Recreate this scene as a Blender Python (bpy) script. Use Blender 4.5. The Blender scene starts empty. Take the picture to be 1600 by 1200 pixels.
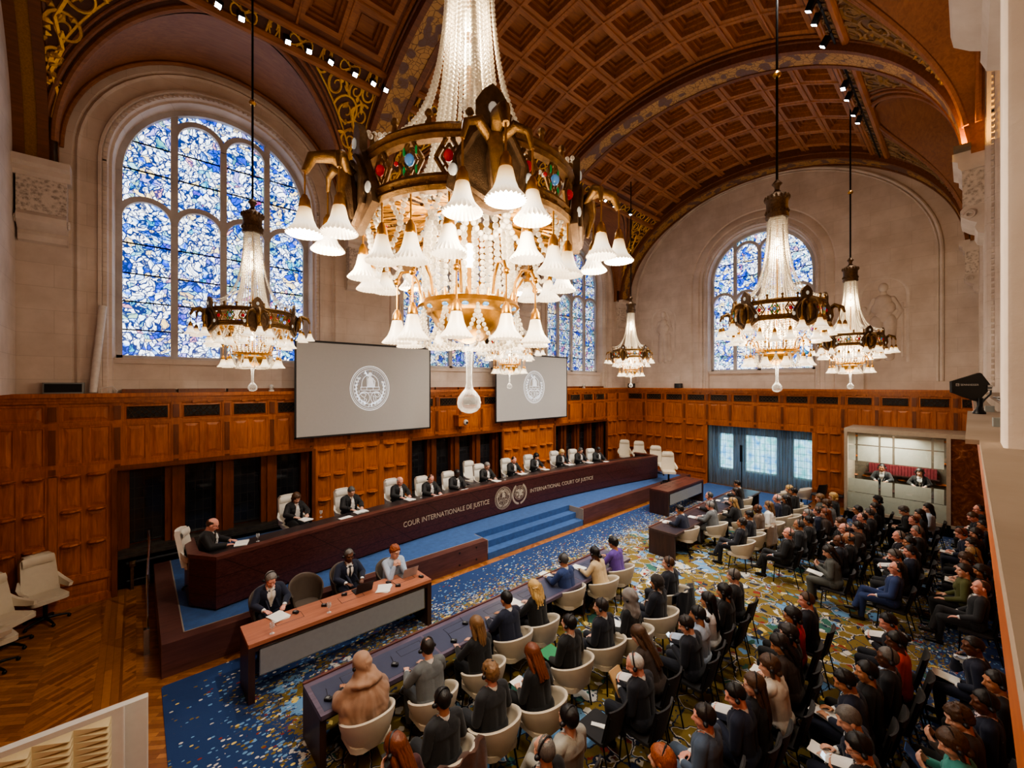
import bpy, bmesh, math, random
import numpy as np
from mathutils import Vector, Matrix, noise
random.seed(7)
PI = math.pi
sc = bpy.context.scene
col = sc.collection
# ------------------------------------------------------------------ camera (1600x1200)
FPX, CX, CY, CAMH = 648.0, 800.0, 600.0, 4.9
RT = Vector((.741, -.6715, 0)).normalized(); FW = Vector((.6715, .741, 0)).normalized()
cam = bpy.data.cameras.new('camera'); camo = bpy.data.objects.new('camera', cam); col.objects.link(camo)
cam.sensor_width = 36; cam.lens = FPX / 1600 * 36; cam.clip_start = .05; cam.clip_end = 200
camo.location = (0, 0, CAMH)
camo.rotation_euler = (PI / 2, 0, math.atan2(FW.y, FW.x) - PI / 2)
sc.camera = camo

def at(px, py, z):
    """floor-plan point seen at a pixel of the photograph, at height z"""
    d = FW + RT * ((px - CX) / FPX); up = (CY - py) / FPX
    t = (z - CAMH) / up
    return Vector((d.x * t, d.y * t, z))

# ------------------------------------------------------------------ mesh builder
class MB:
    def __init__(s): s.v = []; s.f = []; s.m = []
    def add(s, vs, fs, m=0):
        o = len(s.v); s.v += [tuple(p) for p in vs]; s.f += [tuple(i + o for i in f) for f in fs]; s.m += [m] * len(fs); return s
    def box(s, x0, x1, y0, y1, z0, z1, m=0):
        return s.add([(x0,y0,z0),(x1,y0,z0),(x1,y1,z0),(x0,y1,z0),(x0,y0,z1),(x1,y0,z1),(x1,y1,z1),(x0,y1,z1)],
              [(0,3,2,1),(4,5,6,7),(0,1,5,4),(1,2,6,5),(2,3,7,6),(3,0,4,7)], m)
    def obox(s, c, size, M=None, m=0):
        a = MB(); x, y, z = [q / 2 for q in size]; a.box(-x, x, -y, y, -z, z)
        M = M or Matrix.Identity(3)
        return s.add([Vector(c) + M @ Vector(p) for p in a.v], a.f, m)
    def rbox(s, x0, x1, y0, y1, z0, z1, r=.02, m=0, k=3):
        """box with rounded vertical edges"""
        pts = []
        for cx, cy, a0 in ((x1-r,y1-r,0),(x0+r,y1-r,90),(x0+r,y0+r,180),(x1-r,y0+r,270)):
            for i in range(k + 1):
                a = math.radians(a0 + 90 * i / k); pts.append((cx + r * math.cos(a), cy + r * math.sin(a)))
        return s.prism(pts, lambda a, b, h: (a, b, h), z0, z1, m)
    def prism(s, poly, fn, h0, h1, m=0):
        n = len(poly)
        vs = [fn(a, b, h0) for a, b in poly] + [fn(a, b, h1) for a, b in poly]
        fs = [tuple(range(n))[::-1], tuple(range(n, 2 * n))] + [(i, (i + 1) % n, n + (i + 1) % n, n + i) for i in range(n)]
        return s.add(vs, fs, m)
    def grid(s, rows, m=0, cu=False, cv=False):
        nr, nc = len(rows), len(rows[0]); vs = [p for r in rows for p in r]; fs = []
        for i in range(nr if cv else nr - 1):
            for j in range(nc if cu else nc - 1):
                fs.append((i*nc+j, i*nc+(j+1)%nc, ((i+1)%nr)*nc+(j+1)%nc, ((i+1)%nr)*nc+j))
        return s.add(vs, fs, m)
    def tube(s, pts, r=.01, n=8, m=0, closed=False, ell=None):
        pts = [Vector(p) for p in pts]; N = len(pts)
        rs = r if isinstance(r, (list, tuple)) else [r] * N
        rows = []; nrm = None
        for i, p in enumerate(pts):
            t = (pts[(i+1) % N] - pts[i-1]) if (closed or 0 < i < N-1) else (pts[1]-pts[0] if i == 0 else pts[-1]-pts[-2])
            if t.length < 1e-9: t = Vector((0,0,1))
            t.normalize()
            if nrm is None:
                nrm = Vector((0,0,1)).cross(t)
                if nrm.length < .05: nrm = Vector((1,0,0)).cross(t)
            nrm = nrm - t * nrm.dot(t)
            if nrm.length < 1e-6: nrm = t.orthogonal()
            nrm.normalize(); b = t.cross(nrm)
            ex, ey = ell or (1, 1)
            rows.append([p + (nrm * math.cos(2*PI*k/n) * ex + b * math.sin(2*PI*k/n) * ey) * rs[i] for k in range(n)])
        s.grid(rows, m, cu=True, cv=closed)
        if not closed:
            s.add(rows[0], [tuple(range(n))[::-1]], m); s.add(rows[-1], [tuple(range(n))], m)
        return s
    def capsule(s, a, b, ra, rb, n=12, k=4, m=0):
        a = Vector(a); b = Vector(b); d = b - a; L = d.length
        t = d.normalized() if L > 1e-9 else Vector((0,0,1))
        pts = []; rs = []
        for i in range(k + 1):
            an = PI/2 * i / k; pts.append(a - t * ra * math.cos(an)); rs.append(max(ra * math.sin(an), ra*.02))
        for i in range(k + 1):
            an = PI/2 * i / k; pts.append(b + t * rb * math.sin(an)); rs.append(max(rb * math.cos(an), rb*.02))
        return s.tube(pts, rs, n, m)
    def ball(s, c, r, n=12, k=8, m=0, M=None):
        r = r if isinstance(r, (list, tuple)) else (r, r, r); c = Vector(c); rows = []
        for i in range(k + 1):
            th = PI * i / k; th = min(max(th, .03), PI - .03)
            row = []
            for j in range(n):
                p = Vector((r[0]*math.sin(th)*math.cos(2*PI*j/n), r[1]*math.sin(th)*math.sin(2*PI*j/n), -r[2]*math.cos(th)))
                row.append(c + (M @ p if M else p))
            rows.append(row)
        s.grid(rows, m, cu=True); s.add(rows[0], [tuple(range(n))[::-1]], m); s.add(rows[-1], [tuple(range(n))], m)
        return s
    def lathe(s, prof, n=16, c=(0,0,0), m=0, a0=0, a1=2*PI, cap=False):
        full = abs(a1 - a0 - 2*PI) < 1e-6; k = n if full else n + 1
        rows = [[(c[0]+r*math.cos(a0+(a1-a0)*j/n), c[1]+r*math.sin(a0+(a1-a0)*j/n), c[2]+z) for j in range(k)] for r, z in prof]
        s.grid(rows, m, cu=full)
        if cap: s.add(rows[0], [tuple(range(k))[::-1]], m); s.add(rows[-1], [tuple(range(k))], m)
        return s
    def mesh(s, name, mats, smooth=None):
        me = bpy.data.meshes.new(name); me.from_pydata(s.v, [], s.f)
        for q in (mats if isinstance(mats, (list, tuple)) else [mats]): me.materials.append(q)
        if any(s.m): me.polygons.foreach_set('material_index', s.m)
        bm = bmesh.new(); bm.from_mesh(me); bmesh.ops.recalc_face_normals(bm, faces=bm.faces); bm.to_mesh(me); bm.free()
        if smooth:
            me.polygons.foreach_set('use_smooth', [True] * len(me.polygons)); me.set_sharp_from_angle(angle=math.radians(smooth))
        me.update(); return me
    def build(s, name, mats, parent=None, smooth=None):
        return place(name, s.mesh(name, mats, smooth), parent)

def place(name, me, parent=None, loc=None, rotz=None, M=None):
    o = bpy.data.objects.new(name, me); col.objects.link(o)
    if parent is not None: o.parent = parent
    if M is not None: o.matrix_local = M
    if loc is not None: o.location = loc
    if rotz is not None: o.rotation_euler = (0, 0, rotz)
    return o
def tag(o, label, cat, group=None, kind=None):
    if label: o['label'] = label
    if cat: o['category'] = cat
    if group: o['group'] = group
    if kind: o['kind'] = kind
    return o
def thing(name, label, cat, loc=(0,0,0), rotz=0, group=None):
    o = bpy.data.objects.new(name, None); col.objects.link(o); o.empty_display_size = .1
    o.location = loc; o.rotation_euler = (0, 0, rotz); return tag(o, label, cat, group)
def struct(name, mb, mats, smooth=None):
    o = mb.build(name, mats, None, smooth); o['kind'] = 'structure'; return o
def sroot(name):
    o = bpy.data.objects.new(name, None); col.objects.link(o); o['kind'] = 'structure'; return o
CH = {}
def kids(o): return [c for c in o.children]
def dup(root, loc, rotz=0, label=None, group=None, scale=None):
    r = root.copy(); col.objects.link(r); r.location = loc; r.rotation_euler = (0, 0, rotz)
    if scale: r.scale = scale
    if label: r['label'] = label
    if group: r['group'] = group
    for ch in root.children:
        c = ch.copy(); col.objects.link(c); c.parent = r
        for g in ch.children:
            d = g.copy(); col.objects.link(d); d.parent = c
    return r

# ------------------------------------------------------------------ materials
def s2l(c): return tuple(((x/255)/12.92 if x/255 <= .04045 else ((x/255+.055)/1.055)**2.4) for x in c[:3]) + (1,)
class NT:
    def __init__(s, name):
        s.mat = bpy.data.materials.new(name); s.mat.use_nodes = True; s.t = s.mat.node_tree; s.t.nodes.clear()
        s.out = s.n('ShaderNodeOutputMaterial')
    def n(s, typ, **kw):
        nd = s.t.nodes.new(typ)
        for k, v in kw.items():
            if k.startswith('i_'):
                key = k[2:]; key = int(key) if key.isdigit() else key.replace('_', ' ')
                s.link(v, nd.inputs[key])
            else: setattr(nd, k, v)
        return nd
    def link(s, v, inp):
        if isinstance(v, bpy.types.Node): v = v.outputs[0]
        if isinstance(v, bpy.types.NodeSocket): s.t.links.new(v, inp)
        else: inp.default_value = v
    def coord(s, kind='Object'): return s.n('ShaderNodeTexCoord').outputs[kind]
    def mapping(s, v, scale=(1,1,1), rot=(0,0,0), loc=(0,0,0)):
        return s.n('ShaderNodeMapping', i_Vector=v, i_Scale=scale, i_Rotation=rot, i_Location=loc).outputs[0]
    def noise(s, v, scale=5, detail=3, rough=.55, dist=0):
        return s.n('ShaderNodeTexNoise', i_Vector=v, i_Scale=scale, i_Detail=detail, i_Roughness=rough, i_Distortion=dist)
    def vor(s, v, scale=5, feature='F1', rnd=1):
        return s.n('ShaderNodeTexVoronoi', feature=feature, i_Vector=v, i_Scale=scale, i_Randomness=rnd)
    def ramp(s, f, stops, interp='LINEAR'):
        r = s.n('ShaderNodeValToRGB', i_Fac=f); cr = r.color_ramp; cr.interpolation = interp
        while len(cr.elements) < len(stops): cr.elements.new(.5)
        for e, (p, c) in zip(cr.elements, stops): e.position = p; e.color = c if len(c) == 4 else tuple(c) + (1,)
        return r.outputs[0]
    def mix(s, f, a, b, mode='MIX'):
        m = s.n('ShaderNodeMix', data_type='RGBA', blend_type=mode)
        s.link(f, m.inputs[0]); s.link(a, m.inputs[6]); s.link(b, m.inputs[7]); return m.outputs[2]
    def math(s, op, a, b=0, c=0):
        m = s.n('ShaderNodeMath', operation=op); s.link(a, m.inputs[0]); s.link(b, m.inputs[1]); s.link(c, m.inputs[2]); return m.outputs[0]
    def sep(s, v): return s.n('ShaderNodeSeparateXYZ', i_0=v).outputs
    def comb(s, x, y, z): return s.n('ShaderNodeCombineXYZ', i_0=x, i_1=y, i_2=z).outputs[0]
    def bump(s, h, strength=.3, dist=.02): return s.n('ShaderNodeBump', i_Height=h, i_Strength=strength, i_Distance=dist).outputs[0]
    def bsdf(s, color, rough=.5, metal=0, normal=None, **kw):
        b = s.n('ShaderNodeBsdfPrincipled'); s.link(color, b.inputs['Base Color']); s.link(rough, b.inputs['Roughness']); s.link(metal, b.inputs['Metallic'])
        if normal is not None: s.link(normal, b.inputs['Normal'])
        for k, v in kw.items(): s.link(v, b.inputs[k.replace('_', ' ')])
        return b
    def done(s, sh):
        s.t.links.new(sh.outputs[0] if isinstance(sh, bpy.types.Node) else sh, s.out.inputs[0]); return s.mat

MATS = {}
def plain(name, rgb, rough=.55, metal=0, var=.12, scale=12, bump=0, **kw):
    """plain colour with a slight procedural mottling"""
    if name in MATS: return MATS[name]
    k = NT(name); c = s2l(rgb); v = k.coord()
    nz = k.noise(v, scale, 4)
    f = k.ramp(nz, [(.3, (1-var,)*3), (.7, (1+var*.4,)*3)])
    colr = k.mix(1.0, c, f, 'MULTIPLY')
    nm = k.bump(k.noise(v, scale*6, 3), bump, .01) if bump else None
    MATS[name] = k.done(k.bsdf(colr, rough, metal, nm, **kw)); return MATS[name]
def wood(name, dark, light, axis='z', scale=1.0, rough=.42, bump=.05, coat=0.0):
    k = NT(name); v = k.coord()
    st = {'z': (7,7,.7), 'x': (.7,7,7), 'y': (7,.7,7)}[axis]
    m = k.mapping(v, tuple(q*scale for q in st))
    n1 = k.noise(m, 3, 6, .6, .8); n2 = k.noise(k.mapping(v, (.5,.5,.5)), 2, 2)
    f = k.math('ADD', k.math('MULTIPLY', n1.outputs[0], .75), k.math('MULTIPLY', n2.outputs[0], .35))
    c = k.ramp(f, [(.3, s2l(dark)), (.75, s2l(light))])
    return k.done(k.bsdf(c, rough, 0, k.bump(n1, bump, .01), Coat_Weight=coat))

M = {}
M['oak'] = wood('oak_panelling', (122,58,18), (194,112,46), 'z', .9, .4)
M['oak_h'] = wood('oak_rails', (120,56,18), (190,106,42), 'x', .9, .4)
M['oak_dark'] = wood('oak_dark', (78,34,12), (128,66,24), 'z', .9, .42)
M['vault'] = wood('vault_wood', (114,70,37), (184,120,68), 'x', .8, .5)
M['vault_dark'] = wood('vault_wood_dark', (86,48,25), (134,82,45), 'x', .8, .5)
M['soffit'] = wood('lunette_wood', (112,68,42), (156,102,64), 'x', .7, .5)
M['bench'] = wood('bench_veneer', (50,24,20), (92,50,44), 'x', .8, .34)
M['bench_top'] = wood('bench_top', (58,30,24), (112,66,56), 'x', .8, .36)
M['desk_black'] = wood('bench_desktop', (30,24,24), (56,46,46), 'x', .8, .35)
M['table'] = wood('registry_table_top', (142,84,60), (190,124,96), 'x', .7, .36)
M['table_dark'] = wood('table_dark_side', (42,26,22), (74,48,42), 'z', .7, .4)
M['desk'] = wood('audience_desk_top', (70,60,72), (112,98,116), 'x', .7, .32)
M['desk_inlay'] = plain('desk_inlay', (66,70,92), .3, 0, .06)
M['desk_brown'] = wood('far_desk_top', (48,36,34), (86,66,62), 'x', .7, .36)

def stone(name, a, b, blocks=True, bump=.12):
    k = NT(name); v = k.coord(); x, y, z = k.sep(v)
    n1 = k.noise(v, 1.3, 5, .6); n2 = k.noise(v, 26, 3)
    c = k.ramp(n1, [(.32, s2l(a)), (.68, s2l(b))])
    h = n2.outputs[0]
    if blocks:
        bt = k.n('ShaderNodeTexBrick', i_Vector=k.comb(k.math('ADD', x, y), z, 0), i_Scale=1.0, i_Mortar_Size=.006, i_Brick_Width=1.15, i_Row_Height=.5, i_Mortar_Smooth=.4)
        bt.inputs['Color1'].default_value = (1,1,1,1); bt.inputs['Color2'].default_value = (.94,.94,.94,1); bt.inputs['Mortar'].default_value = (.8,.78,.76,1)
        c = k.mix(1.0, c, bt.outputs[0], 'MULTIPLY')
    return k.done(k.bsdf(c, .85, 0, k.bump(h, bump, .008)))
M['stone'] = stone('sandstone_blocks', (196,178,164), (218,202,190))
M['stone_plain'] = stone('sandstone_carved', (192,176,164), (220,206,194), False, .25)
M['stone_carve'] = None
k = NT('carved_relief_stone'); v = k.coord()
n1 = k.vor(v, 16, 'SMOOTH_F1'); n2 = k.noise(v, 24, 4, .6, 1.5)
c = k.ramp(k.math('ADD', k.math('MULTIPLY', n1.outputs[0], .6), k.math('MULTIPLY', n2.outputs[0], .6)), [(.3, s2l((150,134,122))), (.62, s2l((220,206,194)))])
M['stone_carve'] = k.done(k.bsdf(c, .85, 0, k.bump(n2, .8, .03)))
M['sill'] = stone('grey_sill_stone', (150,134,116), (178,160,142), True)
M['ledge_stone'] = stone('ledge_stone', (132,114,98), (156,138,122), False, .1)
M['tracery'] = stone('tracery_stone', (168,160,158), (196,190,188), False, .15)
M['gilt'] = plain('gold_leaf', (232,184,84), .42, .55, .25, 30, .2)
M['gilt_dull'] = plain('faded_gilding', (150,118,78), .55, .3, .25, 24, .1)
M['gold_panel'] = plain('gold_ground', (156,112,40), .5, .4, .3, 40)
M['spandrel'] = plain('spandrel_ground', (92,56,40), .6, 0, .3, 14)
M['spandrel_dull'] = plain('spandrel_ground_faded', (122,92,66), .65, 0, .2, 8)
k = NT('rib_painted_vine'); v = k.coord()
d = k.noise(k.mapping(v, (1,1,1)), 1.2, 2, .5, 0)
vv = k.n('ShaderNodeVectorMath', operation='ADD', i_0=v, i_1=k.n('ShaderNodeVectorMath', operation='SCALE', i_0=d.outputs[1], i_Scale=.5).outputs[0]).outputs[0]
n1 = k.vor(vv, 3.2, 'SMOOTH_F1'); n2 = k.vor(vv, 7, 'DISTANCE_TO_EDGE')
base = k.ramp(n1.outputs[0], [(.2, s2l((112,86,78))), (.36, s2l((112,86,78))), (.4, s2l((178,138,82))), (.8, s2l((190,148,92)))])
c = k.mix(k.ramp(n2.outputs[0], [(.02, (1,1,1)), (.06, (0,0,0))]), base, s2l((110,76,50)))
M['rib_paint'] = k.done(k.bsdf(c, .55))
# metals, glass, fabrics
M['bronze'] = plain('chandelier_bronze', (138,104,60), .38, .8, .4, 26, .5)
M['bronze_dark'] = plain('chandelier_dark_bronze', (112,88,64), .42, .75, .4, 26, .5)
M['brass'] = plain('polished_brass', (186,136,62), .28, .9, .25, 26, .15)
M['black_metal'] = plain('black_metal', (22,22,24), .4, .5, .2)
M['chrome'] = plain('brushed_steel', (176,178,180), .25, 1, .1)
M['dark_plastic'] = plain('dark_plastic', (26,26,30), .45, 0, .2)
M['grey_plastic'] = plain('grey_plastic', (120,122,120), .5, 0, .1)
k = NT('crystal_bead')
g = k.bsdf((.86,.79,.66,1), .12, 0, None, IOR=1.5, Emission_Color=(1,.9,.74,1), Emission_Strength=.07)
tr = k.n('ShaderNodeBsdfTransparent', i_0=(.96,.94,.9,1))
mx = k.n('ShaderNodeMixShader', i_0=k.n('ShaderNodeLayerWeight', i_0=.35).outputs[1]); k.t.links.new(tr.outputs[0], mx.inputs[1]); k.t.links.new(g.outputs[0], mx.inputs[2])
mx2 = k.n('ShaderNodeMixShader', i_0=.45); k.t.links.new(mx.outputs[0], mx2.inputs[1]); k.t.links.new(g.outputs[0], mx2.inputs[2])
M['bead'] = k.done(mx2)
k = NT('clear_cut_glass'); v = k.coord()
g = k.bsdf((.95,.95,.95,1), .03, 0, k.bump(k.vor(v, 22).outputs[0], .6, .02), IOR=1.5)
tr = k.n('ShaderNodeBsdfTransparent', i_0=(.93,.95,.95,1))
mx = k.n('ShaderNodeMixShader', i_0=k.math('MAXIMUM', .13, k.n('ShaderNodeLayerWeight', i_0=.5).outputs[1])); k.t.links.new(tr.outputs[0], mx.inputs[1]); k.t.links.new(g.outputs[0], mx.inputs[2])
M['glass'] = k.done(mx)
def glow(name, rgb, strength, edge=None):
    k = NT(name); v = k.coord(); n1 = k.noise(v, 8, 2)
    c = k.mix(k.math('MULTIPLY', n1.outputs[0], .3), rgb + (1,), (edge or rgb) + (1,))
    lw = k.n('ShaderNodeLayerWeight', i_0=.5).outputs[1]
    e = k.n('ShaderNodeEmission', i_0=c, i_1=k.math('MULTIPLY', k.math('SUBTRACT', 1.25, lw), strength))
    d = k.bsdf((.9,.88,.84,1), .3)
    a = k.n('ShaderNodeAddShader'); k.t.links.new(e.outputs[0], a.inputs[0]); k.t.links.new(d.outputs[0], a.inputs[1])
    m = k.done(a); m.cycles.emission_sampling = 'NONE'; return m
k = NT('lit_frosted_shade'); v = k.coord(); zz = k.sep(v)[2]
t_ = k.math('MULTIPLY', zz, -6.2); t_ = k.math('ADD', t_, k.math('MULTIPLY', k.noise(v, 20, 2).outputs[0], .06))
cr_ = k.ramp(t_, [(.05, s2l((190,130,60))), (.35, s2l((255,214,150))), (.7, s2l((255,240,214))), (1.0, s2l((255,226,186)))])
e = k.n('ShaderNodeEmission', i_0=cr_, i_1=k.ramp(t_, [(.0, (.25,)*3), (.5, (1,1,1)), (.85, (.9,)*3), (1, (.45,)*3)]))
e2_ = k.n('ShaderNodeEmission', i_0=cr_, i_1=.45); d = k.bsdf((.8,.76,.68,1), .3)
a = k.n('ShaderNodeAddShader'); k.t.links.new(e.outputs[0], a.inputs[0]); k.t.links.new(d.outputs[0], a.inputs[1])
a2 = k.n('ShaderNodeAddShader'); k.t.links.new(a.outputs[0], a2.inputs[0]); k.t.links.new(e2_.outputs[0], a2.inputs[1])
M['shade'] = k.done(a2); M['shade'].cycles.emission_sampling = 'NONE'
M['bulb'] = glow('warm_bulb', (1,.84,.56), 9)
M['led'] = glow('spot_led', (.86,.92,1), 22)
M['screen_glow'] = glow('phone_screen', (.55,.8,1), 1.6)
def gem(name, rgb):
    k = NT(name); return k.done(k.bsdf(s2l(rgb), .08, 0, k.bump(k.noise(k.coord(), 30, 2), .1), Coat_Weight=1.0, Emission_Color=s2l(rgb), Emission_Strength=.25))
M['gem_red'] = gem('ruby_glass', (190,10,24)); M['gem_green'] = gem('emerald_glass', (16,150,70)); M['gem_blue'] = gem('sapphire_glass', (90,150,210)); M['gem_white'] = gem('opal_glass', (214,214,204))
def fabric(name, rgb, rough=.8, var=.16, weave=90):
    if name in MATS: return MATS[name]
    k = NT(name); v = k.coord(); n1 = k.noise(v, 7, 4); n2 = k.noise(v, weave, 2)
    f = k.ramp(k.math('ADD', k.math('MULTIPLY', n1.outputs[0], .7), k.math('MULTIPLY', n2.outputs[0], .3)), [(.3, (1-var*1.6,)*3), (.7, (1+var*.5,)*3)])
    MATS[name] = k.done(k.bsdf(k.mix(1, s2l(rgb), f, 'MULTIPLY'), rough, 0, k.bump(n2, .25, .004), Sheen_Weight=.12)); return MATS[name]
M['cream'] = fabric('cream_upholstery', (214,202,182), .75, .06)
M['white_leather'] = plain('white_leather', (226,220,208), .45, 0, .05)
M['beige_leather'] = plain('beige_leather', (206,194,172), .5, 0, .05)
M['brown_leather'] = plain('taupe_leather', (88,76,66), .5, 0, .08)
M['dark_chair'] = fabric('dark_chair_fabric', (34,33,36), .8, .1)
M['blue_carpet'] = fabric('royal_blue_carpet', (46,86,142), .95, .2, 60)
M['paper'] = plain('white_paper', (236,234,228), .8, 0, .03)
M['screen'] = plain('projection_screen', (176,174,172), .9, 0, .02)
M['seal'] = plain('projected_seal', (244,248,255), .8, 0, .02, Emission_Color=(.9,.95,1,1), Emission_Strength=.35)
M['seal_shade'] = plain('projected_seal_tint', (178,186,200), .8, 0, .03)
M['letter'] = plain('champagne_metal', (222,206,178), .4, .45, .1)
k = NT('black_screen_border'); M['border'] = k.done(k.bsdf((.01,.01,.012,1), .5, 0, k.bump(k.noise(k.coord(), 60), .05)))

def stained(name, warm=.25, sc_=1.0, strength=3.4):
    k = NT(name); v = k.coord(); x, y, z = k.sep(v)
    p = k.comb(k.math('ADD', x, y), z, 0)
    dn = k.noise(p, 1.1*sc_, 3, .6)
    vv = k.n('ShaderNodeVectorMath', operation='ADD', i_0=p, i_1=k.n('ShaderNodeVectorMath', operation='SCALE', i_0=dn.outputs[1], i_Scale=.9).outputs[0]).outputs[0]
    e1 = k.vor(vv, 6.4*sc_, 'DISTANCE_TO_EDGE').outputs[0]
    e2 = k.vor(k.mapping(vv, (1.6,.8,1), (0,0,.7)), 6.0*sc_, 'DISTANCE_TO_EDGE').outputs[0]
    cells = k.vor(vv, 6.4*sc_); cc = k.sep(cells.outputs[1])
    big = k.noise(p, 1.5, 3, .6, .6)
    hue = k.ramp(k.math('ADD', k.math('MULTIPLY', cc[0], .62), k.math('MULTIPLY', k.math('SUBTRACT', big.outputs[0], .5), 1.7)),
        [(.0, s2l((30,60,190))), (.05, s2l((90,150,235))), (.14, s2l((200,228,252))), (.22, s2l((240,248,255))), (.6, s2l((244,250,255))), (.7, s2l((180,220,252))), (.82, s2l((80,140,230))), (.95, s2l((50,180,200)))])
    acc = k.ramp(cc[1], [(.0, s2l((40,160,170))), (.25, s2l((90,70,190))), (.5, s2l((236,200,80))), (.75, s2l((70,140,90))), (.9, s2l((180,50,70)))], 'CONSTANT')
    hue = k.mix(k.math('MULTIPLY', k.math('GREATER_THAN', k.math('ADD', cc[2], k.math('MULTIPLY', big.outputs[0], .25)), 1.08 - warm), .75), hue, acc)
    lead = k.math('MULTIPLY', k.ramp(e1, [(.05, (0,0,0)), (.11, (1,1,1))]), k.ramp(e2, [(.035, (.05,.05,.05)), (.08, (1,1,1))]))
    colr = k.mix(lead, s2l((12,34,84)), hue)
    em = k.n('ShaderNodeEmission', i_0=colr, i_1=strength)
    gl = k.bsdf((.02,.03,.05,1), .25)
    a = k.n('ShaderNodeAddShader'); k.t.links.new(em.outputs[0], a.inputs[0]); k.t.links.new(gl.outputs[0], a.inputs[1]); return k.done(a)
M['stained'] = stained('stained_glass_blue', .2)
M['stained_b'] = stained('stained_glass_deep', .42, 1.15, 1.9)
k = NT('leaded_dark_glass'); v = k.coord(); x, y, z = k.sep(v)
bt = k.n('ShaderNodeTexBrick', offset=0.0, i_Vector=k.comb(k.math('ADD', x, y), z, 0), i_Scale=1.0, i_Mortar_Size=.008, i_Brick_Width=.17, i_Row_Height=.26)
bt.inputs['Color1'].default_value = (.012,.012,.014,1); bt.inputs['Color2'].default_value = (.016,.017,.02,1); bt.inputs['Mortar'].default_value = (.03,.028,.026,1)
M['dark_glass'] = k.done(k.bsdf(bt.outputs[0], .07, 0, k.bump(k.noise(v, 5), .04)))
k = NT('garden_daylight_pane'); v = k.coord(); x, y, z = k.sep(v)
n1 = k.noise(v, 3, 4)
c = k.ramp(n1, [(.35, s2l((120,200,190))), (.5, s2l((200,236,236))), (.66, s2l((96,170,220)))])
bt = k.n('ShaderNodeTexBrick', offset=0.0, i_Vector=k.comb(k.math('ADD', x, y), z, 0), i_Scale=1.0, i_Mortar_Size=.012, i_Brick_Width=.22, i_Row_Height=.3)
bt.inputs['Color1'].default_value = (1,1,1,1); bt.inputs['Color2'].default_value = (1,1,1,1); bt.inputs['Mortar'].default_value = (.2,.3,.34,1)
M['daylight'] = k.done(k.n('ShaderNodeEmission', i_0=k.mix(1, c, bt.outputs[0], 'MULTIPLY'), i_1=3.2))
k = NT('sheer_blue_curtain'); v = k.coord(); x, y, z = k.sep(v)
d = k.bsdf(s2l((146,158,176)), .8, 0, k.bump(k.noise(v, 80), .1)); t = k.n('ShaderNodeBsdfTransparent', i_0=(.74,.88,1,1)); tl = k.n('ShaderNodeBsdfTranslucent', i_0=s2l((150,180,210)))
a = k.n('ShaderNodeMixShader', i_0=.4); k.t.links.new(d.outputs[0], a.inputs[1]); k.t.links.new(tl.outputs[0], a.inputs[2])
b = k.n('ShaderNodeMixShader', i_0=k.ramp(k.noise(k.mapping(v, (1,9,.3)), 2, 2), [(.35, (.3,.3,.3)), (.65, (.72,.72,.72))])); k.t.links.new(a.outputs[0], b.inputs[1]); k.t.links.new(t.outputs[0], b.inputs[2])
M['curtain'] = k.done(b)
k = NT('booth_clear_glass'); g = k.n('ShaderNodeBsdfGlossy', i_0=(.9,.9,.9,1), i_Roughness=.02); t = k.n('ShaderNodeBsdfTransparent', i_0=(.9,.93,.92,1))
a = k.n('ShaderNodeMixShader', i_0=k.math('ADD', .05, k.math('MULTIPLY', k.n('ShaderNodeLayerWeight', i_0=.3).outputs[0], .4))); k.t.links.new(t.outputs[0], a.inputs[1]); k.t.links.new(g.outputs[0], a.inputs[2])
M['booth_glass'] = k.done(a)
k = NT('booth_frosted_band'); v = k.coord(); d = k.bsdf(s2l((214,214,206)), .35, 0, k.bump(k.noise(v, 30), .05)); tl = k.n('ShaderNodeBsdfTranslucent', i_0=s2l((226,226,218))); t = k.n('ShaderNodeBsdfTransparent', i_0=(.9,.9,.9,1))
a = k.n('ShaderNodeMixShader', i_0=.6); k.t.links.new(d.outputs[0], a.inputs[1]); k.t.links.new(tl.outputs[0], a.inputs[2])
b = k.n('ShaderNodeMixShader', i_0=.18); k.t.links.new(a.outputs[0], b.inputs[1]); k.t.links.new(t.outputs[0], b.inputs[2]); M['frost'] = k.done(b)
k = NT('brown_tinted_panel'); v = k.coord(); n1 = k.noise(v, 3, 5, .65, 2)
M['brown_glass'] = k.done(k.bsdf(k.ramp(n1, [(.42, s2l((92,50,26))), (.6, s2l((124,74,42))), (.72, s2l((176,132,100)))]), .16, 0))
# parquet
k = NT('oak_parquet'); v = k.coord(); x, y, z = k.sep(v)
def planks(k, vec, w, l):
    b = k.n('ShaderNodeTexBrick', i_Vector=vec, i_Scale=1.0, i_Mortar_Size=.002, i_Brick_Width=l, i_Row_Height=w, i_Bias=0.0)
    b.inputs['Color1'].default_value = s2l((130,80,40)); b.inputs['Color2'].default_value = s2l((180,122,68)); b.inputs['Mortar'].default_value = s2l((96,52,20)); return b.outputs[0]
zig = k.math('GREATER_THAN', k.math('FRACT', k.math('MULTIPLY', x, .42)), .5)
pa = planks(k, k.mapping(v, (1,1,1), (0,0,.62)), .075, .5); pb = planks(k, k.mapping(v, (1,1,1), (0,0,-.62)), .075, .5)
c = k.mix(zig, pa, pb)
fx = k.math('FRACT', k.math('MULTIPLY', k.math('ADD', x, .5), .42)); inb = k.math('LESS_THAN', fx, .14)
c = k.mix(inb, c, planks(k, k.mapping(v, (1,1,1), (0,0,PI/2)), .1, 2.2))
gn = k.noise(k.mapping(v, (3,3,1)), 4, 5)
c = k.mix(.4, c, k.mix(1, c, k.ramp(gn, [(.3, (.6,.5,.4)), (.7, (1.1,1.05,1))]), 'MULTIPLY'))
M['parquet'] = k.done(k.bsdf(c, .32))
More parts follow.
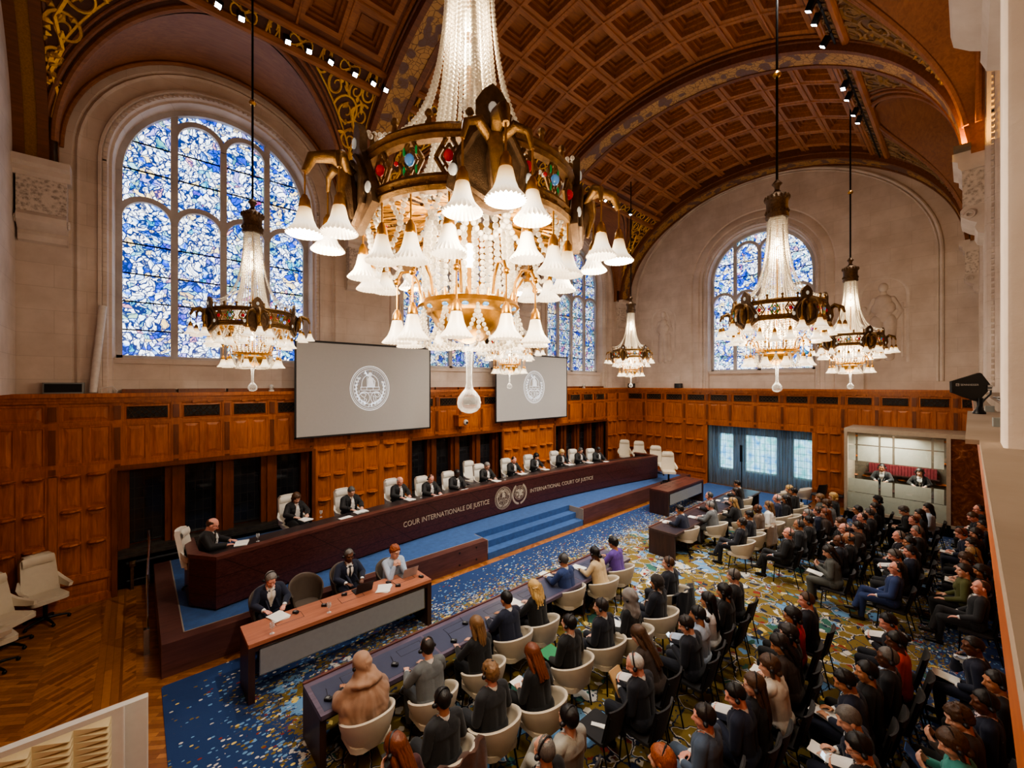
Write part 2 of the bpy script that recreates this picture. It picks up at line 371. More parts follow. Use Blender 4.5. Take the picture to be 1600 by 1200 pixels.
# patterned carpet
k = NT('patterned_carpet'); v = k.coord(); x, y, z = k.sep(v)
edge = k.math('MINIMUM', k.math('MINIMUM', k.math('SUBTRACT', x, .3), k.math('SUBTRACT', 8.75, y)), k.math('MINIMUM', k.math('SUBTRACT', y, -.9), k.math('SUBTRACT', 19.5, x)))
dn = k.noise(v, 1.2, 4, .65)
core = k.math('ADD', edge, k.math('MULTIPLY', k.math('SUBTRACT', dn.outputs[0], .5), 1.6))
fine = k.noise(k.mapping(v, (1,2.1,1), (0,0,.6)), 9, 3, .6, .6)
vd = k.n('ShaderNodeVectorMath', operation='ADD', i_0=v, i_1=k.n('ShaderNodeVectorMath', operation='SCALE', i_0=k.noise(v, 3.2, 3).outputs[1], i_Scale=.26).outputs[0]).outputs[0]
cell = k.vor(vd, 2.9); cs = k.sep(cell.outputs[1]); ce = k.vor(vd, 2.9, 'DISTANCE_TO_EDGE').outputs[0]
cell2 = k.vor(vd, 8.5); cs2 = k.sep(cell2.outputs[1]); ce2 = k.vor(vd, 8.5, 'DISTANCE_TO_EDGE').outputs[0]
OCH, BLU, LBL, TEA, WHI, RED, NAV, YEL = [s2l(q) for q in ((120,100,42),(34,66,118),(104,146,184),(52,98,86),(200,196,188),(132,48,32),(22,36,64),(214,190,104))]
field = k.ramp(cs[0], [(0, OCH), (.62, LBL), (.72, OCH), (.84, TEA), (.9, OCH), (.96, WHI)], 'CONSTANT')
inner = k.ramp(cs2[0], [(0, OCH), (.2, NAV), (.34, YEL), (.44, TEA), (.56, WHI), (.7, RED), (.78, LBL), (.9, OCH)], 'CONSTANT')
field = k.mix(k.math('MULTIPLY', k.math('GREATER_THAN', cs2[1], .62), k.ramp(ce2, [(.03, (0,0,0)), (.05, (1,1,1))])), field, inner)
field = k.mix(k.ramp(ce, [(.02, (1,1,1)), (.03, (0,0,0))]), field, NAV)
band = k.math('MULTIPLY', k.math('GREATER_THAN', ce, .028), k.math('LESS_THAN', ce, .062))
field = k.mix(k.math('MULTIPLY', band, k.math('GREATER_THAN', cs[1], .62)), field, WHI)
field = k.mix(k.math('GREATER_THAN', k.noise(v, 11, 2).outputs[0], .68), field, NAV)
# flecked blue border
fl = k.vor(k.mapping(v, (1,1.5,1), (0,0,.5)), 13); fs = k.sep(fl.outputs[1]); fd = fl.outputs[0]
fcol = k.ramp(fs[0], [(0, LBL), (.3, YEL), (.42, OCH), (.72, WHI), (.88, LBL), (.96, RED)], 'CONSTANT')
dens = k.math('MULTIPLY', edge, .55)
fmask = k.math('MULTIPLY', k.math('LESS_THAN', fs[1], k.math('ADD', .14, dens)), k.math('LESS_THAN', k.math('ADD', fd, k.math('MULTIPLY', fine.outputs[0], .5)), k.math('ADD', .56, k.math('MULTIPLY', edge, .1))))
border = k.mix(fmask, s2l((32,58,104)), fcol)
c = k.mix(k.ramp(k.math('ADD', core, k.math('MULTIPLY', k.math('SUBTRACT', fine.outputs[0], .5), 3.4)), [(.62, (0,0,0)), (.66, (1,1,1))], 'LINEAR') if False else k.math('GREATER_THAN', k.math('ADD', core, k.math('MULTIPLY', k.math('SUBTRACT', fine.outputs[0], .5), 3.6)), 1.35), border, field)
M['carpet'] = k.done(k.bsdf(c, .95, 0, k.bump(k.noise(v, 140, 2), .3, .01)))
# bench veneer with diagonal panel joints
k = NT('bench_front_veneer'); v = k.coord(); x, y, z = k.sep(v)
g1 = k.math('FRACT', k.math('MULTIPLY', k.math('ADD', x, k.math('MULTIPLY', z, 1.3)), .62)); g2 = k.math('FRACT', k.math('MULTIPLY', k.math('ADD', z, .2), 2.9))
line = k.math('MAXIMUM', k.math('LESS_THAN', g1, .012), k.math('LESS_THAN', g2, .03))
gn = k.noise(k.mapping(v, (3,3,9), (0,.5,0)), 4, 6, .6, 1.2)
c = k.ramp(gn, [(.35, s2l((52,25,22))), (.7, s2l((90,50,45)))])
M['bench_front'] = k.done(k.bsdf(k.mix(line, c, s2l((24,10,9))), .3, 0, k.bump(gn, .05)))
M['kerb'] = wood('stage_kerb_wood', (66,38,34), (108,70,62), 'x', .7, .34)
M['kerb_grey'] = plain('kerb_end_grey', (150,140,128), .6, 0, .05)
# ================================================================== THE HALL
UC = [1.8, 9.3, 16.8]; RIBS = [-1.62, 5.55, 13.05, 20.55]; UB = 21.0; UF = -2.35
VL, VR, VC = 13.4, -.2, 6.6
ZS, RL = 10.1, 3.05                       # lunette springing height and radius
def ell(phi, a=6.62, b=5.0, off=0):
    c, s_ = math.cos(phi), math.sin(phi); n = Vector((c / a, s_ / b)).normalized()
    return VC + a * c + n.x * off, 9.6 + b * s_ + n.y * off
def vz(z, a=6.62, b=5.0): return a * math.sqrt(max(0, 1 - ((z - 9.6) / b) ** 2))

# ---- walls with arched openings
def arch_path(uc, r, zb, zs, n=28, grow=None):
    pts = [(uc - r, zb), (uc - r, (zb + zs) / 2)] + [(uc - r * math.cos(PI * i / n), zs + r * math.sin(PI * i / n)) for i in range(n + 1)] + [(uc + r, (zb + zs) / 2), (uc + r, zb)]
    return pts
def rect_path(uc, u0, u1, zb, zs, zt, n=28):
    pts = [(u0, zb), (u0, (zb + zs) / 2)]
    for i in range(n + 1):
        a = PI * i / n; dx, dz = -math.cos(a), math.sin(a)
        t = min(((u1 - uc) if dx > 0 else (u0 - uc)) / dx if abs(dx) > 1e-6 else 1e9, (zt - zs) / dz if dz > 1e-6 else 1e9)
        pts.append((uc + dx * t, zs + dz * t))
    return pts + [(u1, (zb + zs) / 2), (u1, zb)]
def wall_bay(mb, fn, uc, u0, u1, zb, zt, prof, zs=ZS, m=0):
    """stone wall with an arched opening; prof = [(radius, depth)] from the wall face inwards"""
    rows = [[fn(a, z, 0) for a, z in rect_path(uc, u0, u1, zb, zs, zt)]]
    for r, d in prof: rows.append([fn(a, z, d) for a, z in arch_path(uc, r, zb, zs)])
    mb.grid(rows, m)
def dentils(mb, fn, uc, r, d, zb, zs, step=.11, m=0):
    L = []
    z = zb
    while z < zs: L += [(uc - r, z, 0), (uc + r, z, 0)]; z += step
    n = int(PI * r / step)
    L += [(uc - r * math.cos(PI * i / n), zs + r * math.sin(PI * i / n), PI * i / n) for i in range(n + 1)]
    for a, z, an in L:
        s_ = .032
        vs = [fn(a + dx, z + dz, d - dd) for dd in (0, .035) for dx, dz in ((-s_, -s_), (s_, -s_), (s_, s_), (-s_, s_))]
        mb.add(vs, [(0,1,2,3),(4,5,6,7),(0,1,5,4),(1,2,6,5),(2,3,7,6),(3,0,4,7)], m)

fL = lambda a, z, d: (a, VL + d, z)
fR = lambda a, z, d: (a, VR - d, z)
fB = lambda a, z, d: (UB + d, a, z)
WPROF = [(3.05, 0), (2.86, 0), (2.83, .05), (2.78, .0), (2.74, .07), (2.70, .08), (2.47, .08), (2.45, .02), (2.40, .02), (2.38, .08), (2.30, .08), (2.27, .16), (2.22, .17), (2.17, .5)]

wl = sroot('wall_left'); mb = MB(); dt = MB()
for uc in UC:
    wall_bay(mb, fL, uc, uc - 3.75, uc + 3.75, 4.6, 13.6, WPROF)
    dentils(dt, fL, uc, 2.34, .08, 4.9, ZS)
    mb.box(uc - 2.2, uc + 2.2, VL + .34, VL + .6, 4.6, 5.52)                # stone below the sill
    mb.box(uc - 2.2, uc + 2.2, VL + .28, VL + .6, 5.40, 5.53)
mb.box(UF, UC[0] - 3.75, VL, VL + .2, 0, 13.6); mb.box(UC[2] + 3.75, UB + .3, VL, VL + .2, 0, 13.6)
mb.build('stone_wall', M['stone'], wl, 35); dt.build('dentil_moulding', M['stone_plain'], wl)
# window sills' grilles
mb = MB()
for uc in UC:
    for i in range(4): mb.box(uc - 2.05 + i*1.04, uc - 1.07 + i*1.04, VL - .02, VL + .3, 4.69, 4.78)
mb.build('sill_grille', M['oak_dark'], wl)

wb = sroot('wall_back'); mb = MB(); dt = MB()
BC = 6.58
BPROF = [(2.95, 0), (2.9, .04), (2.84, .0), (2.6, .0), (2.56, .05), (2.47, .02), (2.42, .02), (2.40, .08), (2.31, .08), (2.27, .16), (2.22, .17), (2.17, .5)]
wall_bay(mb, fB, BC, -.8, 13.8, 4.6, 15.6, BPROF, 9.9)
dentils(dt, fB, BC, 2.35, .08, 4.9, 9.9)
mb.box(UB + .3, UB + .6, BC - 2.2, BC + 2.2, 4.6, 5.52)
mb.box(UB + .24, UB + .6, BC - 2.2, BC + 2.2, 5.40, 5.53)
mb.build('stone_wall', M['stone'], wb, 35); dt.build('dentil_moulding', M['stone_plain'], wb)
mb = MB()
for a, b, r, zb in ((6.0, 4.68, .06, 5.0), (5.9, 4.58, .03, 5.0), (6.58, 5.22, .05, 9.4)):
    pts = [(UB - .01, VC + .05 + a, zb)] + [(UB - .01, VC + .05 + a * math.cos(PI*i/48), 9.6 + b * math.sin(PI*i/48)) for i in range(49)] + [(UB - .01, VC + .05 - a, zb)]
    mb.tube(pts, r, 8)
for v in (2.9, 10.25):
    mb.box(UB - .05, UB, v - .14, v + .14, 4.68, 5.3)
mb.build('arch_moulding', M['stone_plain'], wb, 40)

wr = sroot('wall_right'); mb = MB(); dt = MB()
for i, uc in enumerate(UC):
    wall_bay(mb, fR, uc, uc - 3.75, uc + 3.75, 4.6, 13.6, [(3.05, 0), (2.95, .05), (2.9, .02), (2.82, .1), (2.72, .12), (2.66, .2), (2.6, .22), (2.55, 1.0)])
    dentils(dt, fR, uc, 2.77, .11, 4.9, ZS)
mb.box(UF, UC[0] - 3.75, VR - .2, VR, 4.6, 13.6); mb.box(UC[2] + 3.75, UB + .3, VR - .2, VR, 4.6, 13.6)
mb.box(UF, UB, -2.6, -2.4, 4.4, 13.6)
mb.box(UF, UB, -2.4, -.5, 4.3, 4.5)
mb.build('stone_wall', M['stone'], wr, 35); dt.build('dentil_moulding', M['stone_plain'], wr)
mb = MB(); mb.box(UF, UB, -.75, -.65, 0, 4.3)
mb.build('wood_panelling', M['oak'], wr)
mb = MB(); mb.box(UF, UB, -.4, -.03, 4.54, 4.65); mb.box(UF, UB, -.65, -.2, 4.4, 4.5)
mb.build('fascia', M['oak_h'], wr)
mb = MB()
mb.box(UF, 2.45, -.16, -.026, 4.652, 4.68); mb.box(2.45, 5.04, -.16, .012, 4.662, 4.68); mb.box(5.04, 13.0, -.16, -.03, 4.64, 4.66); mb.box(13.0, UB, -.2, -.02, 4.64, 4.68)
mb.box(UF, UB, -.5, -.16, 4.5, 4.74)
mb.build('balcony_ledge', M['ledge_stone'], wr)
# slim stone column on the balcony, right beside the viewpoint
mb = MB(); mb.rbox(2.2, 2.44, -.36, -.078, 4.68, 9.0, .02)
mb.build('column', M['stone_plain'], wr, 30)

wf = sroot('wall_front'); mb = MB(); mb.box(UF - .3, UF, -.9, 13.8, 0, 4.7); mb.box(UF - .3, -1.87, -.9, 13.39, 4.69, 15.6)
mb.build('stone_wall', M['stone'], wf)

# ---- floor
mb = MB(); mb.box(UF - .5, UB + .5, -2.7, 13.95, -.15, 0); fl = struct('floor', mb, M['parquet'])
mb = MB(); mb.rbox(.3, 19.5, -.6, 8.76, 0, .012, .05)
tag(mb.build('carpet', M['carpet']), 'large patterned blue and ochre carpet covering the middle of the parquet floor', 'carpet')
mb = MB(); mb.rbox(17.7, 20.95, 4.4, 8.7, .012, .022, .03)
tag(mb.build('plain_carpet', M['blue_carpet']), 'plain royal blue carpet strip in front of the sheer curtain', 'carpet')

# ---- windows
def window(name, fn, uc, glass, zs):
    w = sroot(name); mb = MB(); R = 2.16
    pts = rect = arch_path(uc, R, 5.5, zs, 24)
    vs = [fn(a, z, .62) for a, z in pts]; mb.add(vs, [tuple(range(len(vs)))]); mb.build('stained_glass', glass, w)
    t = MB(); bars = MB()
    def bar2(p, q, wd, d0=.5, d1=.66, mb_=t):
        p, q = Vector(p), Vector(q); dn = (q - p).normalized(); nn = Vector((-dn.y, dn.x)) * wd / 2
        c = [p - nn, q - nn, q + nn, p + nn]
        mb_.add([fn(a.x, a.y, d) for d in (d0, d1) for a in c], [(0,1,2,3),(4,5,6,7),(0,1,5,4),(1,2,6,5),(2,3,7,6),(3,0,4,7)])
    def ring(cx, cz, r, a0, a1, wd, n=16, dd=0):
        rows = []
        for k in range(n + 1):
            a = a0 + (a1 - a0) * k / n
            rows.append([fn(cx + rr * math.cos(a), cz + rr * math.sin(a), d - dd) for rr, d in ((r - wd/2, .487), (r + wd/2, .487), (r + wd/2, .65), (r - wd/2, .65))])
        t.grid(rows, 0, cu=True); t.add(rows[0], [(0,1,2,3)]); t.add(rows[-1], [(0,1,2,3)])
    zl = zs - 1.1
    for i in (-1, 0, 1):
        top = zs + math.sqrt(R*R - (i*1.06)**2) if i else zs + 1.25
        bar2((uc + i*1.06, 5.5), (uc + i*1.06, top - .06), .15, .5 + .004*i, .66 + .004*i)
    for i in range(4):
        cx = uc - 1.59 + 1.06 * i
        ring(cx, zl, .53, 0, PI, .13, dd=.005*(i % 2))
    for sx in (-1, 1):
        cx = uc + sx * .53; ring(cx, zs + 1.2, .53, 0, PI, .13, dd=.003 + .003*sx)
    ring(uc, zs, R - .04, 0, PI, .14, 32, .012)
    for sx in (-1, 1): bar2((uc + sx*(R-.04), 5.5), (uc + sx*(R-.04), zs), .14)
    bar2((uc - R, 5.55), (uc + R, 5.55), .12)
    for z in [6.25, 6.95, 7.65, 8.4, zs + .15, zs + .85]:
        hw = R if z < zs else math.sqrt(max(0, R*R - (z - zs)**2)); bar2((uc - hw, z), (uc + hw, z), .032, .58, .61, bars)
    t.build('tracery', M['tracery'], w, 30); bars.build('saddle_bar', M['black_metal'], w)
for i, uc in enumerate(UC): window('window_%d' % (i + 1), fL, uc, M['stained'] if i == 0 else M['stained_b'], ZS)
window('window_4', fB, BC, M['stained'], 9.9)

# ================================================================== CEILING
ce = sroot('ceiling')
PH0, PH1 = math.radians(50.5), math.radians(129.5)
for bi, uc in enumerate(UC):
    u0, u1 = uc - 3.3, uc + 3.3
    if bi == 2: u1 = UB
    mb = MB(); NU, NP = 6, 8
    cu0, cu1 = u0 + .22, u1 - .22
    for j in range(NP):
        for i in range(NU):
            pa, pb = PH0 + .03 + (PH1 - PH0 - .06) * j / NP, PH0 + .03 + (PH1 - PH0 - .06) * (j + 1) / NP
            ua, ub = cu0 + (cu1 - cu0) * i / NU, cu0 + (cu1 - cu0) * (i + 1) / NU
            rings = [(0, 0), (.13, 0), (.14, .14), (.2, .14), (.21, .24), (.27, .24), (.28, .33), (.31, .33), (.315, .31)]
            rows = []
            for ins, off in rings:
                dp = ins / 5.9; r = []
                for uu, pp in ((ua + ins, pa + dp), (ub - ins, pa + dp), (ub - ins, pb - dp), (ua + ins, pb - dp)):
                    v_, z_ = ell(pp, off=off); r.append((uu, v_, z_))
                rows.append(r)
            mb.grid(rows, 0, cu=True); mb.add(rows[-1], [(0,1,2,3)])
    mb.build('coffers', M['vault'], ce)
    # framing strips and mouldings around the coffers
    mb = MB()
    for a, b in ((u0 - .02, cu0 + .001), (cu1 - .001, u1 + .02)):
        mb.grid([[(a,) + ell(PH0 + (PH1-PH0)*k/40), (b,) + ell(PH0 + (PH1-PH0)*k/40)] for k in range(41)])
    for ph in (PH0, PH1):
        s_ = .03 if ph == PH0 else -.03
        mb.grid([[(u0,) + ell(ph + s_*.5*k), (u1,) + ell(ph + s_*.5*k)] for k in (0, 1, 2.1)])
    mb.build('coffer_border', M['vault_dark'], ce)
    mb = MB()
    for uu in (u0 + .1, u1 - .1): mb.tube([(uu,) + ell(PH0 + (PH1-PH0)*k/40, off=-.02) for k in range(41)], .045, 6)
    for i in range(1, NU):
        uu = cu0 + (cu1-cu0)*i/NU
        mb.tube([(uu,) + ell(PH0 + (PH1-PH0)*k/40, off=-.005) for k in range(41)], .035, 6)
    for j in range(1, NP):
        ph = PH0 + .03 + (PH1-PH0-.06)*j/NP
        mb.tube([(cu0,) + ell(ph, off=-.005), (cu1,) + ell(ph, off=-.005)], .035, 6)
    mb.build('coffer_moulding', M['vault'], ce, 40)
    for side in (0, 1):
        fphi = (lambda p: p) if side == 0 else (lambda p: PI - p)
        def E_(p, off=0): return ell(fphi(p), off=off)
        fa, fb = math.radians(45.5), math.radians(50.3)     # frieze band
        mb = MB()
        mb.grid([[(u0,) + E_(fa + (fb-fa)*k/4, -.03), (u1,) + E_(fa + (fb-fa)*k/4, -.03)] for k in range(5)])
        mb.build('frieze', M['spandrel'] if side == 0 else M['rib_paint'], ce)
        mb = MB()
        for p, r in ((fa, .1), (fa + .012, .06), (fb, .08), (fb - .012, .045)): mb.tube([(u0,) + E_(p, -.05), (u1,) + E_(p, -.05)], r, 8)
        mb.build('frieze_moulding', M['vault'], ce, 40)
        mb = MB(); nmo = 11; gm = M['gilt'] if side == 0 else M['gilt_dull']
        fm = (fa + fb) / 2
        def fp(u, s): return (u,) + E_(fm + s / 5.8, -.055)
        for q in range(nmo):
            c0 = u0 + (u1 - u0) * (q + .5) / nmo; w = (u1 - u0) / nmo
            if q % 2: 
                for s1 in (-1, 1):
                    mb.tube([fp(c0 + s1*w*.42*math.cos(t), .12*math.sin(2*t)) for t in [PI*i/10 - PI/2 for i in range(11)]], .021, 5)
                    mb.tube([fp(c0 - w*.4, s1*.14), fp(c0, s1*.05), fp(c0 + w*.4, s1*.14)], .018, 5)
                mb.tube([fp(c0 - .09, -.12), fp(c0 + .09, .12)], .021, 5); mb.tube([fp(c0 - .09, .12), fp(c0 + .09, -.12)], .021, 5)
            else:
                for s1 in (-1, 1):
                    mb.tube([fp(c0 + s1*(.06 + .1*t), s1*.0 + .15*math.sin(t*5)) for t in [i/9 for i in range(10)]], .022, 5)
                    mb.tube([fp(c0 + s1*.05, .14), fp(c0 + s1*.11, .05), fp(c0 + s1*.05, -.14)], .02, 5)
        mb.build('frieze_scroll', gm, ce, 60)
        # spandrels down to the lunette vault
        zf = E_(fa)[1]; mb = MB(); N = 44; rows = []
        for i in range(N + 1):
            u = u0 + (min(u1, uc + 3.3) - u0) * i / N; du = abs(u - uc)
            zlow = ZS + math.sqrt(max(0, 3.12**2 - du*du)) if du < 3.12 else 9.5
            zlow = min(zlow, zf - .001); r = []
            for k in range(13):
                z = zf + (zlow - zf) * k / 12; v_ = vz(z); r.append((u, VC + v_ if side == 0 else VC - v_, z))
            rows.append(r)
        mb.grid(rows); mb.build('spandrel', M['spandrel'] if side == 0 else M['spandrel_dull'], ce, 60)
        # lunette vault
        vw = VL + .02 if side == 0 else VR - .02
        pth = [(uc - RL, 9.5)] + [(uc - RL * math.cos(PI*i/40), ZS + RL * math.sin(PI*i/40)) for i in range(41)] + [(uc + RL, 9.5)]
        sg = 1 if side == 0 else -1
        mb = MB(); mb.grid([[(a, VC + sg*vz(z) , z) if k == 0 else ((a, VC + sg*vz(z) + (vw - VC - sg*vz(z)) * k / 6, z)) for k in range(7)] for a, z in pth])
        mb.build('lunette', M['soffit'], ce, 60)
        mb = MB()
        for rr, tr_, off in ((3.1, .07, -.03), (3.24, .05, -.02), (3.34, .03, -.01)):
            pts = []
            for i in range(49):
                a, z = uc - rr*math.cos(PI*i/48), ZS + rr*math.sin(PI*i/48)
                z = min(z, zf); pts.append((a, VC + sg*(vz(z) + off), z))
            mb.tube(pts, tr_, 8)
        mb.tube([(a, vw - sg*.1, z - .02 if z > 10 else z) for a, z in [(uc - (RL-.03)*math.cos(PI*i/40), ZS + (RL-.03)*math.sin(PI*i/40)) for i in range(41)]], .05, 8)
        if side == 1 or True:
            pass
        mb.build('arch_moulding', M['soffit'], ce, 40)
        # gilt scrollwork on the spandrels
        mb = MB()
        def S(u, z, off=-.02):
            v_ = vz(z) + off; return (u, VC + sg*v_, z)
        for mx in (-1, 1):
            def P(x, z): return S(uc + mx*x, z)
            def spiral(x, z, R, turns, a0, dirn=1, r0=.042):
                n = int(18*turns); pts = []; rs = []
                for i in range(n + 1):
                    t = i / n; a = a0 + dirn*2*PI*turns*t; rr = R*(1 - .82*t)
                    pts.append(P(min(3.22, x + rr*math.cos(a)), min(zf - .06, z + rr*.85*math.sin(a)))); rs.append(r0*(1 - .5*t))
                mb.tube(pts, rs, 5)
            def leaf(x, z, a, L):
                mb.tube([P(x, z), P(x + L*.5*math.cos(a), z + L*.45*math.sin(a)), P(x + L*math.cos(a), z + L*.85*math.sin(a))], [.016, .075, .01], 5)
            mb.tube([P(3.12, 10.55), P(3.02, 11.0), P(3.1, 11.4), P(2.92, 11.8), P(3.0, 12.2), P(2.7, 12.7)], .042, 5)
            for a in ((3.02,11.15,.14,1.4,0,1),(3.04,11.62,.18,1.5,2,-1),(2.86,12.1,.3,1.6,0,1),(2.6,12.62,.36,1.7,3,-1),(3.0,12.65,.26,1.5,1,1),(2.2,12.98,.27,1.5,0,1),(2.72,13.02,.2,1.4,4,-1),(3.06,13.05,.2,1.4,2,1),(1.75,13.16,.15,1.3,0,-1)): spiral(*a)
            for i in range(26):
                z = random.uniform(11.2, 13.1); xl = math.sqrt(max(0, 3.42**2 - (z - ZS)**2)) if z - ZS < 3.42 else 0
                x = random.uniform(max(xl, 1.5), 3.15)
                leaf(x, z, random.uniform(0, 6.28), random.uniform(.1, .22))
            zz = [10.5 + 2.8*i/20 for i in range(21)]
            mb.tube([P(3.24, z) for z in zz], .026, 5)
            mb.tube([P(math.sqrt(max(0, 3.42**2 - (z - ZS)**2)), z) for z in zz if z - ZS < 3.2], .026, 5)
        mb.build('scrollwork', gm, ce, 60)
# transverse ribs
for ri, ru in enumerate(RIBS):
    N = 64; hw = .45 if ri else .25; pw = .3 if ri else .09
    ph = [PI * i / N for i in range(N + 1)]
    def e1(p, off=0): return ell(p, 6.5, 4.65, off)
    mb = MB()
    for a, b in ((-hw, -pw), (pw, hw)): mb.grid([[(ru + a,) + e1(p), (ru + b,) + e1(p)] for p in ph])
    for s_ in (-pw, pw): mb.grid([[(ru + s_,) + e1(p), (ru + s_,) + e1(p, .03)] for p in ph])
    for s_ in (-hw, hw):
        mb.grid([[(ru + s_,) + e1(p), (ru + s_*1.0,) + e1(p, .18), (ru + s_*1.08,) + e1(p, .2), (ru + s_*1.08,) + e1(p, .62)] for p in ph])
        mb.tube([(ru + s_*1.06,) + e1(p, .2) for p in ph], .04, 6)
    mb.build('rib', M['vault_dark'], ce, 50)
    mb = MB(); mb.grid([[(ru - pw,) + e1(p, .025), (ru + pw,) + e1(p, .025)] for p in ph]); mb.build('rib_painting', M['rib_paint'] if ri else M['gold_panel'], ce)
# roof shell that closes the vault from above
mb = MB()
mb.grid([[(UF - .4,) + ell(math.radians(44 + 92*i/24), off=.55), (UB + .5,) + ell(math.radians(44 + 92*i/24), off=.55)] for i in range(25)])
for v0, v1 in ((-3.0, 2.2), (11.0, 14.35)): mb.box(UF - .4, UB + .6, v0, v1, 13.75, 13.85)
mb.box(UF - .4, UB + .6, 14.25, 14.35, 0, 13.85); mb.box(UB + .95, UB + 1.05, -3, 14.2, 0, 16.2); mb.box(UF - .4, UF - .3, -3, 14.2, 0, 16.2)
mb.build('vault_shell', M['vault_dark'], ce)

# ---- corbels carrying the ribs
def corbel(label, u, side, w=1.15):
    sg = 1 if side == 0 else -1; v0 = VL if side == 0 else VR
    c = thing('stone_corbel', label, 'corbel', (u, v0, 8.0))
    prof = [(.0,.0),(.05,.06),(.2,.1),(.26,.22),(.2,.36),(.26,.42),(.3,.5)]
    poly = [(0, 0)] + [(d, z) for d, z in prof] + [(0, .5)]
    mb = MB(); mb.prism([(d, z) for d, z in [(0,-.1),(.09,-.06),(.13,.05),(.1,.14),(.2,.2),(.31,.3),(.33,.42),(.28,.5),(0,.5)]], lambda a, b, h: (h, -sg*a, b), -w/2, w/2)
    mb.build('scroll_bracket', M['stone_plain'], c, 35)
    mb = MB(); mb.box(-w/2, w/2, -sg*.3, 0, .5, 1.22); mb.build('carved_block', M['stone_carve'], c)
    mb = MB(); mb.prism([(0,1.22),(.31,1.22),(.36,1.3),(.36,1.4),(.44,1.46),(.44,1.6),(0,1.6)], lambda a, b, h: (h, -sg*a, b), -w/2 - .06, w/2 + .06)
    mb.build('capital', M['stone_plain'], c, 30)
    for s_ in (-1, 1):
        mb = MB(); mb.tube([(s_*(w/2 + .02), -sg*(.2 + .09*math.cos(a)*(1 - a/16)), .33 + .09*math.sin(a)*(1 - a/16)) for a in [i*.5 for i in range(24)]], .02, 6)
        mb.build('volute', M['stone_plain'], c, 50)
nm = ['left of the first left window', 'between the first and second left windows', 'between the second and third left windows', 'beyond the third left window']
for i, ru in enumerate(RIBS): corbel('carved stone corbel under a ceiling rib, ' + nm[i], ru + (.15 if i == 0 else -.1 if i == 3 else 0), 0, (.72, 1.15, 1.15, .7)[i])
nm = ['', 'close above the balcony at the top right', 'under the amber lit rib foot', 'in the far right corner of the back wall']
for i, ru in enumerate(RIBS):
    if i: corbel('carved stone corbel ' + nm[i], ru - (.1 if i == 3 else 0), 1, 1.15 if i < 3 else .7)

# ================================================================== OAK WAINSCOT
gL = lambda a, z, d: (a, 13.3 - d, z)
gB = lambda a, z, d: (UB - .02 - d, a, z)
gF = lambda a, z, d: (UF + .02 + d, a, z)
def fbox(mb, g, a0, a1, z0, z1, d0, d1, m=0):
    vs = [g(a, z, d) for d in (d0, d1) for a, z in ((a0,z0),(a1,z0),(a1,z1),(a0,z1))]
    mb.add(vs, [(0,1,2,3),(4,5,6,7),(0,1,5,4),(1,2,6,5),(2,3,7,6),(3,0,4,7)], m)
def panel(mb, g, a0, a1, z0, z1, mg=.07, arch=False):
    rings = [(0, .03), (mg, .03), (mg + .012, .014), (mg + .03, .014), (mg + .09, .028)]
    if min(a1 - a0, z1 - z0) < 2*(mg + .12): rings = [(0, .03), (mg*.6, .03), (mg*.6 + .012, .014)]
    rows = [[g(a0+i, z0+i, d), g(a1-i, z0+i, d), g(a1-i, z1-i, d), g(a0+i, z1-i, d)] for i, d in rings]
    rows = [[Vector(p) for p in r] for r in rows]
    mb.grid(rows, 0, cu=True); mb.add(rows[-1], [(0,1,2,3)])
def strip(mb, g, a, w, z0, z1, d=.055):
    fbox(mb, g, a - w/2, a + w/2, z0, z1, 0, d)
def upper_zone(mb, cv, vents, g, a0, a1, n, vent, last):
    w = (a1 - a0) / n
    for i in range(n):
        p, q = a0 + w*i, a0 + w*(i+1)
        for k in range(2): panel(mb, g, p + .09 + (w-.18)*k/2, p + .09 + (w-.18)*(k+1)/2, 3.08, 3.98, .05)
        strip(mb, g, p, .18, 2.9, 4.5); fbox(cv, g, p - .05, p + .05, 3.15, 3.9, .05, .085); fbox(cv, g, p - .06, p + .06, 4.08, 4.4, .05, .11)
        fbox(cv, g, p - .05, p + .05, 2.93, 3.05, .05, .075)
        if vent:
            panel(mb, g, p + .09, q - .09, 4.02, 4.45, .02)
            vents.append((g, p + .16, q - .16))
            for s_ in (.35, .65): fbox(mb, g, p + w*s_ - .05, p + w*s_ + .05, 4.43, 4.52, .03, .1)
        else: panel(mb, g, p + .09, q - .09, 4.02, 4.45, .05)
    if last: strip(mb, g, a1, .18, 2.9, 4.5)
    fbox(mb, g, a0, a1, 2.88, 3.08, 0, .045); fbox(mb, g, a0, a1, 3.98, 4.04, 0, .06)
def pier_zone(mb, g, a0, a1, n):
    w = (a1 - a0) / n
    for i in range(n):
        p, q = a0 + w*i, a0 + w*(i+1); h = (w - .14)/2
        for z0, z1 in ((.62, 1.36), (1.36, 2.1), (2.1, 2.88)):
            for k in range(2): panel(mb, g, p + .07 + h*k, p + .07 + h*(k+1), z0, z1, .045)
            for k in range(2): mb.ball(g(p + .07 + h*(k+.5), z1 - .0, .03), (h*.42, h*.42, .05) , 8, 6)
        panel(mb, g, p + .05, q - .05, .12, .5, .04)
        strip(mb, g, p, .13, .0, 2.9, .045)
    strip(mb, g, a1, .13, 0, 2.9, .045)
    fbox(mb, g, a0, a1, .5, .62, 0, .08); fbox(mb, g, a0, a1, 0, .14, 0, .07); fbox(mb, g, a0, a1, 0, .02, 0, .1)
def cornice(mb, g, a0, a1):
    for z0, z1, d in ((4.47, 4.53, .09), (4.53, 4.6, .13), (4.6, 4.69, .2)): fbox(mb, g, a0, a1, z0, z1, -.15, d)
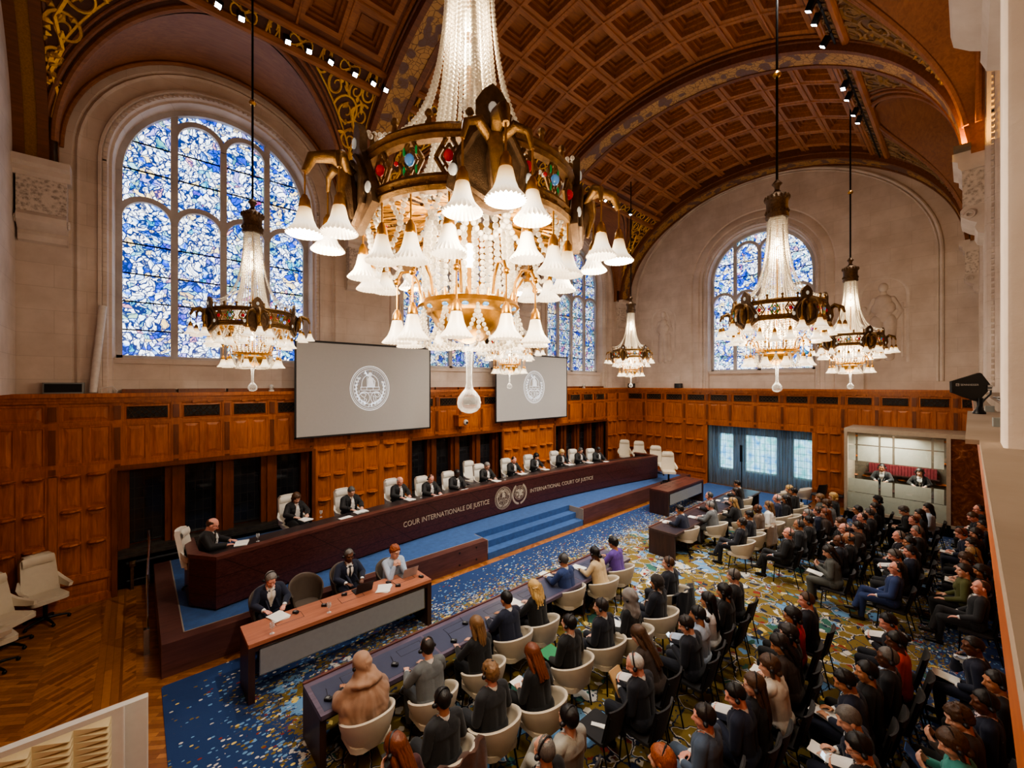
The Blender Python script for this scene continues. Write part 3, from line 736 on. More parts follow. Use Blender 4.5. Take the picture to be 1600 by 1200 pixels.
def wainscot(root, g, a0, a1, openings, ventzones, name='oak_wainscot'):
    mb, cv, vents = MB(), MB(), []
    zones = []; c = a0
    for o0, o1 in openings: zones += [(c, o0, 0), (o0, o1, 1)]; c = o1
    zones.append((c, a1, 0))
    for z0, z1, op in zones:
        n = max(1, round((z1 - z0) / 1.06)) if op or (z1-z0) < 3.2 else round((z1 - z0)/1.1); last = z1 == a1
        fbox(mb, g, z0, z1, 2.88, 4.6, -.12, 0)
        if not op: fbox(mb, g, z0, z1, 0, 2.9, -.12, 0); pier_zone(mb, g, z0 + .07, z1 - .07, n)
        upper_zone(mb, cv, vents, g, z0, z1, n, op or ventzones, last)
    cornice(mb, g, a0, a1)
    mb.build(name, M['oak'], root); cv.build('carved_ornament', M['oak_dark'], root)
    vb, vl = MB(), MB()
    for g_, p, q in vents:
        fbox(vb, g_, p, q, 4.1, 4.36, .03, .036)
        z0, z1 = 4.1, 4.36; n = int((q - p)/.065)
        for i in range(n + 1):
            x = p + (q - p)*i/n
            for s_ in (-1, 1):
                xa, xb = x - .13*s_, x + .13*s_
                xa, xb = min(max(xa, p), q), min(max(xb, p), q)
                if i % 2 == 0: vl.tube([g_(xa, z0, .045), g_(xb, z1, .045)], .007, 4)
        for za in (4.1, 4.36): vl.tube([g_(p, za, .045), g_(q, za, .045)], .012, 4)
    vb.build('vent', M['black_metal'], root); vl.build('vent_grille', M['bronze_dark'], root)
OPEN = [(-.32, 3.9), (7.2, 11.4), (14.77, 18.91)]
wainscot(wl, gL, UF, UB, OPEN, False)
wainscot(wb, gB, -.7, 13.3, [(4.43, 8.72)], True)
wainscot(wf, gF, -.7, 13.3, [], False)
# recessed dark leaded windows in the openings of the left wall
n = 5
for o0, o1 in OPEN:
    w = sroot('window_%d' % n); n += 1
    mb = MB(); mb.box(o0, o1, 13.86, 13.95, 0, 2.95); mb.box(o0 - .1, o0, 13.2, 13.9, 0, 2.95); mb.box(o1, o1 + .1, 13.2, 13.9, 0, 2.95); mb.box(o0, o1, 13.2, 13.9, 2.9, 3.0)
    W = (o1 - o0)/4
    for i in range(5):
        x = o0 + W*i; mb.box(max(o0, x - .2), min(o1, x + .2), 13.6, 13.86, .9, 2.9); mb.box(max(o0, x - .06), min(o1, x + .06), 13.52, 13.6, .9, 2.9)
    mb.build('frame', M['oak_dark'], w)
    mb = MB()
    for i in range(4): mb.box(o0 + W*i + .2, o0 + W*(i+1) - .2, 13.80, 13.83, 1.0, 2.8)
    mb.build('leaded_pane', M['dark_glass'], w)
    mb = MB(); mb.box(o0, o1, 13.42, 13.88, .86, .95); mb.box(o0, o1, 13.36, 13.5, .78, .86); mb.build('window_sill', plain('dark_marble', (58,52,46), .35, 0, .5, 9), w)
    mb = MB(); mb.box(o0, o1, 13.6, 13.86, 0, .8); mb.build('dark_dado', M['black_metal'], w)
    r = thing('radiator', 'dark pipe radiator on short stands under the %s dark window of the left wall' % ['first', 'second', 'third'][n - 6], 'radiator', ((o0 + o1)/2, 13.45, 0))
    hw = (o1 - o0)/2 - .15
    mb = MB(); mb.tube([(-hw, 0, .62), (hw, 0, .62)], .075, 12); mb.tube([(-hw, 0, .2), (hw, 0, .2)], .05, 12); mb.build('pipe', M['black_metal'], r, 40)
    for k in range(5):
        mb = MB(); x = -hw + .1 + (2*hw - .2)*k/4; mb.box(x - .03, x + .03, -.06, .06, 0, .56); mb.lathe([(.085,-.07),(.095,0),(.085,.07)], 12, (x, 0, .62)); mb.build('stand', M['bronze_dark'], r)

# curtained garden window in the back wall
w = sroot('window_8'); mb = MB()
for v0, v1 in ((7.75, 8.4), (5.9, 7.2), (4.55, 5.25)): mb.box(UB + .75, UB + .77, v0, v1, .75, 2.45)
mb.build('pane', M['daylight'], w)
mb = MB(); mb.box(UB + .8, UB + .9, 4.2, 8.9, 0, 3.0); mb.box(UB, UB + .9, 4.33, 4.43, 0, 3); mb.box(UB, UB + .9, 8.72, 8.82, 0, 3); mb.box(UB, UB + .9, 4.4, 8.8, 2.9, 3.0)
for v0, v1 in ((8.4, 8.72), (7.2, 7.75), (5.25, 5.9), (4.43, 4.55)): mb.box(UB + .6, UB + .8, v0, v1, 0, 2.9)
mb.box(UB + .5, UB + .8, 4.43, 8.72, 0, .72); mb.box(UB + .6, UB + .8, 4.43, 8.72, 2.45, 2.9)
mb.build('frame', M['sill'], w)
mb = MB(); rows = []
for k in range(5):
    z = .03 + 2.86*k/4
    rows.append([(UB + .1 + .05*math.sin(i*.9 + .5*math.sin(i*.13)) + .03*math.sin(i*.37 + k*.2), 4.45 + 4.25*i/220, z) for i in range(221)])
mb.grid(rows)
tag(mb.build('curtain', M['curtain'], None, 180), 'sheer blue grey floor length curtain across the garden window', 'curtain')

# sculpted relief niches on the back wall
def relief(label, v, z0, z1, hw, sword):
    r = thing('relief_sculpture', label, 'sculpture', (UB, v, z0))
    H_ = z1 - z0
    mb = MB(); zs = H_ - hw
    pth = arch_path(0, hw, 0, zs, 16)
    mb.grid([[(-.012, a*q, z if q == 1 else (z if z < .01 else z)) for a, z in arch_path(0, hw*q, 0, zs, 16)] for q in (1.06,)] + [[(d, a, z) for a, z in arch_path(0, hw*q, .0, zs, 16)] for q, d in ((1.0, -.012), (.97, .0))])
    mb.build('niche_edge', M['stone_plain'], r, 40)
    bm_ = MB(); s_ = (H_ - .12)/1.9; Y = lambda x, z: (0, x*s_, z*s_ + .06)
    def cap(a, b, ra, rb): bm_.capsule(Y(*a), Y(*b), ra*s_, rb*s_, 10, 3)
    bm_.ball(Y(0, 1.72), (.10*s_, .09*s_, .115*s_), 12, 8); cap((0,1.6),(0,1.5),.06,.08); cap((-.06,1.25),(.06,1.25),.17,.17); cap((0,1.4),(0,1.0),.17,.14)
    cap((-.16,1.45),(-.3,1.15),.06,.05); cap((.16,1.45),(.28,1.15),.06,.05)
    if sword: cap((-.3,1.15),(-.2,.95),.05,.04); cap((.28,1.15),(.34,1.28),.05,.04); cap((-.33,1.32),(-.33,.1),.022,.022); cap((-.5,1.2),(-.16,1.2),.02,.02); cap((.1,.95),(.12,.1),.14,.1); cap((-.1,.95),(-.1,.1),.14,.1)
    else: cap((-.3,1.15),(-.14,1.75),.05,.035); cap((.28,1.15),(.1,.95),.05,.04); cap((.05,.95),(.12,.08),.13,.08); cap((-.07,.95),(-.08,.08),.12,.08); cap((-.2,1.0),(-.22,.15),.06,.1)
    bm_.v = [(x*.45, y, z) for x, y, z in bm_.v]
    bm_.build('figure', M['stone_plain'], r, 60)
relief('carved stone relief of a standing figure left of the back window', 11.05, 5.95, 8.95, .63, False)
relief('carved stone relief of a figure with a sword right of the back window', 2.2, 5.7, 8.9, .65, True)
# ================================================================== STAGE AND BENCH
st = thing('stage_platform', 'raised dark wooden stage with royal blue carpet and three carpeted steps', 'stage', (0,0,0))
S0, S1, S2, S3 = .31, 7.24, 11.5, 19.75
for a, b, c, d in ((S0, S1, 9.0, 9.23), (S2, S3, 9.0, 9.23), (S0, S0 + .32, 9.23, 13.2), (S3 - .5, S3, 9.23, 13.2)):
    mb = MB(); mb.box(a, b, c, d, 0, .56); mb.build('kerb', M['kerb'], st)
for q in ((S2 - .02, S2, 9.0, 9.62, 0, .562), (S1, S1 + .015, 9.0, 9.62, 0, .562), (S0 + .3, S0 + .32, 9.23, 13.2, .55, .565), (S0 + .3, S1, 9.225, 9.24, .55, .565)):
    mb = MB(); mb.box(*q); mb.build('kerb_trim', M['kerb_grey'], st)
mb = MB(); mb.box(S0 + .32, S1, 9.23, 13.2, .1, .56); mb.box(S1, S2, 9.64, 13.2, .1, .56); mb.box(S2, S3 - .5, 9.23, 13.2, .1, .56); mb.box(S0 + .8, S3 - .6, 11.0, 13.2, .56, .75)
mb.build('carpet', M['blue_carpet'], st)
for y0, z1 in ((9.0, .187), (9.32, .373)):
    mb = MB(); mb.box(S1, S2, y0, 9.64, 0 if z1 < .2 else .187, z1); mb.build('step', M['blue_carpet'], st)
for x, z in ((6.3,.14),(6.3,.46),(6.85,.14),(6.85,.46)):
    mb = MB(); mb.lathe([(.0,0),(.022,0),(.022,.012),(.0,.012)], 10); mb.v = [(x + a, 9.0 - c, z + b) for a, b, c in mb.v]; mb.build('bolt', M['dark_plastic'], st)
RB, CB = 41.4, (9.45, 10.5 - 41.4)
def bv(u): return CB[1] + math.sqrt(RB*RB - (u - CB[0])**2)
def bn(u): n = Vector((u - CB[0], bv(u) - CB[1])); return n.normalized()
def bpt(u, d, z):
    """point d metres in front of the bench face at u"""
    n = bn(u); return (u - n.x*d, bv(u) - n.y*d, z)
be = thing('judges_bench', 'long curved dark red brown bench with metal lettering and two round emblems', 'bench', (0,0,0))
us = [1.13 + (17.8 - 1.13)*i/60 for i in range(61)]
def ring_sweep(mb, prof):
    """sweep a (depth behind the face, z) profile round the bench"""
    rows = [[(.76 + d*1.0, 11.2, z) for d, z in prof], [(.76 + d, 10.18 + d*.4, z) for d, z in prof]] + [[bpt(u if 0 < i < 60 else (u + (.15*1 if i == 0 else 0)*0), -d, z) for d, z in prof] for i, u in enumerate(us)] + [[(17.95 - d, 9.98 + d*.4, z) for d, z in prof], [(17.95 - d, 10.9, z) for d, z in prof]]
    mb.grid(rows, 0); mb.add(rows[0], [tuple(range(len(prof)))]); mb.add(rows[-1], [tuple(range(len(prof)))])
mb = MB(); ring_sweep(mb, [(.0, .6), (.0, 1.53), (.06, 1.53), (.06, .6)]); mb.build('front_panel', M['bench_front'], be)
mb = MB(); ring_sweep(mb, [(.05, .56), (.05, .6), (.1, .6), (.1, .56)]); mb.build('plinth', M['black_metal'], be)
mb = MB(); ring_sweep(mb, [(-.02, 1.53), (-.02, 1.6), (.16, 1.6), (.16, 1.53)]); mb.build('top_rail', M['bench_top'], be)
mb = MB(); mb.grid([[bpt(u, -d, z) for d, z in ((.12,1.5),(.85,1.5),(.85,1.46),(.12,1.46))] for u in us], 0, cu=True); mb.build('desktop', M['desk_black'], be)
for u in (1.3, 4.5, 7.8, 11.2, 14.5, 17.6):
    mb = MB(); a = bpt(u, -.2, 0); b = bpt(u, -.8, 0)
    mb.add([(a[0]-.02,a[1],.56),(b[0]-.02,b[1],.56),(b[0]-.02,b[1],1.46),(a[0]-.02,a[1],1.46),(a[0]+.02,a[1],.56),(b[0]+.02,b[1],.56),(b[0]+.02,b[1],1.46),(a[0]+.02,a[1],1.46)], [(0,1,2,3),(4,5,6,7),(0,1,5,4),(1,2,6,5),(2,3,7,6),(3,0,4,7)])
    mb.build('support_panel', M['table_dark'], be)
def text_mesh(s_):
    cu = bpy.data.curves.new('t', 'FONT'); cu.body = s_; cu.extrude = .02; cu.size = 1; cu.offset = -.004; cu.resolution_u = 3
    o = bpy.data.objects.new('t', cu); col.objects.link(o); dg = bpy.context.evaluated_depsgraph_get(); dg.update()
    me = bpy.data.meshes.new_from_object(o.evaluated_get(dg)); vs = [tuple(v.co) for v in me.vertices]; fs = [tuple(p.vertices) for p in me.polygons]
    bpy.data.objects.remove(o); bpy.data.curves.remove(cu); bpy.data.meshes.remove(me); return vs, fs
def lettering(s_, x0, x1, zc, h, fn, mat, parent):
    """small-capitals lettering fitted between x0 and x1 with serifs"""
    vs, fs = text_mesh(s_); xs = [v[0] for v in vs]; ys = [v[1] for v in vs]
    a, b, c, d = min(xs), max(xs), min(ys), max(ys)
    mb = MB(); mb.add([fn(x0 + (x - a)/(b - a)*(x1 - x0), zc + ((y - c)/(d - c) - .5)*h, .012 if z > 0 else .0) for x, y, z in vs], fs)
    return mb.build('lettering', mat, parent)
bfn = lambda a, z, d: bpt(a, d, z)
lettering('COUR INTERNATIONALE DE JUSTICE', 5.36, 8.5, 1.06, .19, bfn, M['letter'], be)
lettering('INTERNATIONAL COURT OF JUSTICE', 10.38, 13.75, 1.08, .18, bfn, M['letter'], be)

def ribbon(mb, pts, w, fn, h=.004, closed=False, m=0):
    P = [Vector(p) for p in pts]; n = len(P); rows = []
    for i, p in enumerate(P):
        t = (P[(i+1) % n] - P[i-1]) if (closed or 0 < i < n-1) else (P[1]-P[0] if i == 0 else P[-1]-P[-2])
        t = t.normalized() if t.length else Vector((1,0)); nn = Vector((-t.y, t.x))*w/2
        a, b = p - nn, p + nn; rows.append([fn(a.x, a.y, h), fn(b.x, b.y, h)])
    mb.grid(rows, m, cv=closed)
def poly(mb, pts, fn, h=.004, m=0): mb.add([fn(x, y, h) for x, y in pts], [tuple(range(len(pts)))], m)
def circ(cx, cy, r, a0=0, a1=360, n=40): return [(cx + r*math.cos(math.radians(a0 + (a1-a0)*i/n)), cy + r*math.sin(math.radians(a0 + (a1-a0)*i/n))) for i in range(n + 1)]
def leafp(x, y, a, L, w):
    c, s_ = math.cos(a), math.sin(a); return [(x, y), (x + L*.5*c - w*s_, y + L*.5*s_ + w*c), (x + L*c, y + L*s_), (x + L*.5*c + w*s_, y + L*.5*s_ - w*c)]
def court_seal(mb, fn, tint=None):
    for r, w in ((.97, .035), (.9, .02), (.82, .02)): ribbon(mb, circ(0,0,r,n=64)[:-1], w, fn, closed=True)
    for k in range(-8, 9):
        a = math.radians(90 + k*9.5)
        if abs(k) > 0: poly(tint or mb, [(.5*math.cos(a-.035), .08+.5*math.sin(a-.035)*.9), (.8*math.cos(a-.05), .0+.8*math.sin(a-.05)), (.8*math.cos(a+.05), .8*math.sin(a+.05)), (.5*math.cos(a+.035), .08+.5*math.sin(a+.035)*.9)], fn, .003)
    ribbon(mb, [(-.42,.05)] + circ(0,.18,.42,180,0,24) + [(.42,.05)], .03, fn)
    # seated figure with raised hand, on a course of blocks
    poly(mb, [(-.14,.05),(.2,.05),(.16,.28),(.12,.44),(.05,.52),(-.05,.52),(-.12,.4),(-.1,.2)], fn); poly(mb, circ(0,.62,.085,n=14)[:-1], fn, .005)
    poly(mb, [(-.06,.5),(-.2,.56),(-.27,.72),(-.22,.74),(-.14,.62),(-.02,.56)], fn); poly(mb, [(-.32,.62),(-.24,.78),(-.16,.62)], fn); ribbon(mb, [(.12,.45),(.24,.3),(.2,.05)], .05, fn)
    ribbon(mb, [(-.14,.05),(-.16,.5)], .03, fn)
    for y in (.05, -.08, -.2): ribbon(mb, [(-.48,y),(.48,y)], .025, fn)
    for x in (-.46,-.17,.15,.46): ribbon(mb, [(x,.05),(x,-.08)], .025, fn)
    for x in (-.55,0,.55): ribbon(mb, [(x,-.08),(x,-.2)], .025, fn)
    # two globes
    for cx, bl in ((-.3, [[(-.2,.16),(-.05,.22),(.1,.15),(.02,.02),(-.08,.06)],[(.02,-.02),(.12,-.06),(.06,-.24),(-.02,-.16)]]), (.3, [[(-.1,.2),(.08,.22),(.18,.06),(.06,.02),(-.04,.08)],[(-.16,.1),(-.02,.0),(.0,-.2),(-.1,-.16)],[(.1,-.08),(.2,-.1),(.14,-.18)]])):
        ribbon(mb, circ(cx,-.42,.27,n=30)[:-1], .03, fn, closed=True)
        for b in bl: ribbon(mb, [(cx + x, -.42 + y) for x, y in b], .035, fn, closed=True)
    for s_ in (-1, 1):
        for k in range(9):
            a = math.radians(262 - s_*0 + s_*(10 + k*13)); r = .7
            x, y = r*math.cos(a), r*math.sin(a); poly(mb, leafp(x, y, a + s_*1.9, .17, .05), fn); poly(mb, leafp(x, y, a + s_*.8, .13, .04), fn)
        ribbon(mb, [(.7*math.cos(math.radians(270 + s_*q)), .7*math.sin(math.radians(270 + s_*q))) for q in range(4, 110, 6)], .025, fn)
        ribbon(mb, [(s_*.02,-.68),(s_*.1,-.84)], .035, fn)
def un_emblem(mb, fn):
    for r in (.17,.33,.49,.62): ribbon(mb, circ(0,.1,r,n=40)[:-1], .035, fn, closed=True)
    for k in range(4): a = PI*k/4; ribbon(mb, [(-.62*math.cos(a), .1-.62*math.sin(a)), (.62*math.cos(a), .1+.62*math.sin(a))], .022, fn)
    rnd = random.Random(3)
    for cx, cy, R in ((-.12,.3,.2),(.25,.2,.24),(.1,-.06,.2),(-.3,-.05,.16),(-.05,-.3,.14),(.36,-.12,.12),(-.36,.3,.11),(.02,.12,.13)):
        poly(mb, [(cx + R*rnd.uniform(.6,1)*math.cos(q*PI/5), cy + R*rnd.uniform(.5,.9)*math.sin(q*PI/5)) for q in range(10)], fn, .006)
    for s_ in (-1, 1):
        pts = [(s_*.84*math.sin(math.radians(q)), .0 - .88*math.cos(math.radians(q))) for q in range(6, 150, 8)]
        ribbon(mb, pts, .04, fn)
        for i, (x, y) in enumerate(pts):
            a = math.atan2(y, x) + s_*PI/2
            for o in (-.6, .6): poly(mb, leafp(x, y, a + o, .17, .05), fn)
def placed(u, z, r): return lambda x, y, h: bpt(u + x*r, h + .004, z + y*r)
mb = MB(); court_seal(mb, placed(9.12, 1.08, .38)); poly(mb, circ(0,0,.99,n=40)[:-1], placed(9.12, 1.08, .38), .0, 1)
mb.build('court_emblem', [M['letter'], plain('emblem_ground', (92,66,56), .4, .3)], be)
mb = MB(); un_emblem(mb, placed(9.86, 1.1, .38)); mb.build('laurel_globe_emblem', M['letter'], be)

# ---- glass and steel hand rail at the stage's left end
hr = thing('handrail', 'thin steel handrail with glass panel at the left end of the stage', 'handrail', (.2, 10.6, 0))
mb = MB(); mb.tube([(-.05,-.55,.3),(-.05,-.55,1.42),(0,.5,1.72),(.0,1.25,1.75),(0,1.25,.56)], .018, 8); mb.build('rail', M['chrome'], hr, 40)
mb = MB(); mb.box(-.056,-.048,-.52,.5,.35,1.38); mb.build('glass_panel', M['booth_glass'], hr)
mb = MB(); mb.box(-.1,-.02,-.6,-.5,0,.45); mb.build('foot', M['chrome'], hr)

# ================================================================== TABLES
def panel_table(label, u0, u1, v0, v1, top):
    t = thing('panel_table', label, 'table', (u0, v0, 0)); L, D = u1 - u0, v1 - v0
    mb = MB(); mb.rbox(0, L, 0, D, .87, .93, .008, k=1); mb.build('tabletop', top, t)
    for x in (0, L - .09): mb = MB(); mb.box(x, x + .09, 0, D, 0, .87); mb.build('leg', M['table_dark'], t)
    mb = MB(); mb.box(.09, L - .09, .02, .05, .78, .87); mb.build('apron', M['table_dark'], t)
    mb = MB(); mb.box(.16, L - .16, .01, .03, .4, .8); mb.build('privacy_panel', plain('frosted_grey_panel', (146,149,154), .4, .15, .06), t)
    mb = MB(); mb.box(.15, L - .15, .006, .034, .39, .405); mb.box(.15, L - .15, .006, .034, .8, .815); mb.box(.145, .16, .006, .034, .39, .815); mb.box(L - .16, L - .145, .006, .034, .39, .815); mb.build('panel_frame', M['chrome'], t)
    for k in range(3):
        x = L*(.14 + .33*k); mb = MB(); r = [(x, D*.42), (x + .42, D*.42), (x + .42, D*.74), (x, D*.74)]
        for i in range(4): a, b = r[i], r[(i+1) % 4]; mb.tube([(a[0],a[1],.931),(b[0],b[1],.931)], .0035, 4)
        mb.build('cable_flap', M['dark_plastic'], t)
panel_table('long brown registry table with frosted front panel below the left end of the bench', 1.26, 4.45, 7.35, 8.02, M['table'])
panel_table('empty brown table with frosted front panel near the far end of the stage', 14.5, 17.52, 7.45, 8.2, M['bench_top'])
def desk(label, u0, u1, v0, v1, top, parts):
    t = thing('delegation_desk', label, 'desk', (u0, v0, 0)); L, D = u1 - u0, v1 - v0
    mb = MB(); mb.rbox(0, L, 0, D, .68, .74, .01, k=1); mb.build('desktop', top, t)
    mb = MB()
    n = 4
    for k in range(n): mb.box(.06 + k*(L-.08)/n, .04 + (k+1)*(L-.08)/n - .02, .06, D - .12, .7395, .7425)
    mb.build('inlay', parts, t)
    for x in [0] + [L*k/4 for k in (1,2,3)] + [L - .08]: mb = MB(); mb.box(x, x + .08, .05, D, 0, .68); mb.build('leg', M['table_dark'], t)
    mb = MB(); mb.box(.02, L - .02, D - .06, D - .03, .12, .68); mb.build('modesty_panel', M['table_dark'], t)
    mb = MB(); mb.box(0, L, D - .02, D + .02, .72, .76); mb.build('front_lip', M['bench_top'], t)
    for k in range(8):
        x = L*(.06 + .122*k); r = [(x, D*.5), (x + .4, D*.5), (x + .4, D*.72), (x, D*.72)]; mb = MB()
        for i in range(4): a, b = r[i], r[(i+1) % 4]; mb.tube([(a[0],a[1],.743),(b[0],b[1],.743)], .003, 4)
        mb.build('cable_flap', M['dark_plastic'], t)
desk('long grey blue delegation desk with the front row of the near block', 1.71, 8.75, 5.44, 6.2, M['desk'], M['desk_inlay'])
desk('long dark brown delegation desk with the front row of the far block', 11.02, 17.9, 5.43, 6.25, M['desk_brown'], plain('far_inlay', (56,50,58), .3, 0, .06))

# ================================================================== PROJECTION SCREENS
def screen(label, u0, u1):
    s_ = thing('projection_screen', label, 'screen', ((u0+u1)/2, 12.92, 3.32)); hw = (u1-u0)/2; H_ = 2.86
    mb = MB(); mb.box(-hw + .05, hw - .05, -.012, 0, .05, H_ - .06); mb.build('canvas', M['screen'], s_)
    mb = MB()
    for a in ((-hw,-hw+.05,0,H_), (hw-.05,hw,0,H_), (-hw,hw,0,.05), (-hw,hw,H_-.06,H_)): mb.box(a[0], a[1], -.018, .01, a[2], a[3])
    mb.build('border', M['border'], s_)
    mb = MB()
    for x in (-hw*.6, hw*.6): mb.box(x - .03, x + .03, 0, .42, .3, .36); mb.box(x - .03, x + .03, 0, .04, .1, H_ - .1); mb.box(x-.03, x+.03, 0, .46, H_ - .5, H_ - .44)
    mb.build('wall_bracket', M['black_metal'], s_)
    tint = MB(); mb = MB(); fn = lambda x, y, h: (x*.66, -.012 - h, H_*.505 + y*.74*.98)
    court_seal(mb, fn, tint); mb.build('projected_seal', M['seal'], s_); tint.build('projected_rays', M['seal_shade'], s_)
screen('wide projection screen showing a round court seal, nearest the camera', 3.34, 7.78)
screen('wide projection screen showing a round court seal, farther along the wall', 10.8, 15.25)

# ================================================================== CHANDELIERS
def bead_mesh(name, pts, r, spacing, seg=7, rings=5):
    """a string of crystal beads along a polyline"""
    P = [Vector(p) for p in pts]; L = [0]
    for a, b in zip(P, P[1:]): L.append(L[-1] + (b - a).length)
    n = max(2, int(L[-1]/spacing)); base = MB(); base.ball((0,0,0), r, seg, rings); mb = MB(); j = 0
    for i in range(n + 1):
        s_ = L[-1]*i/n
        while j < len(L) - 2 and L[j+1] < s_: j += 1
        t = (s_ - L[j])/max(1e-9, L[j+1] - L[j]); c = P[j].lerp(P[j+1], t)
        mb.add([(c.x + x, c.y + y, c.z + z) for x, y, z in base.v], base.f)
    return mb.mesh(name, M['bead'], 80)
NC = 5; RC = .75
cd = thing('crystal_chandelier', 'x', 'chandelier', (0,0,0), 0, None)
def cpol(r, a, z): return (r*math.cos(a), r*math.sin(a), z)
mb = MB(); mb.tube([(0,0,4.0),(0,0,9.4)], .022, 8); mb.build('rod', M['black_metal'], cd, 40)
mb = MB(); mb.lathe([(.0,-.05),(.05,-.04),(.075,0),(.05,.05),(.03,.07),(0,.08)], 14, (0,0,6.1)); mb.build('rod_knop', M['brass'], cd, 40)
mb = MB(); mb.lathe([(.03,4.05),(.07,4.0),(.09,3.97),(.05,3.92),(.04,3.86),(.08,3.8),(.15,3.76),(.2,3.7),(.21,3.66),(.185,3.62),(.18,3.5),(.195,3.46),(.18,3.4),(.2,3.34),(.19,3.3),(.14,3.3)], 22)
for k in range(16): mb.ball(cpol(.2, 2*PI*k/16, 3.69), (.025,.025,.05), 6, 4); mb.ball(cpol(.19, 2*PI*k/16, 3.42), (.022,.022,.03), 6, 4)
mb.build('cap', M['bronze_dark'], cd, 40)
# bead strands: inner column, draped outer groups, lower column, festoons
def col_strand(p0, p1, sag): return [Vector(p0).lerp(Vector(p1), t) + Vector((0,0,0)) - Vector((p1[0]-p0[0], p1[1]-p0[1], 0))*sag*math.sin(PI*t) for t in [i/16 for i in range(17)]]
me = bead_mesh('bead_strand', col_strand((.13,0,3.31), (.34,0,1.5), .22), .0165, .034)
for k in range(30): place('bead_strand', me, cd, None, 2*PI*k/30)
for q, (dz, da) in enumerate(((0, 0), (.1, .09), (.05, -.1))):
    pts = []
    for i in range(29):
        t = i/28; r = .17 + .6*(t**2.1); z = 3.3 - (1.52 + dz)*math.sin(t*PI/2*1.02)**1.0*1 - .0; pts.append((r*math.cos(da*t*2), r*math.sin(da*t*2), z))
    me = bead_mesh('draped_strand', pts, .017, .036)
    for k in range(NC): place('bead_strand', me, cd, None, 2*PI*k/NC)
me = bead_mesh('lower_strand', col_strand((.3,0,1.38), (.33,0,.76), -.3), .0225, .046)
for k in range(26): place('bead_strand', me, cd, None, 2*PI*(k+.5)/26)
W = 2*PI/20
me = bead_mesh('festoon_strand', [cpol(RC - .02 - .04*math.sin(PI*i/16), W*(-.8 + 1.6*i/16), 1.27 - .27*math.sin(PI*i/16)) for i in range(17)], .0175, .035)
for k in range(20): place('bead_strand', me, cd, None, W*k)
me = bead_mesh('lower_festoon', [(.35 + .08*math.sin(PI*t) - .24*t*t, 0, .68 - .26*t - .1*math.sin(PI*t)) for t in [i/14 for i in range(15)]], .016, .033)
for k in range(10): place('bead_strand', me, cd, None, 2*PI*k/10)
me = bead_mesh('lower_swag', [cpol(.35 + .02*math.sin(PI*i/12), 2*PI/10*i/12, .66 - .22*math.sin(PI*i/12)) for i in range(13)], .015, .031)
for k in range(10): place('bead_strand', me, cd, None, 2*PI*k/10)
# crown: two hoops, lattice with jewels, crests
mb = MB()
for z, w in ((1.29, .05), (1.58, .045)):
    mb.lathe([(RC-.03,z-w),(RC+.02,z-w),(RC+.035,z-w*.5),(RC+.02,z),(RC+.035,z+w*.5),(RC+.02,z+w),(RC-.03,z+w),(RC-.03,z-w)], 60)
for k in range(40): mb.ball(cpol(RC+.02, 2*PI*k/40, 1.29), .012, 5, 4)
for k in range(NC*4):
    a = 2*PI*(k+.5)/(NC*4)
    mb.tube([cpol(RC, a, 1.62), cpol(RC, a, 1.68)], [.02, .012], 6); mb.ball(cpol(RC, a, 1.69), .026, 6, 5)
mb.build('crown_hoop', M['bronze'], cd, 40)
zl_ = 1.435
def jewel(r): m_ = MB(); m_.ball((0,0,0), r, 8, 6); return m_
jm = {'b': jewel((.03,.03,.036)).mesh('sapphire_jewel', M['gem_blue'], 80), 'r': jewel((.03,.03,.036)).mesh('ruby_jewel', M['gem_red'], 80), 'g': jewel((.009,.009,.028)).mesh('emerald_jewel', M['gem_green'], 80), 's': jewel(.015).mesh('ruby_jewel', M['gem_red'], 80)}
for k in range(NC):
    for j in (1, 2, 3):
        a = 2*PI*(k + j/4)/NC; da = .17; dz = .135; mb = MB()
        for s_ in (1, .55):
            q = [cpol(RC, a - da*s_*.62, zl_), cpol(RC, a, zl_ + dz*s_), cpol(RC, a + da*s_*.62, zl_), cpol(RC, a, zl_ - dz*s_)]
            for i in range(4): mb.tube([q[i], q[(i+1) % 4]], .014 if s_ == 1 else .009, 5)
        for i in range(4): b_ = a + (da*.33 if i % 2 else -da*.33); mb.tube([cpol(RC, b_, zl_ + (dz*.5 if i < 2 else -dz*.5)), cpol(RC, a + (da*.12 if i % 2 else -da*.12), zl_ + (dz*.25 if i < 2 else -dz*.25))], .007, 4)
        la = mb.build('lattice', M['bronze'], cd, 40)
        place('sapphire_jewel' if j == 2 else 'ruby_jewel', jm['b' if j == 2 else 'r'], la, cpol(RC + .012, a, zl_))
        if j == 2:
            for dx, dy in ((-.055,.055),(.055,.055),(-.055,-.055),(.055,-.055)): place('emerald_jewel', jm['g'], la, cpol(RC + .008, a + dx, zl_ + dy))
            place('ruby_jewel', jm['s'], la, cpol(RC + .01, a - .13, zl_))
def cz(z): return 1.1 + (z - 1.18)*.83
def crest_pts(): return [(x, cz(z)) for x, z in [(-.24,1.34),(-.1,1.22),(0,1.18),(.1,1.22),(.24,1.34),(.2,1.55),(.12,1.74),(.085,1.8),(.09,1.92),(.05,2.0),(0,2.05),(-.05,2.0),(-.09,1.92),(-.085,1.8),(-.12,1.74),(-.2,1.55)]]
mb = MB(); mb.prism(crest_pts(), lambda x, z, h: cpol(RC + .02 + h - .1*max(0, abs(x) - .05)*0, x/RC, z), 0, .05)
mb.tube([cpol(RC + .08, .0, cz(1.3)), cpol(RC + .1, 0, cz(1.5)), cpol(RC + .11, 0, cz(1.66))], [.02,.05,.03], 8)
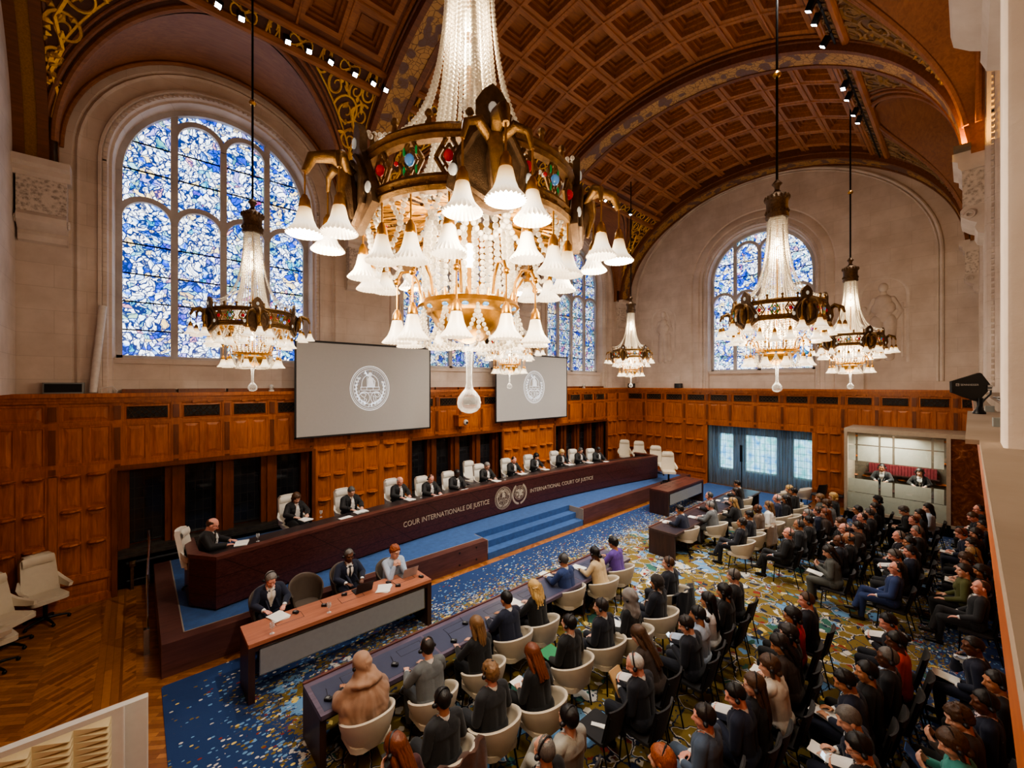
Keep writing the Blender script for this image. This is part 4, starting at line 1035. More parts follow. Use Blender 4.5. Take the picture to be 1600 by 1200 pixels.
for s_ in (-1, 1): mb.tube([cpol(RC + .075, s_*x/RC, cz(z)) for x, z in ((.02,1.25),(.15,1.36),(.17,1.52),(.1,1.68),(.03,1.76))], .022, 6)
crest = mb.mesh('crest', M['bronze_dark'], 40)
mb = MB(); mb.ball((0,0,0), (.016,.028,.036), 8, 6); opal = mb.mesh('opal', M['gem_white'], 80)
# three-branched arm with curling leaves
mb = MB()
mb.tube([(RC+.08,0,1.48),(RC+.2,0,1.56),(RC+.32,0,1.52),(RC+.36,0,1.42)], [.03,.045,.035,.02], 8)
for s_ in (-1, 1): mb.tube([(RC+.1,0,1.46),(RC+.17,s_*.1,1.54),(RC+.2,s_*.17,1.5),(RC+.2,s_*.19,1.41)], [.03,.03,.022,.012], 8)
mb.tube([(RC+.12,0,1.5),(RC+.15,0,1.36),(RC+.13,0,1.22)], [.05,.035,.01], 8)
arm = mb.mesh('arm', M['bronze'], 50)
for k in range(NC):
    a = 2*PI*k/NC; c = place('crest', crest, cd, None, a); place('arm', arm, cd, None, a)
    for da_, z_ in ((0, cz(1.88)), (.27, cz(1.45)), (-.27, cz(1.45))): place('opal_jewel', opal, c, cpol(RC + .075, da_, z_), da_)
# wicker-like gilt basket inside the crown
mb = MB(); rnd = random.Random(5)
for k in range(110):
    a = 2*PI*k/110 + rnd.uniform(-.03, .03); mb.tube([cpol(RC-.03, a, 1.28), cpol(.55, a + rnd.uniform(-.12,.12), 1.3 + rnd.uniform(-.02,.02)), cpol(.3, a + rnd.uniform(-.2,.2), 1.36)], .0085, 4)
for r in (.3, .45, .6): mb.lathe([(r-.012,1.32),(r+.012,1.32),(r+.012,1.335),(r-.012,1.335)], 40)
mb.build('gilt_basket', M['brass'], cd)
# lamps: brass holder on a cord, frosted bell shade
def bell(n=26):
    mb = MB(); prof = [(.028,.0),(.036,-.012),(.042,-.04),(.05,-.075),(.066,-.115),(.09,-.15),(.102,-.166)]
    rows = []
    for i, (r, z) in enumerate(prof):
        rows.append([((r + (.006*math.cos(n/2*2*2*PI*j/(n*2)*1) if i >= 5 else 0))*math.cos(2*PI*j/(n*2)), (r + (.006*math.cos(PI*j) if i >= 5 else 0))*math.sin(2*PI*j/(n*2)), z - (.006*(j % 2) if i == 6 else 0)) for j in range(n*2)])
    mb.grid(rows, 0, cu=True); mb.ball((0,0,-.085), (.03,.03,.045), 10, 6, 1); return mb
shade = bell().mesh('glass_shade', [M['shade'], M['bulb']], 50)
def holder(cord):
    mb = MB(); mb.tube([(0,0,.05),(0,0,.05+cord)], .006, 6); mb.lathe([(.0,.065),(.014,.06),(.02,.045),(.03,.03),(.033,.0),(.036,-.012),(.034,-.018),(0,-.018)], 14); return mb.mesh('lamp', M['brass'], 40)
def lamp(me, r, a, z):
    o = place('lamp', me, cd, cpol(r, a, z), a); place('glass_shade', shade, o, (0,0,-.01)); return o
h1, h2 = holder(.16), holder(.2)
for k in range(NC):
    a = 2*PI*k/NC
    lamp(h1, RC + .36, a, 1.22)
    for s_ in (-1, 1): x, y = RC + .2, s_*.19; lamp(h1, math.hypot(x, y), a + math.atan2(y, x), 1.2)
    for j in (-1, 0, 1): lamp(h2, RC - .0, a + 2*PI/NC*(.5 + j*.25), 1.06 if j else 1.03)
# lower ring
mb = MB(); mb.lathe([(.27,.65),(.35,.67),(.38,.705),(.36,.74),(.33,.75),(.3,.74),(.27,.65)], 40); mb.lathe([(.3,.67),(.24,.56),(.12,.47),(.02,.44)], 30)
for k in range(30): mb.tube([cpol(.35, 2*PI*k/30, .74), cpol(.36, 2*PI*k/30, .79)], [.014,.004], 5)
LR = mb.build('lower_ring', M['brass'], cd, 40)
jl = jewel((.026,.026,.016)).mesh('sapphire_jewel', M['gem_blue'], 80)
for k in range(16): place('sapphire_jewel', jl, LR, cpol(.35, 2*PI*k/16, .68))
mb = MB(); mb.tube([(.35,0,.75),(.37,0,.87),(.42,0,.95),(.49,0,.94),(.52,0,.87)], .011, 8); mb.ball((.52,0,.87), .024, 8, 6); larm = mb.mesh('lower_arm', M['brass'], 50)
for k in range(10):
    a = 2*PI*(k + .5)/10; place('lower_arm', larm, cd, None, a); lamp(h2, .52, a, .61)
mb = MB(); mb.lathe([(.055,.42),(.035,.4),(.026,.35),(.022,.22),(.022,.14),(.034,.1),(.05,.085),(.082,.04),(.09,0),(.085,-.035),(.06,-.065),(.02,-.08),(0,-.08)], 20); mb.build('glass_drop', M['glass'], cd, 40)
mb = MB(); mb.ball((0,0,2.6), (.05,.05,.09), 10, 6); mb.ball((0,0,2.85), (.05,.05,.09), 10, 6); mb.ball((0,0,1.1), (.05,.05,.1), 10, 6)
mb.build('inner_bulb', M['bulb'], cd, 60)
mb = MB(); mb.tube([(0,0,.44),(0,0,3.4)], .018, 8); mb.build('inner_rod', M['brass'], cd, 60)
VRW, VLW, UCH = 2.52, 10.33, [1.85, 9.25, 16.65]
CHS = [(0, VRW, 27, 'huge crystal chandelier hanging nearest the camera, filling the top centre'), (0, VLW, 50, 'crystal chandelier hanging before the first stained glass window on the left'),
       (1, VLW, 20, 'crystal chandelier partly hidden behind the nearest one, beside the second screen'), (2, VLW, 44, 'crystal chandelier by the far left corner, beside the single standing relief figure'),
       (1, VRW, 12.5, 'crystal chandelier hanging directly in front of the back wall window'), (2, VRW, 5.6, 'crystal chandelier hanging before the relief figure with a sword')]
for i, (b, v, an, lab) in enumerate(CHS):
    zc = 4.76 if i == 0 else 4.82
    if i == 0: cd['label'] = lab; cd.location = (UCH[b], v, zc); cd.rotation_euler = (0,0,math.radians(an)); cd['group'] = 'ceiling chandeliers'
    else: dup(cd, (UCH[b], v, zc), math.radians(an), lab)

# ================================================================== TRACK SPOTLIGHTS
def spot_head():
    t = thing('track_spotlight', 'x', 'spotlight', (0,0,0))
    mb = MB(); mb.rbox(-.07,.07,-.06,.06,-.2,.0,.01); mb.build('housing', M['black_metal'], t)
    mb = MB(); mb.box(-.055,.055,-.048,.048,-.208,-.2); mb.build('led_face', M['led'], t)
    mb = MB(); mb.tube([(0,0,.0),(0,0,.12)], .012, 6); mb.build('stem', M['black_metal'], t); return t
SPL = [(1.35,0),(1.73,0),(2.66,0),(3.13,0),(3.7,0),(4.28,0),(4.82,0),(5.14,0),(14.74,0),(15.49,0),(16.19,0),(17.63,0),(10.5,1),(10.99,1),(11.88,1),(14.01,1),(14.6,1),(15.57,1),(16.1,1)]
ordn = ['first','second','third','fourth','fifth','sixth','seventh','eighth']
bays = {(0,0): 'left track above the first window', (0,2): 'left track above the third window', (1,1): 'right track before the near rib', (1,2): 'right track beyond the near rib'}
cnt = {}; sp0 = None
for u, side in SPL:
    bay = 0 if u < 5.6 else 1 if u < 13 else 2; key = (side, bay); cnt[key] = cnt.get(key, 0) + 1
    lab = 'small %s spotlight, %s along the %s' % ('black square', ordn[cnt[key]-1], bays[key])
    loc = (u, 11.0 if side == 0 else 2.2, 13.22 if side == 0 else 12.95)
    if sp0 is None: sp0 = spot_head(); sp0.location = loc; sp0['label'] = lab; o = sp0; o['group'] = 'track spotlights under the ceiling friezes'
    else: o = dup(sp0, loc, 0, lab)
    o.rotation_euler = (math.radians(random.choice((-35,-20,-28))) * (1 if side == 0 else -1), math.radians(random.uniform(-15,15)), 0)
for (u0, u1), side in (((-1.4,5.0),0),((6.1,12.5),0),((13.6,20),0),((-1.4,5.0),1),((6.1,12.5),1),((13.6,20),1)):
    mb = MB(); v, z = (11.02, 13.36) if side == 0 else (2.18, 13.1)
    mb.box(u0, u1, v - .02, v + .02, z, z + .04)
    for q in (.2, .5, .8): mb.tube([(u0 + (u1-u0)*q, v, z + .02), (u0 + (u1-u0)*q, v + (-.12 if side == 0 else .12), z + .42)], .012, 6)
    mb.build('light_track', M['black_metal'], ce)

# ================================================================== LIGHTS
def light(kind, name, loc, energy, color, size=.3, rot=None, spot=None):
    l = bpy.data.lights.new(name, kind); l.energy = energy; l.color = color
    if kind in ('POINT', 'SPOT'): l.shadow_soft_size = size
    if kind == 'SPOT': l.spot_size = math.radians(spot or 70); l.spot_blend = .8
    if kind == 'AREA': l.size = size
    o = bpy.data.objects.new(name, l); col.objects.link(o); o.location = loc
    if rot is not None: o.rotation_euler = rot
    return o
def aim(o, target):
    d = Vector(target) - o.location; o.rotation_euler = d.to_track_quat('-Z', 'Y').to_euler()
WARM = (1, .84, .64)
for i, (b, v, an, lab) in enumerate(CHS):
    light('POINT', 'chandelier_glow', (UCH[b], v, 5.95), (90, 130, 380, 380, 400, 400)[i], WARM, .55)
    if i == 0:
        for k in range(NC): light('POINT', 'chandelier_arm_glow', (UCH[b] + 1.05*math.cos(math.radians(an) + 2*PI*k/NC), v + 1.05*math.sin(math.radians(an) + 2*PI*k/NC), 5.68), 70, WARM, .2)
    light('POINT', 'chandelier_bead_glow', (UCH[b], v, 7.45), (70, 70, 130, 130, 130, 130)[i], WARM, .14)
    light('POINT', 'chandelier_lower_glow', (UCH[b], v, 5.2), 70 if i != 1 else 30, WARM, .3)
COOL = (1, .95, .88)
for u, side in [(3.6,0),(5.0,0),(9.3,0),(14.8,0),(17,0),(5,1),(9.3,1),(11.5,1),(14.3,1),(17,1)]:
    o = light('SPOT', 'track_spot_beam', (u, 10.8 if side == 0 else 2.5, 13.0 if side == 0 else 12.7), 800 if side == 0 else 1700, COOL, .12, None, 78)
    aim(o, (u + (.6 if u < 12 else -.6), 9.3 if side == 0 else 9.0, .5) if side == 1 else (u + (.6 if u < 12 else -.6), 5.0, .6))
# amber cove lights at the feet of the ribs
for ru in RIBS[1:3]:
    for v, s_ in ((.28, 1), (12.92, -1)):
        light('POINT', 'amber_cove_light', (ru - .64 if s_ > 0 else ru, v - (.08 if s_ > 0 else 0), 9.8), 75 if s_ > 0 else 8, (1, .48, .04), .06)
mb = MB(); mb.box(-.35, .35, -.12, .12, 0, .08); cv = mb.mesh('light_trough', plain('trough_grey', (120,104,84), .5))
for ru in RIBS[1:3]:
    o = place('light_trough', cv, None, (ru - .5, .1, 9.6)); tag(o, 'small grey light trough glowing amber at the foot of the %s right rib' % ('near' if ru < 6 else 'far'), 'light')
w_ = bpy.data.worlds.new('world'); sc.world = w_; w_.use_nodes = True
w_.node_tree.nodes['Background'].inputs[0].default_value = (.9, .82, .74, 1); w_.node_tree.nodes['Background'].inputs[1].default_value = .35
# ================================================================== PEOPLE
from mathutils.bvhtree import BVHTree
def remesh(mb, voxel, smooth_it=3, ratio=None):
    """fuse overlapping closed shapes into one continuous surface"""
    me = bpy.data.meshes.new('r'); me.from_pydata(mb.v, [], mb.f); o = bpy.data.objects.new('r', me); col.objects.link(o)
    m = o.modifiers.new('a', 'REMESH'); m.mode = 'VOXEL'; m.voxel_size = voxel
    m = o.modifiers.new('b', 'SMOOTH'); m.factor = .5; m.iterations = smooth_it
    if ratio: m = o.modifiers.new('c', 'DECIMATE'); m.ratio = ratio
    dg = bpy.context.evaluated_depsgraph_get(); dg.update()
    r = bpy.data.meshes.new_from_object(o.evaluated_get(dg))
    bpy.data.objects.remove(o); bpy.data.meshes.remove(me)
    n = len(r.vertices); V = np.empty(n*3, 'f'); r.vertices.foreach_get('co', V)
    F = [tuple(p.vertices) for p in r.polygons]; bpy.data.meshes.remove(r); return V.reshape(-1, 3).astype(float), F
def vnormals(V, F):
    N = np.zeros_like(V)
    T = np.array([(f[0], f[1], f[2]) for f in F]); fn = np.cross(V[T[:,1]] - V[T[:,0]], V[T[:,2]] - V[T[:,0]])
    for k in range(3): np.add.at(N, T[:,k], fn)
    for f, q in zip(F, fn):
        if len(f) > 3: N[f[3]] += q
    return N/(np.linalg.norm(N, axis=1, keepdims=True) + 1e-12)
def mk_mesh(name, V, F, mats, mi=None):
    me = bpy.data.meshes.new(name); me.from_pydata([tuple(p) for p in V], [], F)
    for m in mats: me.materials.append(m)
    if mi is not None: me.polygons.foreach_set('material_index', np.array(mi, 'i'))
    me.polygons.foreach_set('use_smooth', [True]*len(F)); me.update(); return me
def shell(name, V, F, N, mask, off, mat, rim=.55):
    """a garment: the masked part of the body surface lifted off the skin"""
    idx = np.nonzero(mask)[0]
    if len(idx) == 0: return None
    inside = np.zeros(len(V), bool); outside = np.zeros(len(V), bool)
    for i, f in enumerate(F): (inside if mask[i] else outside)[list(f)] = True
    o_ = np.where(inside & outside, rim, 1.0) * (off if np.ndim(off) == 0 else 1.0)
    if np.ndim(off): o_ = o_ * off
    used = np.nonzero(inside)[0]; mp = -np.ones(len(V), int); mp[used] = np.arange(len(used))
    W = V[used] + N[used]*o_[used][:, None]
    return mk_mesh(name, W, [tuple(int(mp[j]) for j in F[i]) for i in idx], [mat])
DEF = plain('cloth_default', (60,60,64), .8)
SK = {'L': plain('skin_fair', (222,170,146), .5, 0, .06), 'P': plain('skin_pink', (226,160,140), .5, 0, .06), 'M': plain('skin_tan', (188,132,98), .5, 0, .06), 'D': plain('skin_brown', (104,66,46), .45, 0, .08), 'K': plain('skin_deep_brown', (62,40,30), .45, 0, .08)}
EYE = plain('eye_dark', (26,20,18), .3); LIP = plain('lips', (168,92,84), .5)
ARMS = {
 'lap': ((.25,-.0,.76),(.10,.235,.645),(-.8,.55,-.1),(0,-.2,-1)),
 'thigh': ((.26,.0,.76),(.16,.25,.64),(-.25,.95,-.12),(0,-.1,-1)),
 'desk': ((.27,.17,.83),(.16,.41,.80),(-.45,.9,-.02),(0,0,-1)),
 'pad': ((.26,.03,.77),(.12,.27,.70),(-.4,.85,.2),(-.3,.2,-.9)),
 'phone': ((.24,.03,.75),(.085,.29,.85),(-.35,.6,.65),(-.7,-.6,.1)),
 'chin': ((.17,.24,.80),(.075,.185,1.0),(-.35,-.05,.9),(-.5,-.8,0)),
 'cross': ((.25,.04,.77),(.02,.20,.80),(-.95,.12,.1),(0,-1,-.2)),
 'arm': ((.29,-.02,.76),(.25,.2,.68),(-.1,.97,-.2),(0,-.1,-1)),
}
POSES = {   # lean, head pitch, right arm, left arm, legs
 'lap': (2, 6, 'lap', 'lap', 'std'), 'up': (0, 0, 'thigh', 'thigh', 'std'), 'crossed': (-3, 2, 'lap', 'lap', 'cross'), 'folded': (0, 4, 'cross', 'cross', 'cross'),
 'desk': (10, 8, 'desk', 'desk', 'std'), 'write': (9, 24, 'pad', 'pad', 'std'), 'phone': (6, 22, 'phone', 'phone', 'std'), 'chin': (8, 4, 'chin', 'lap', 'std'),
 'deskchin': (15, 8, 'chin', 'desk', 'std'), 'judge': (9, 26, 'desk', 'desk', 'std'), 'bow': (20, 26, 'pad', 'pad', 'std'), 'prayer': (10, 10, 'chin', 'chin', 'std'), 'recline': (-6, -2, 'lap', 'arm', 'cross')}
BODY = {}; HSC = 1.1
def body(pose, yaw, sex, robe=False):
    yaw = min((0, 12, 27), key=lambda q: abs(q - yaw)); key = (pose, yaw, sex, robe)
    if key in BODY: return BODY[key]
    lean, pitch, aR, aL, legs = POSES[pose]
    fw = .9 if sex == 'f' else 1.0
    Lm = Matrix.Translation((0,0,.56)) @ Matrix.Rotation(math.radians(-lean), 4, 'X') @ Matrix.Translation((0,0,-.56))
    hp = Vector((0, -.012, 1.135))
    Hm = Lm @ Matrix.Translation(hp) @ Matrix.Rotation(math.radians(lean*.8), 4, 'X') @ Matrix.Rotation(math.radians(yaw), 4, 'Z') @ Matrix.Rotation(math.radians(-pitch), 4, 'X') @ Matrix.Translation((0, .022, .1)) @ Matrix.Scale(HSC, 4)
    mb = MB(); prims = []
    def cap(a, b, ra, rb, tg, n=14, T=None):
        a, b = Vector(a), Vector(b)
        if T is not None: a, b = T @ a, T @ b
        if T is Hm: ra, rb = ra*HSC, rb*HSC
        mb.capsule(a, b, ra, rb, n, 4); prims.append((np.array(a), np.array(b), ra, rb, tg))
    def ell_(c, r, tg, T=None):
        c = Vector(c); R3 = T.to_3x3() if T is not None else None
        mb.ball(T @ c if T is not None else c, r, 16, 12, 0, R3)
        cc = np.array(T @ c if T is not None else c); prims.append((cc, cc + 1e-4, min(r)*HSC, min(r)*HSC, tg)) if tg is not None else None
    # head
    ell_((0,-.010,.028), (.077,.098,.094), None, Hm); cap((0,-.03,.03), (0,.02,.03), .08, .07, 0, 14, Hm)
    ell_((0,.024,-.038), (.060,.070,.078), 0, Hm); cap((-.018,.055,-.095), (.018,.055,-.095), .022, .022, 0, 10, Hm)
    cap((0,.088,.012), (0,.112,-.030), .009, .014, 0, 10, Hm); cap((-.012,.098,-.034), (.012,.098,-.034), .010, .010, 0, 8, Hm)
    cap((-.035,.078,.030), (.035,.078,.030), .016, .016, 0, 8, Hm); cap((-.018,.084,-.062), (.018,.084,-.062), .011, .011, 0, 8, Hm)
    for s_ in (-1, 1): ell_((s_*.081,-.008,-.008), (.012,.021,.033), 0, Hm); cap((s_*.04,.06,-.02), (s_*.045,.05,-.035), .024, .022, 0, 8, Hm)
    # neck, torso
    nt = Lm.inverted() @ (Hm @ Vector((0,-.028,-.055)))
    cap((0,-.022,1.03), nt, .058, .054, 1, 14, Lm)
    sw = .175*fw
    cap((-.07*fw,.0,.93), (.07*fw,.0,.93), .122, .122, 2, 16, Lm); cap((-.06,.012,.72), (.06,.012,.72), .112 if sex == 'm' else .1, .112 if sex == 'm' else .1, 2, 16, Lm)
    cap((-.09*fw,-.015,1.0), (.09*fw,-.015,1.0), .075, .075, 2, 14, Lm); cap((-.075,.005,.82), (.075,.005,.82), .11, .11, 2, 14, Lm)
    for s_ in (-1, 1): cap((s_*.075*fw,.004,.6), (s_*.072*fw,.0,.96), .113, .117, 2, 16, Lm); cap((s_*.045,.0,.62), (s_*.05,-.005,.98), .118, .112, 2, 16, Lm)
    for s_ in (-1, 1): cap((s_*.03,-.02,1.055), (s_*(sw-.01),-.015,1.015), .052, .058, 2, 12, Lm)
    if sex == 'f':
        for s_ in (-1, 1): ell_((s_*.07,.1,.9), (.055,.045,.055), 2, Lm)
    cap((-.085,-.01,.58), (.085,-.01,.58), .12, .12, 6, 16)
    # arms and hands
    for s_, an in ((1, aR), (-1, aL)):
        el, wr, hd, pn = [Vector((q[0]*s_, q[1], q[2])) for q in ARMS[an]]
        if lean > 6 and an in ('pad', 'phone', 'chin', 'lap'):
            el = Lm @ el
            if an == 'chin': wr = Lm @ wr
        sh = Lm @ Vector((s_*sw, -.012, 1.005)); sf = .9 if sex == 'f' else 1
        cap(sh, el, .06*sf, .047*sf, 3, 12); cap(el, wr, .046*sf, .03*sf, 4 if s_ > 0 else 14, 12)
        hd.normalize(); sd = hd.cross(pn).normalized(); pn = sd.cross(hd).normalized(); up = sd if (sd.z > 0 or an in ('lap','thigh','desk','pad','arm')) else -sd
        th = sd if sd.x*s_ < 0 else -sd
        for o in (-.021, 0, .021): cap(wr + hd*.012 + sd*o*.7, wr + hd*.082 + sd*o, .0145, .013, 5, 8)
        curl = {'lap': .8, 'thigh': .3, 'desk': .35, 'pad': .8, 'phone': 1.0, 'chin': 1.2, 'cross': .5, 'arm': .6}[an]
        for o, L in ((-.032,.062),(-.0107,.074),(.0107,.08),(.032,.07)):
            b0 = wr + hd*.085 + sd*o; d1 = (hd + pn*curl*.5 + sd*o*2.2).normalized(); b1 = b0 + d1*L*.55; d2 = (hd*(1 - curl*.45) + pn*curl + sd*o*1.5).normalized()
            cap(b0, b1, .0086, .008, 5, 8); cap(b1, b1 + d2*L*.5, .008, .0066, 5, 8)
        t0 = wr + hd*.025 + th*.024; t1 = t0 + (hd*.6 + th*.65 + pn*.3).normalized()*.04; cap(t0, t1, .0125, .0105, 5, 8); cap(t1, t1 + (hd*.8 + th*.15 + pn*.4).normalized()*.032, .0105, .0085, 5, 8)
    # legs
    for s_ in (-1, 1):
        hip = Vector((s_*.092,.02,.565)); kn = Vector((s_*.125,.43,.545)); ank = Vector((s_*.12,.40,.10)); toe = Vector((s_*.14,.56,.04))
        if legs == 'cross' and s_ == 1: kn = Vector((-.02,.44,.655)); ank = Vector((-.16,.56,.30)); toe = Vector((-.2,.70,.25))
        if legs == 'cross' and s_ == -1: ank = Vector((-.08,.47,.10)); toe = Vector((-.09,.63,.04))
        cap(hip, kn, .088, .062, 7, 14); cap(kn, ank, .060, .042, 8, 12); cap(ank + Vector((0,-.03,-.045)), toe, .04, .032, 9 if s_ > 0 else 19, 10); cap(ank, ank + Vector((0,.0,-.04)), .042, .04, 9 if s_ > 0 else 19, 10)
    V, F = remesh(mb, .0078, 3, .42)
    N = vnormals(V, F)
    Li = np.array(Lm.inverted()); Hi = np.array(Hm.inverted())
    C = np.array([V[list(f)].mean(0) for f in F]); fnm = np.array([N[list(f)].mean(0) for f in F])
    best = np.full(len(C), 1e9); tg = np.zeros(len(C), int); tt = np.zeros(len(C))
    for a, b, ra, rb, t in prims:
        d = b - a; LL = max(1e-9, d @ d); u = np.clip(((C - a) @ d)/LL, 0, 1); ds = np.linalg.norm(C - a - u[:, None]*d, axis=1) - (ra + (rb - ra)*u)
        m = ds < best; best[m] = ds[m]; tg[m] = t; tt[m] = u[m]
    lft = tg >= 10; tg[lft] -= 10
    U = (np.c_[C, np.ones(len(C))] @ Li.T)[:, :3]; HC = (np.c_[C, np.ones(len(C))] @ Hi.T)[:, :3]
    UN = fnm @ Li[:3,:3].T
    tg[(tg == 0) & (HC[:,2] < -.125)] = 1
    mi = np.zeros(len(F), int); hd_ = tg == 0
    for s_ in (-1, 1): mi[hd_ & (np.abs(HC[:,0] - s_*.032) < .010) & (np.abs(HC[:,2] - .010) < .005) & (HC[:,1] > .06)] = 1
    mi[hd_ & (np.abs(HC[:,0]) < .022) & (np.abs(HC[:,2] + .062) < .008) & (HC[:,1] > .075)] = 2
    out = dict(Hm=Hm, Lm=Lm)
    out['body'] = mk_mesh('body', V, F, [SK['L'], EYE, LIP], mi)
    x, y, z = U.T; front = UN[:,1] > .15
    torso = (tg == 2) | (tg == 1) & (z < 1.055)
    Vn = front & (np.abs(x) < np.maximum(0, (z - .77)*.24)) & (tg <= 2) & (z < 1.1)
    collar = ((tg == 1) & (z < 1.108)) | ((tg == 2) & (z > 1.05) & (np.abs(x) < .05) & front)
    arm = (tg == 3) | (tg == 4); pel = (tg == 6) & ((C[:,2] > .60) | (y < -.05))
    cuff = (tg == 4) & (tt > .9); jk = ((torso & ~Vn & ~collar) | arm & ~((tg == 4) & (tt > .93)) | pel)
    full = torso | arm | pel | ((tg == 1) & (z < 1.06))
    out['jacket'] = shell('jacket', V, F, N, jk | Vn & (z < 1.05), .016, DEF); out['collar'] = shell('collar', V, F, N, collar, .008, DEF, .8); out['cuff0'] = shell('cuff', V, F, N, cuff & lft, .008, DEF, .8); out['cuff1'] = shell('cuff', V, F, N, cuff & ~lft, .008, DEF, .8)
    bvh = BVHTree.FromPolygons([Vector(p) for p in V], F); dv = Lm.to_3x3() @ Vector((0,-1,0))
    def fp(px_, pz_, off):
        h_ = bvh.ray_cast(Lm @ Vector((px_, .6, pz_)), dv)
        return (h_[0] if h_[0] is not None else Lm @ Vector((px_, .12, pz_))) - dv*off
    wv = lambda q: min(.07, max(.002, (q - .735)*.33)); ZZ = [.735 + .325*i/12 for i in range(13)]
    mbs = MB(); mbs.grid([[fp(wv(q)*t, q, .019) for t in (-1,-.66,-.33,0,.33,.66,1)] for q in ZZ]); out['shirt_front'] = mbs.mesh('shirt_front', DEF, 80)
    tz = [1.058, 1.04, 1.02, 1.012] + [1.012 - .265*i/8 for i in range(1, 9)]; tw = [.021, .02, .014, .013] + [.014 + .017*i/8 for i in range(1, 9)]
    mbs = MB(); mbs.grid([[fp(min(w_, wv(q)*1.0 + .004)*t, q, .0245 if i > 3 else .029) for t in (-1,-.4,.4,1)] for i, (q, w_) in enumerate(zip(tz, tw))]); out['tie'] = mbs.mesh('tie', DEF, 80)
    for s_ in (-1, 1):
        mbs = MB(); mbs.grid([[fp(s_*(wv(q) - .004 + t*(.006 + (.05 if q < .985 else .032)*min(1, (q - .73)/.2))), q, .0245 - .002*t) for t in (0, .5, 1)] for q in ZZ]); out['lapel%d' % s_] = mbs.mesh('lapel', DEF, 80)
    out['sweater'] = shell('sweater', V, F, N, full, .014, DEF); out['trousers'] = shell('trousers', V, F, N, (tg == 7) | (tg == 8) & (C[:,2] > .07) | (tg == 6) & ~pel, .011, DEF)
    out['shoe0'] = shell('shoe', V, F, N, (tg == 9) & lft, .006, DEF); out['shoe1'] = shell('shoe', V, F, N, (tg == 9) & ~lft, .006, DEF)
    if robe:
        uo = np.full(len(V), .03); VU = (np.c_[V, np.ones(len(V))] @ Li.T)[:, :3]
        uo[:] = .026
        out['robe'] = shell('robe', V, F, N, (torso & ~(front & (np.abs(x) < .032) & (z > .7)) & ~collar) | arm & True | pel | (tg == 7), .027, DEF, .7)
        mbj = MB()
        for lay in range(3):
            z0 = 1.055 - lay*.012
            mbj.grid([[Lm @ Vector((sx*(.03 + .036*t)*1.0, .135 - .015*(1-t)*0 + .012*math.sin(sx*7 + t*16 + lay) + lay*.006 + (.03 if t > .3 else .03*t/.3), z0 - t*(.34 - lay*.07))) for sx in (-1, -.5, 0, .5, 1)] for t in [i/10 for i in range(11)]])
        for s_ in (-1, 1): mbj.grid([[Lm @ Vector((s_*(.012 + .03*q), .085 + .02*p, 1.085 - .045*q - .03*p)) for q in (0, 1)] for p in (0, 1)])
        out['jabot'] = mbj.mesh('jabot', DEF, 60)
    BODY[key] = out; return out

# ---- hair in head space
HAIRM = {}
def hair_mat(rgb):
    if rgb in HAIRM: return HAIRM[rgb]
    k = NT('hair_%d_%d_%d' % rgb); v = k.coord(); n1 = k.noise(k.mapping(v, (60,60,7)), 2.2, 4, .6, .4)
    f = k.ramp(n1, [(.3, (.5,.5,.5)), (.7, (1.35,1.35,1.35))])
    HAIRM[rgb] = k.done(k.bsdf(k.mix(1, s2l(rgb), f, 'MULTIPLY'), .42, 0, k.bump(n1, .5, .006))); return HAIRM[rgb]
HAIR = {}
def cap_shell(hl, sc_=(1,1,1), nz=.003, nzs=30, topcut=None):
    n, kk = 36, 26; V = []; keep = []
    for i in range(kk + 1):
        th = .02 + (PI - .5)*i/kk
        for j in range(n):
            ph = 2*PI*j/n; d = Vector((math.sin(th)*math.cos(ph), math.sin(th)*math.sin(ph), math.cos(th)))
            p = Vector((d.x*.087*sc_[0], d.y*.109*sc_[1] - .012, d.z*.106*sc_[2] + .026))
            p += d*(nz*noise.noise(p*nzs) + nz*.5*noise.noise(p*nzs*2.3))
            V.append(p); keep.append(p.z > hl(p) and not (topcut and topcut(p)))
    idx = {}; P = []; fs = []; K = kk + 1
    for i in range(kk):
        for j in range(n):
            q = [i*n + j, (i+1)*n + j, (i+1)*n + (j+1) % n, i*n + (j+1) % n]
            c = sum(1 for t in q if keep[t])
            if c >= 2:
                for t in q:
                    if t not in idx:
                        idx[t] = len(P); p = V[t].copy()
                        if not keep[t]: p = Vector((p.x*.86, (p.y+.012)*.88 - .012, .026 + (p.z-.026)*.95))
                        P.append(p)
                fs.append(tuple(idx[t] for t in q))
    if not topcut: fs.append(tuple(idx[j] for j in range(n) if j in idx)) if all(j in idx for j in range(n)) else None
    return P, fs
def line(front, side, back):
    def f(p):
        y = p.y
        if y > .05: return front - max(0, (abs(p.x) - .045))*1.6
        if y > -.03: return side + (front - .035 - side)*max(0, (y - .0)/.05) if y > 0 else side
        return side + (back - side)*min(1, (-.03 - y)/.05)
    return f
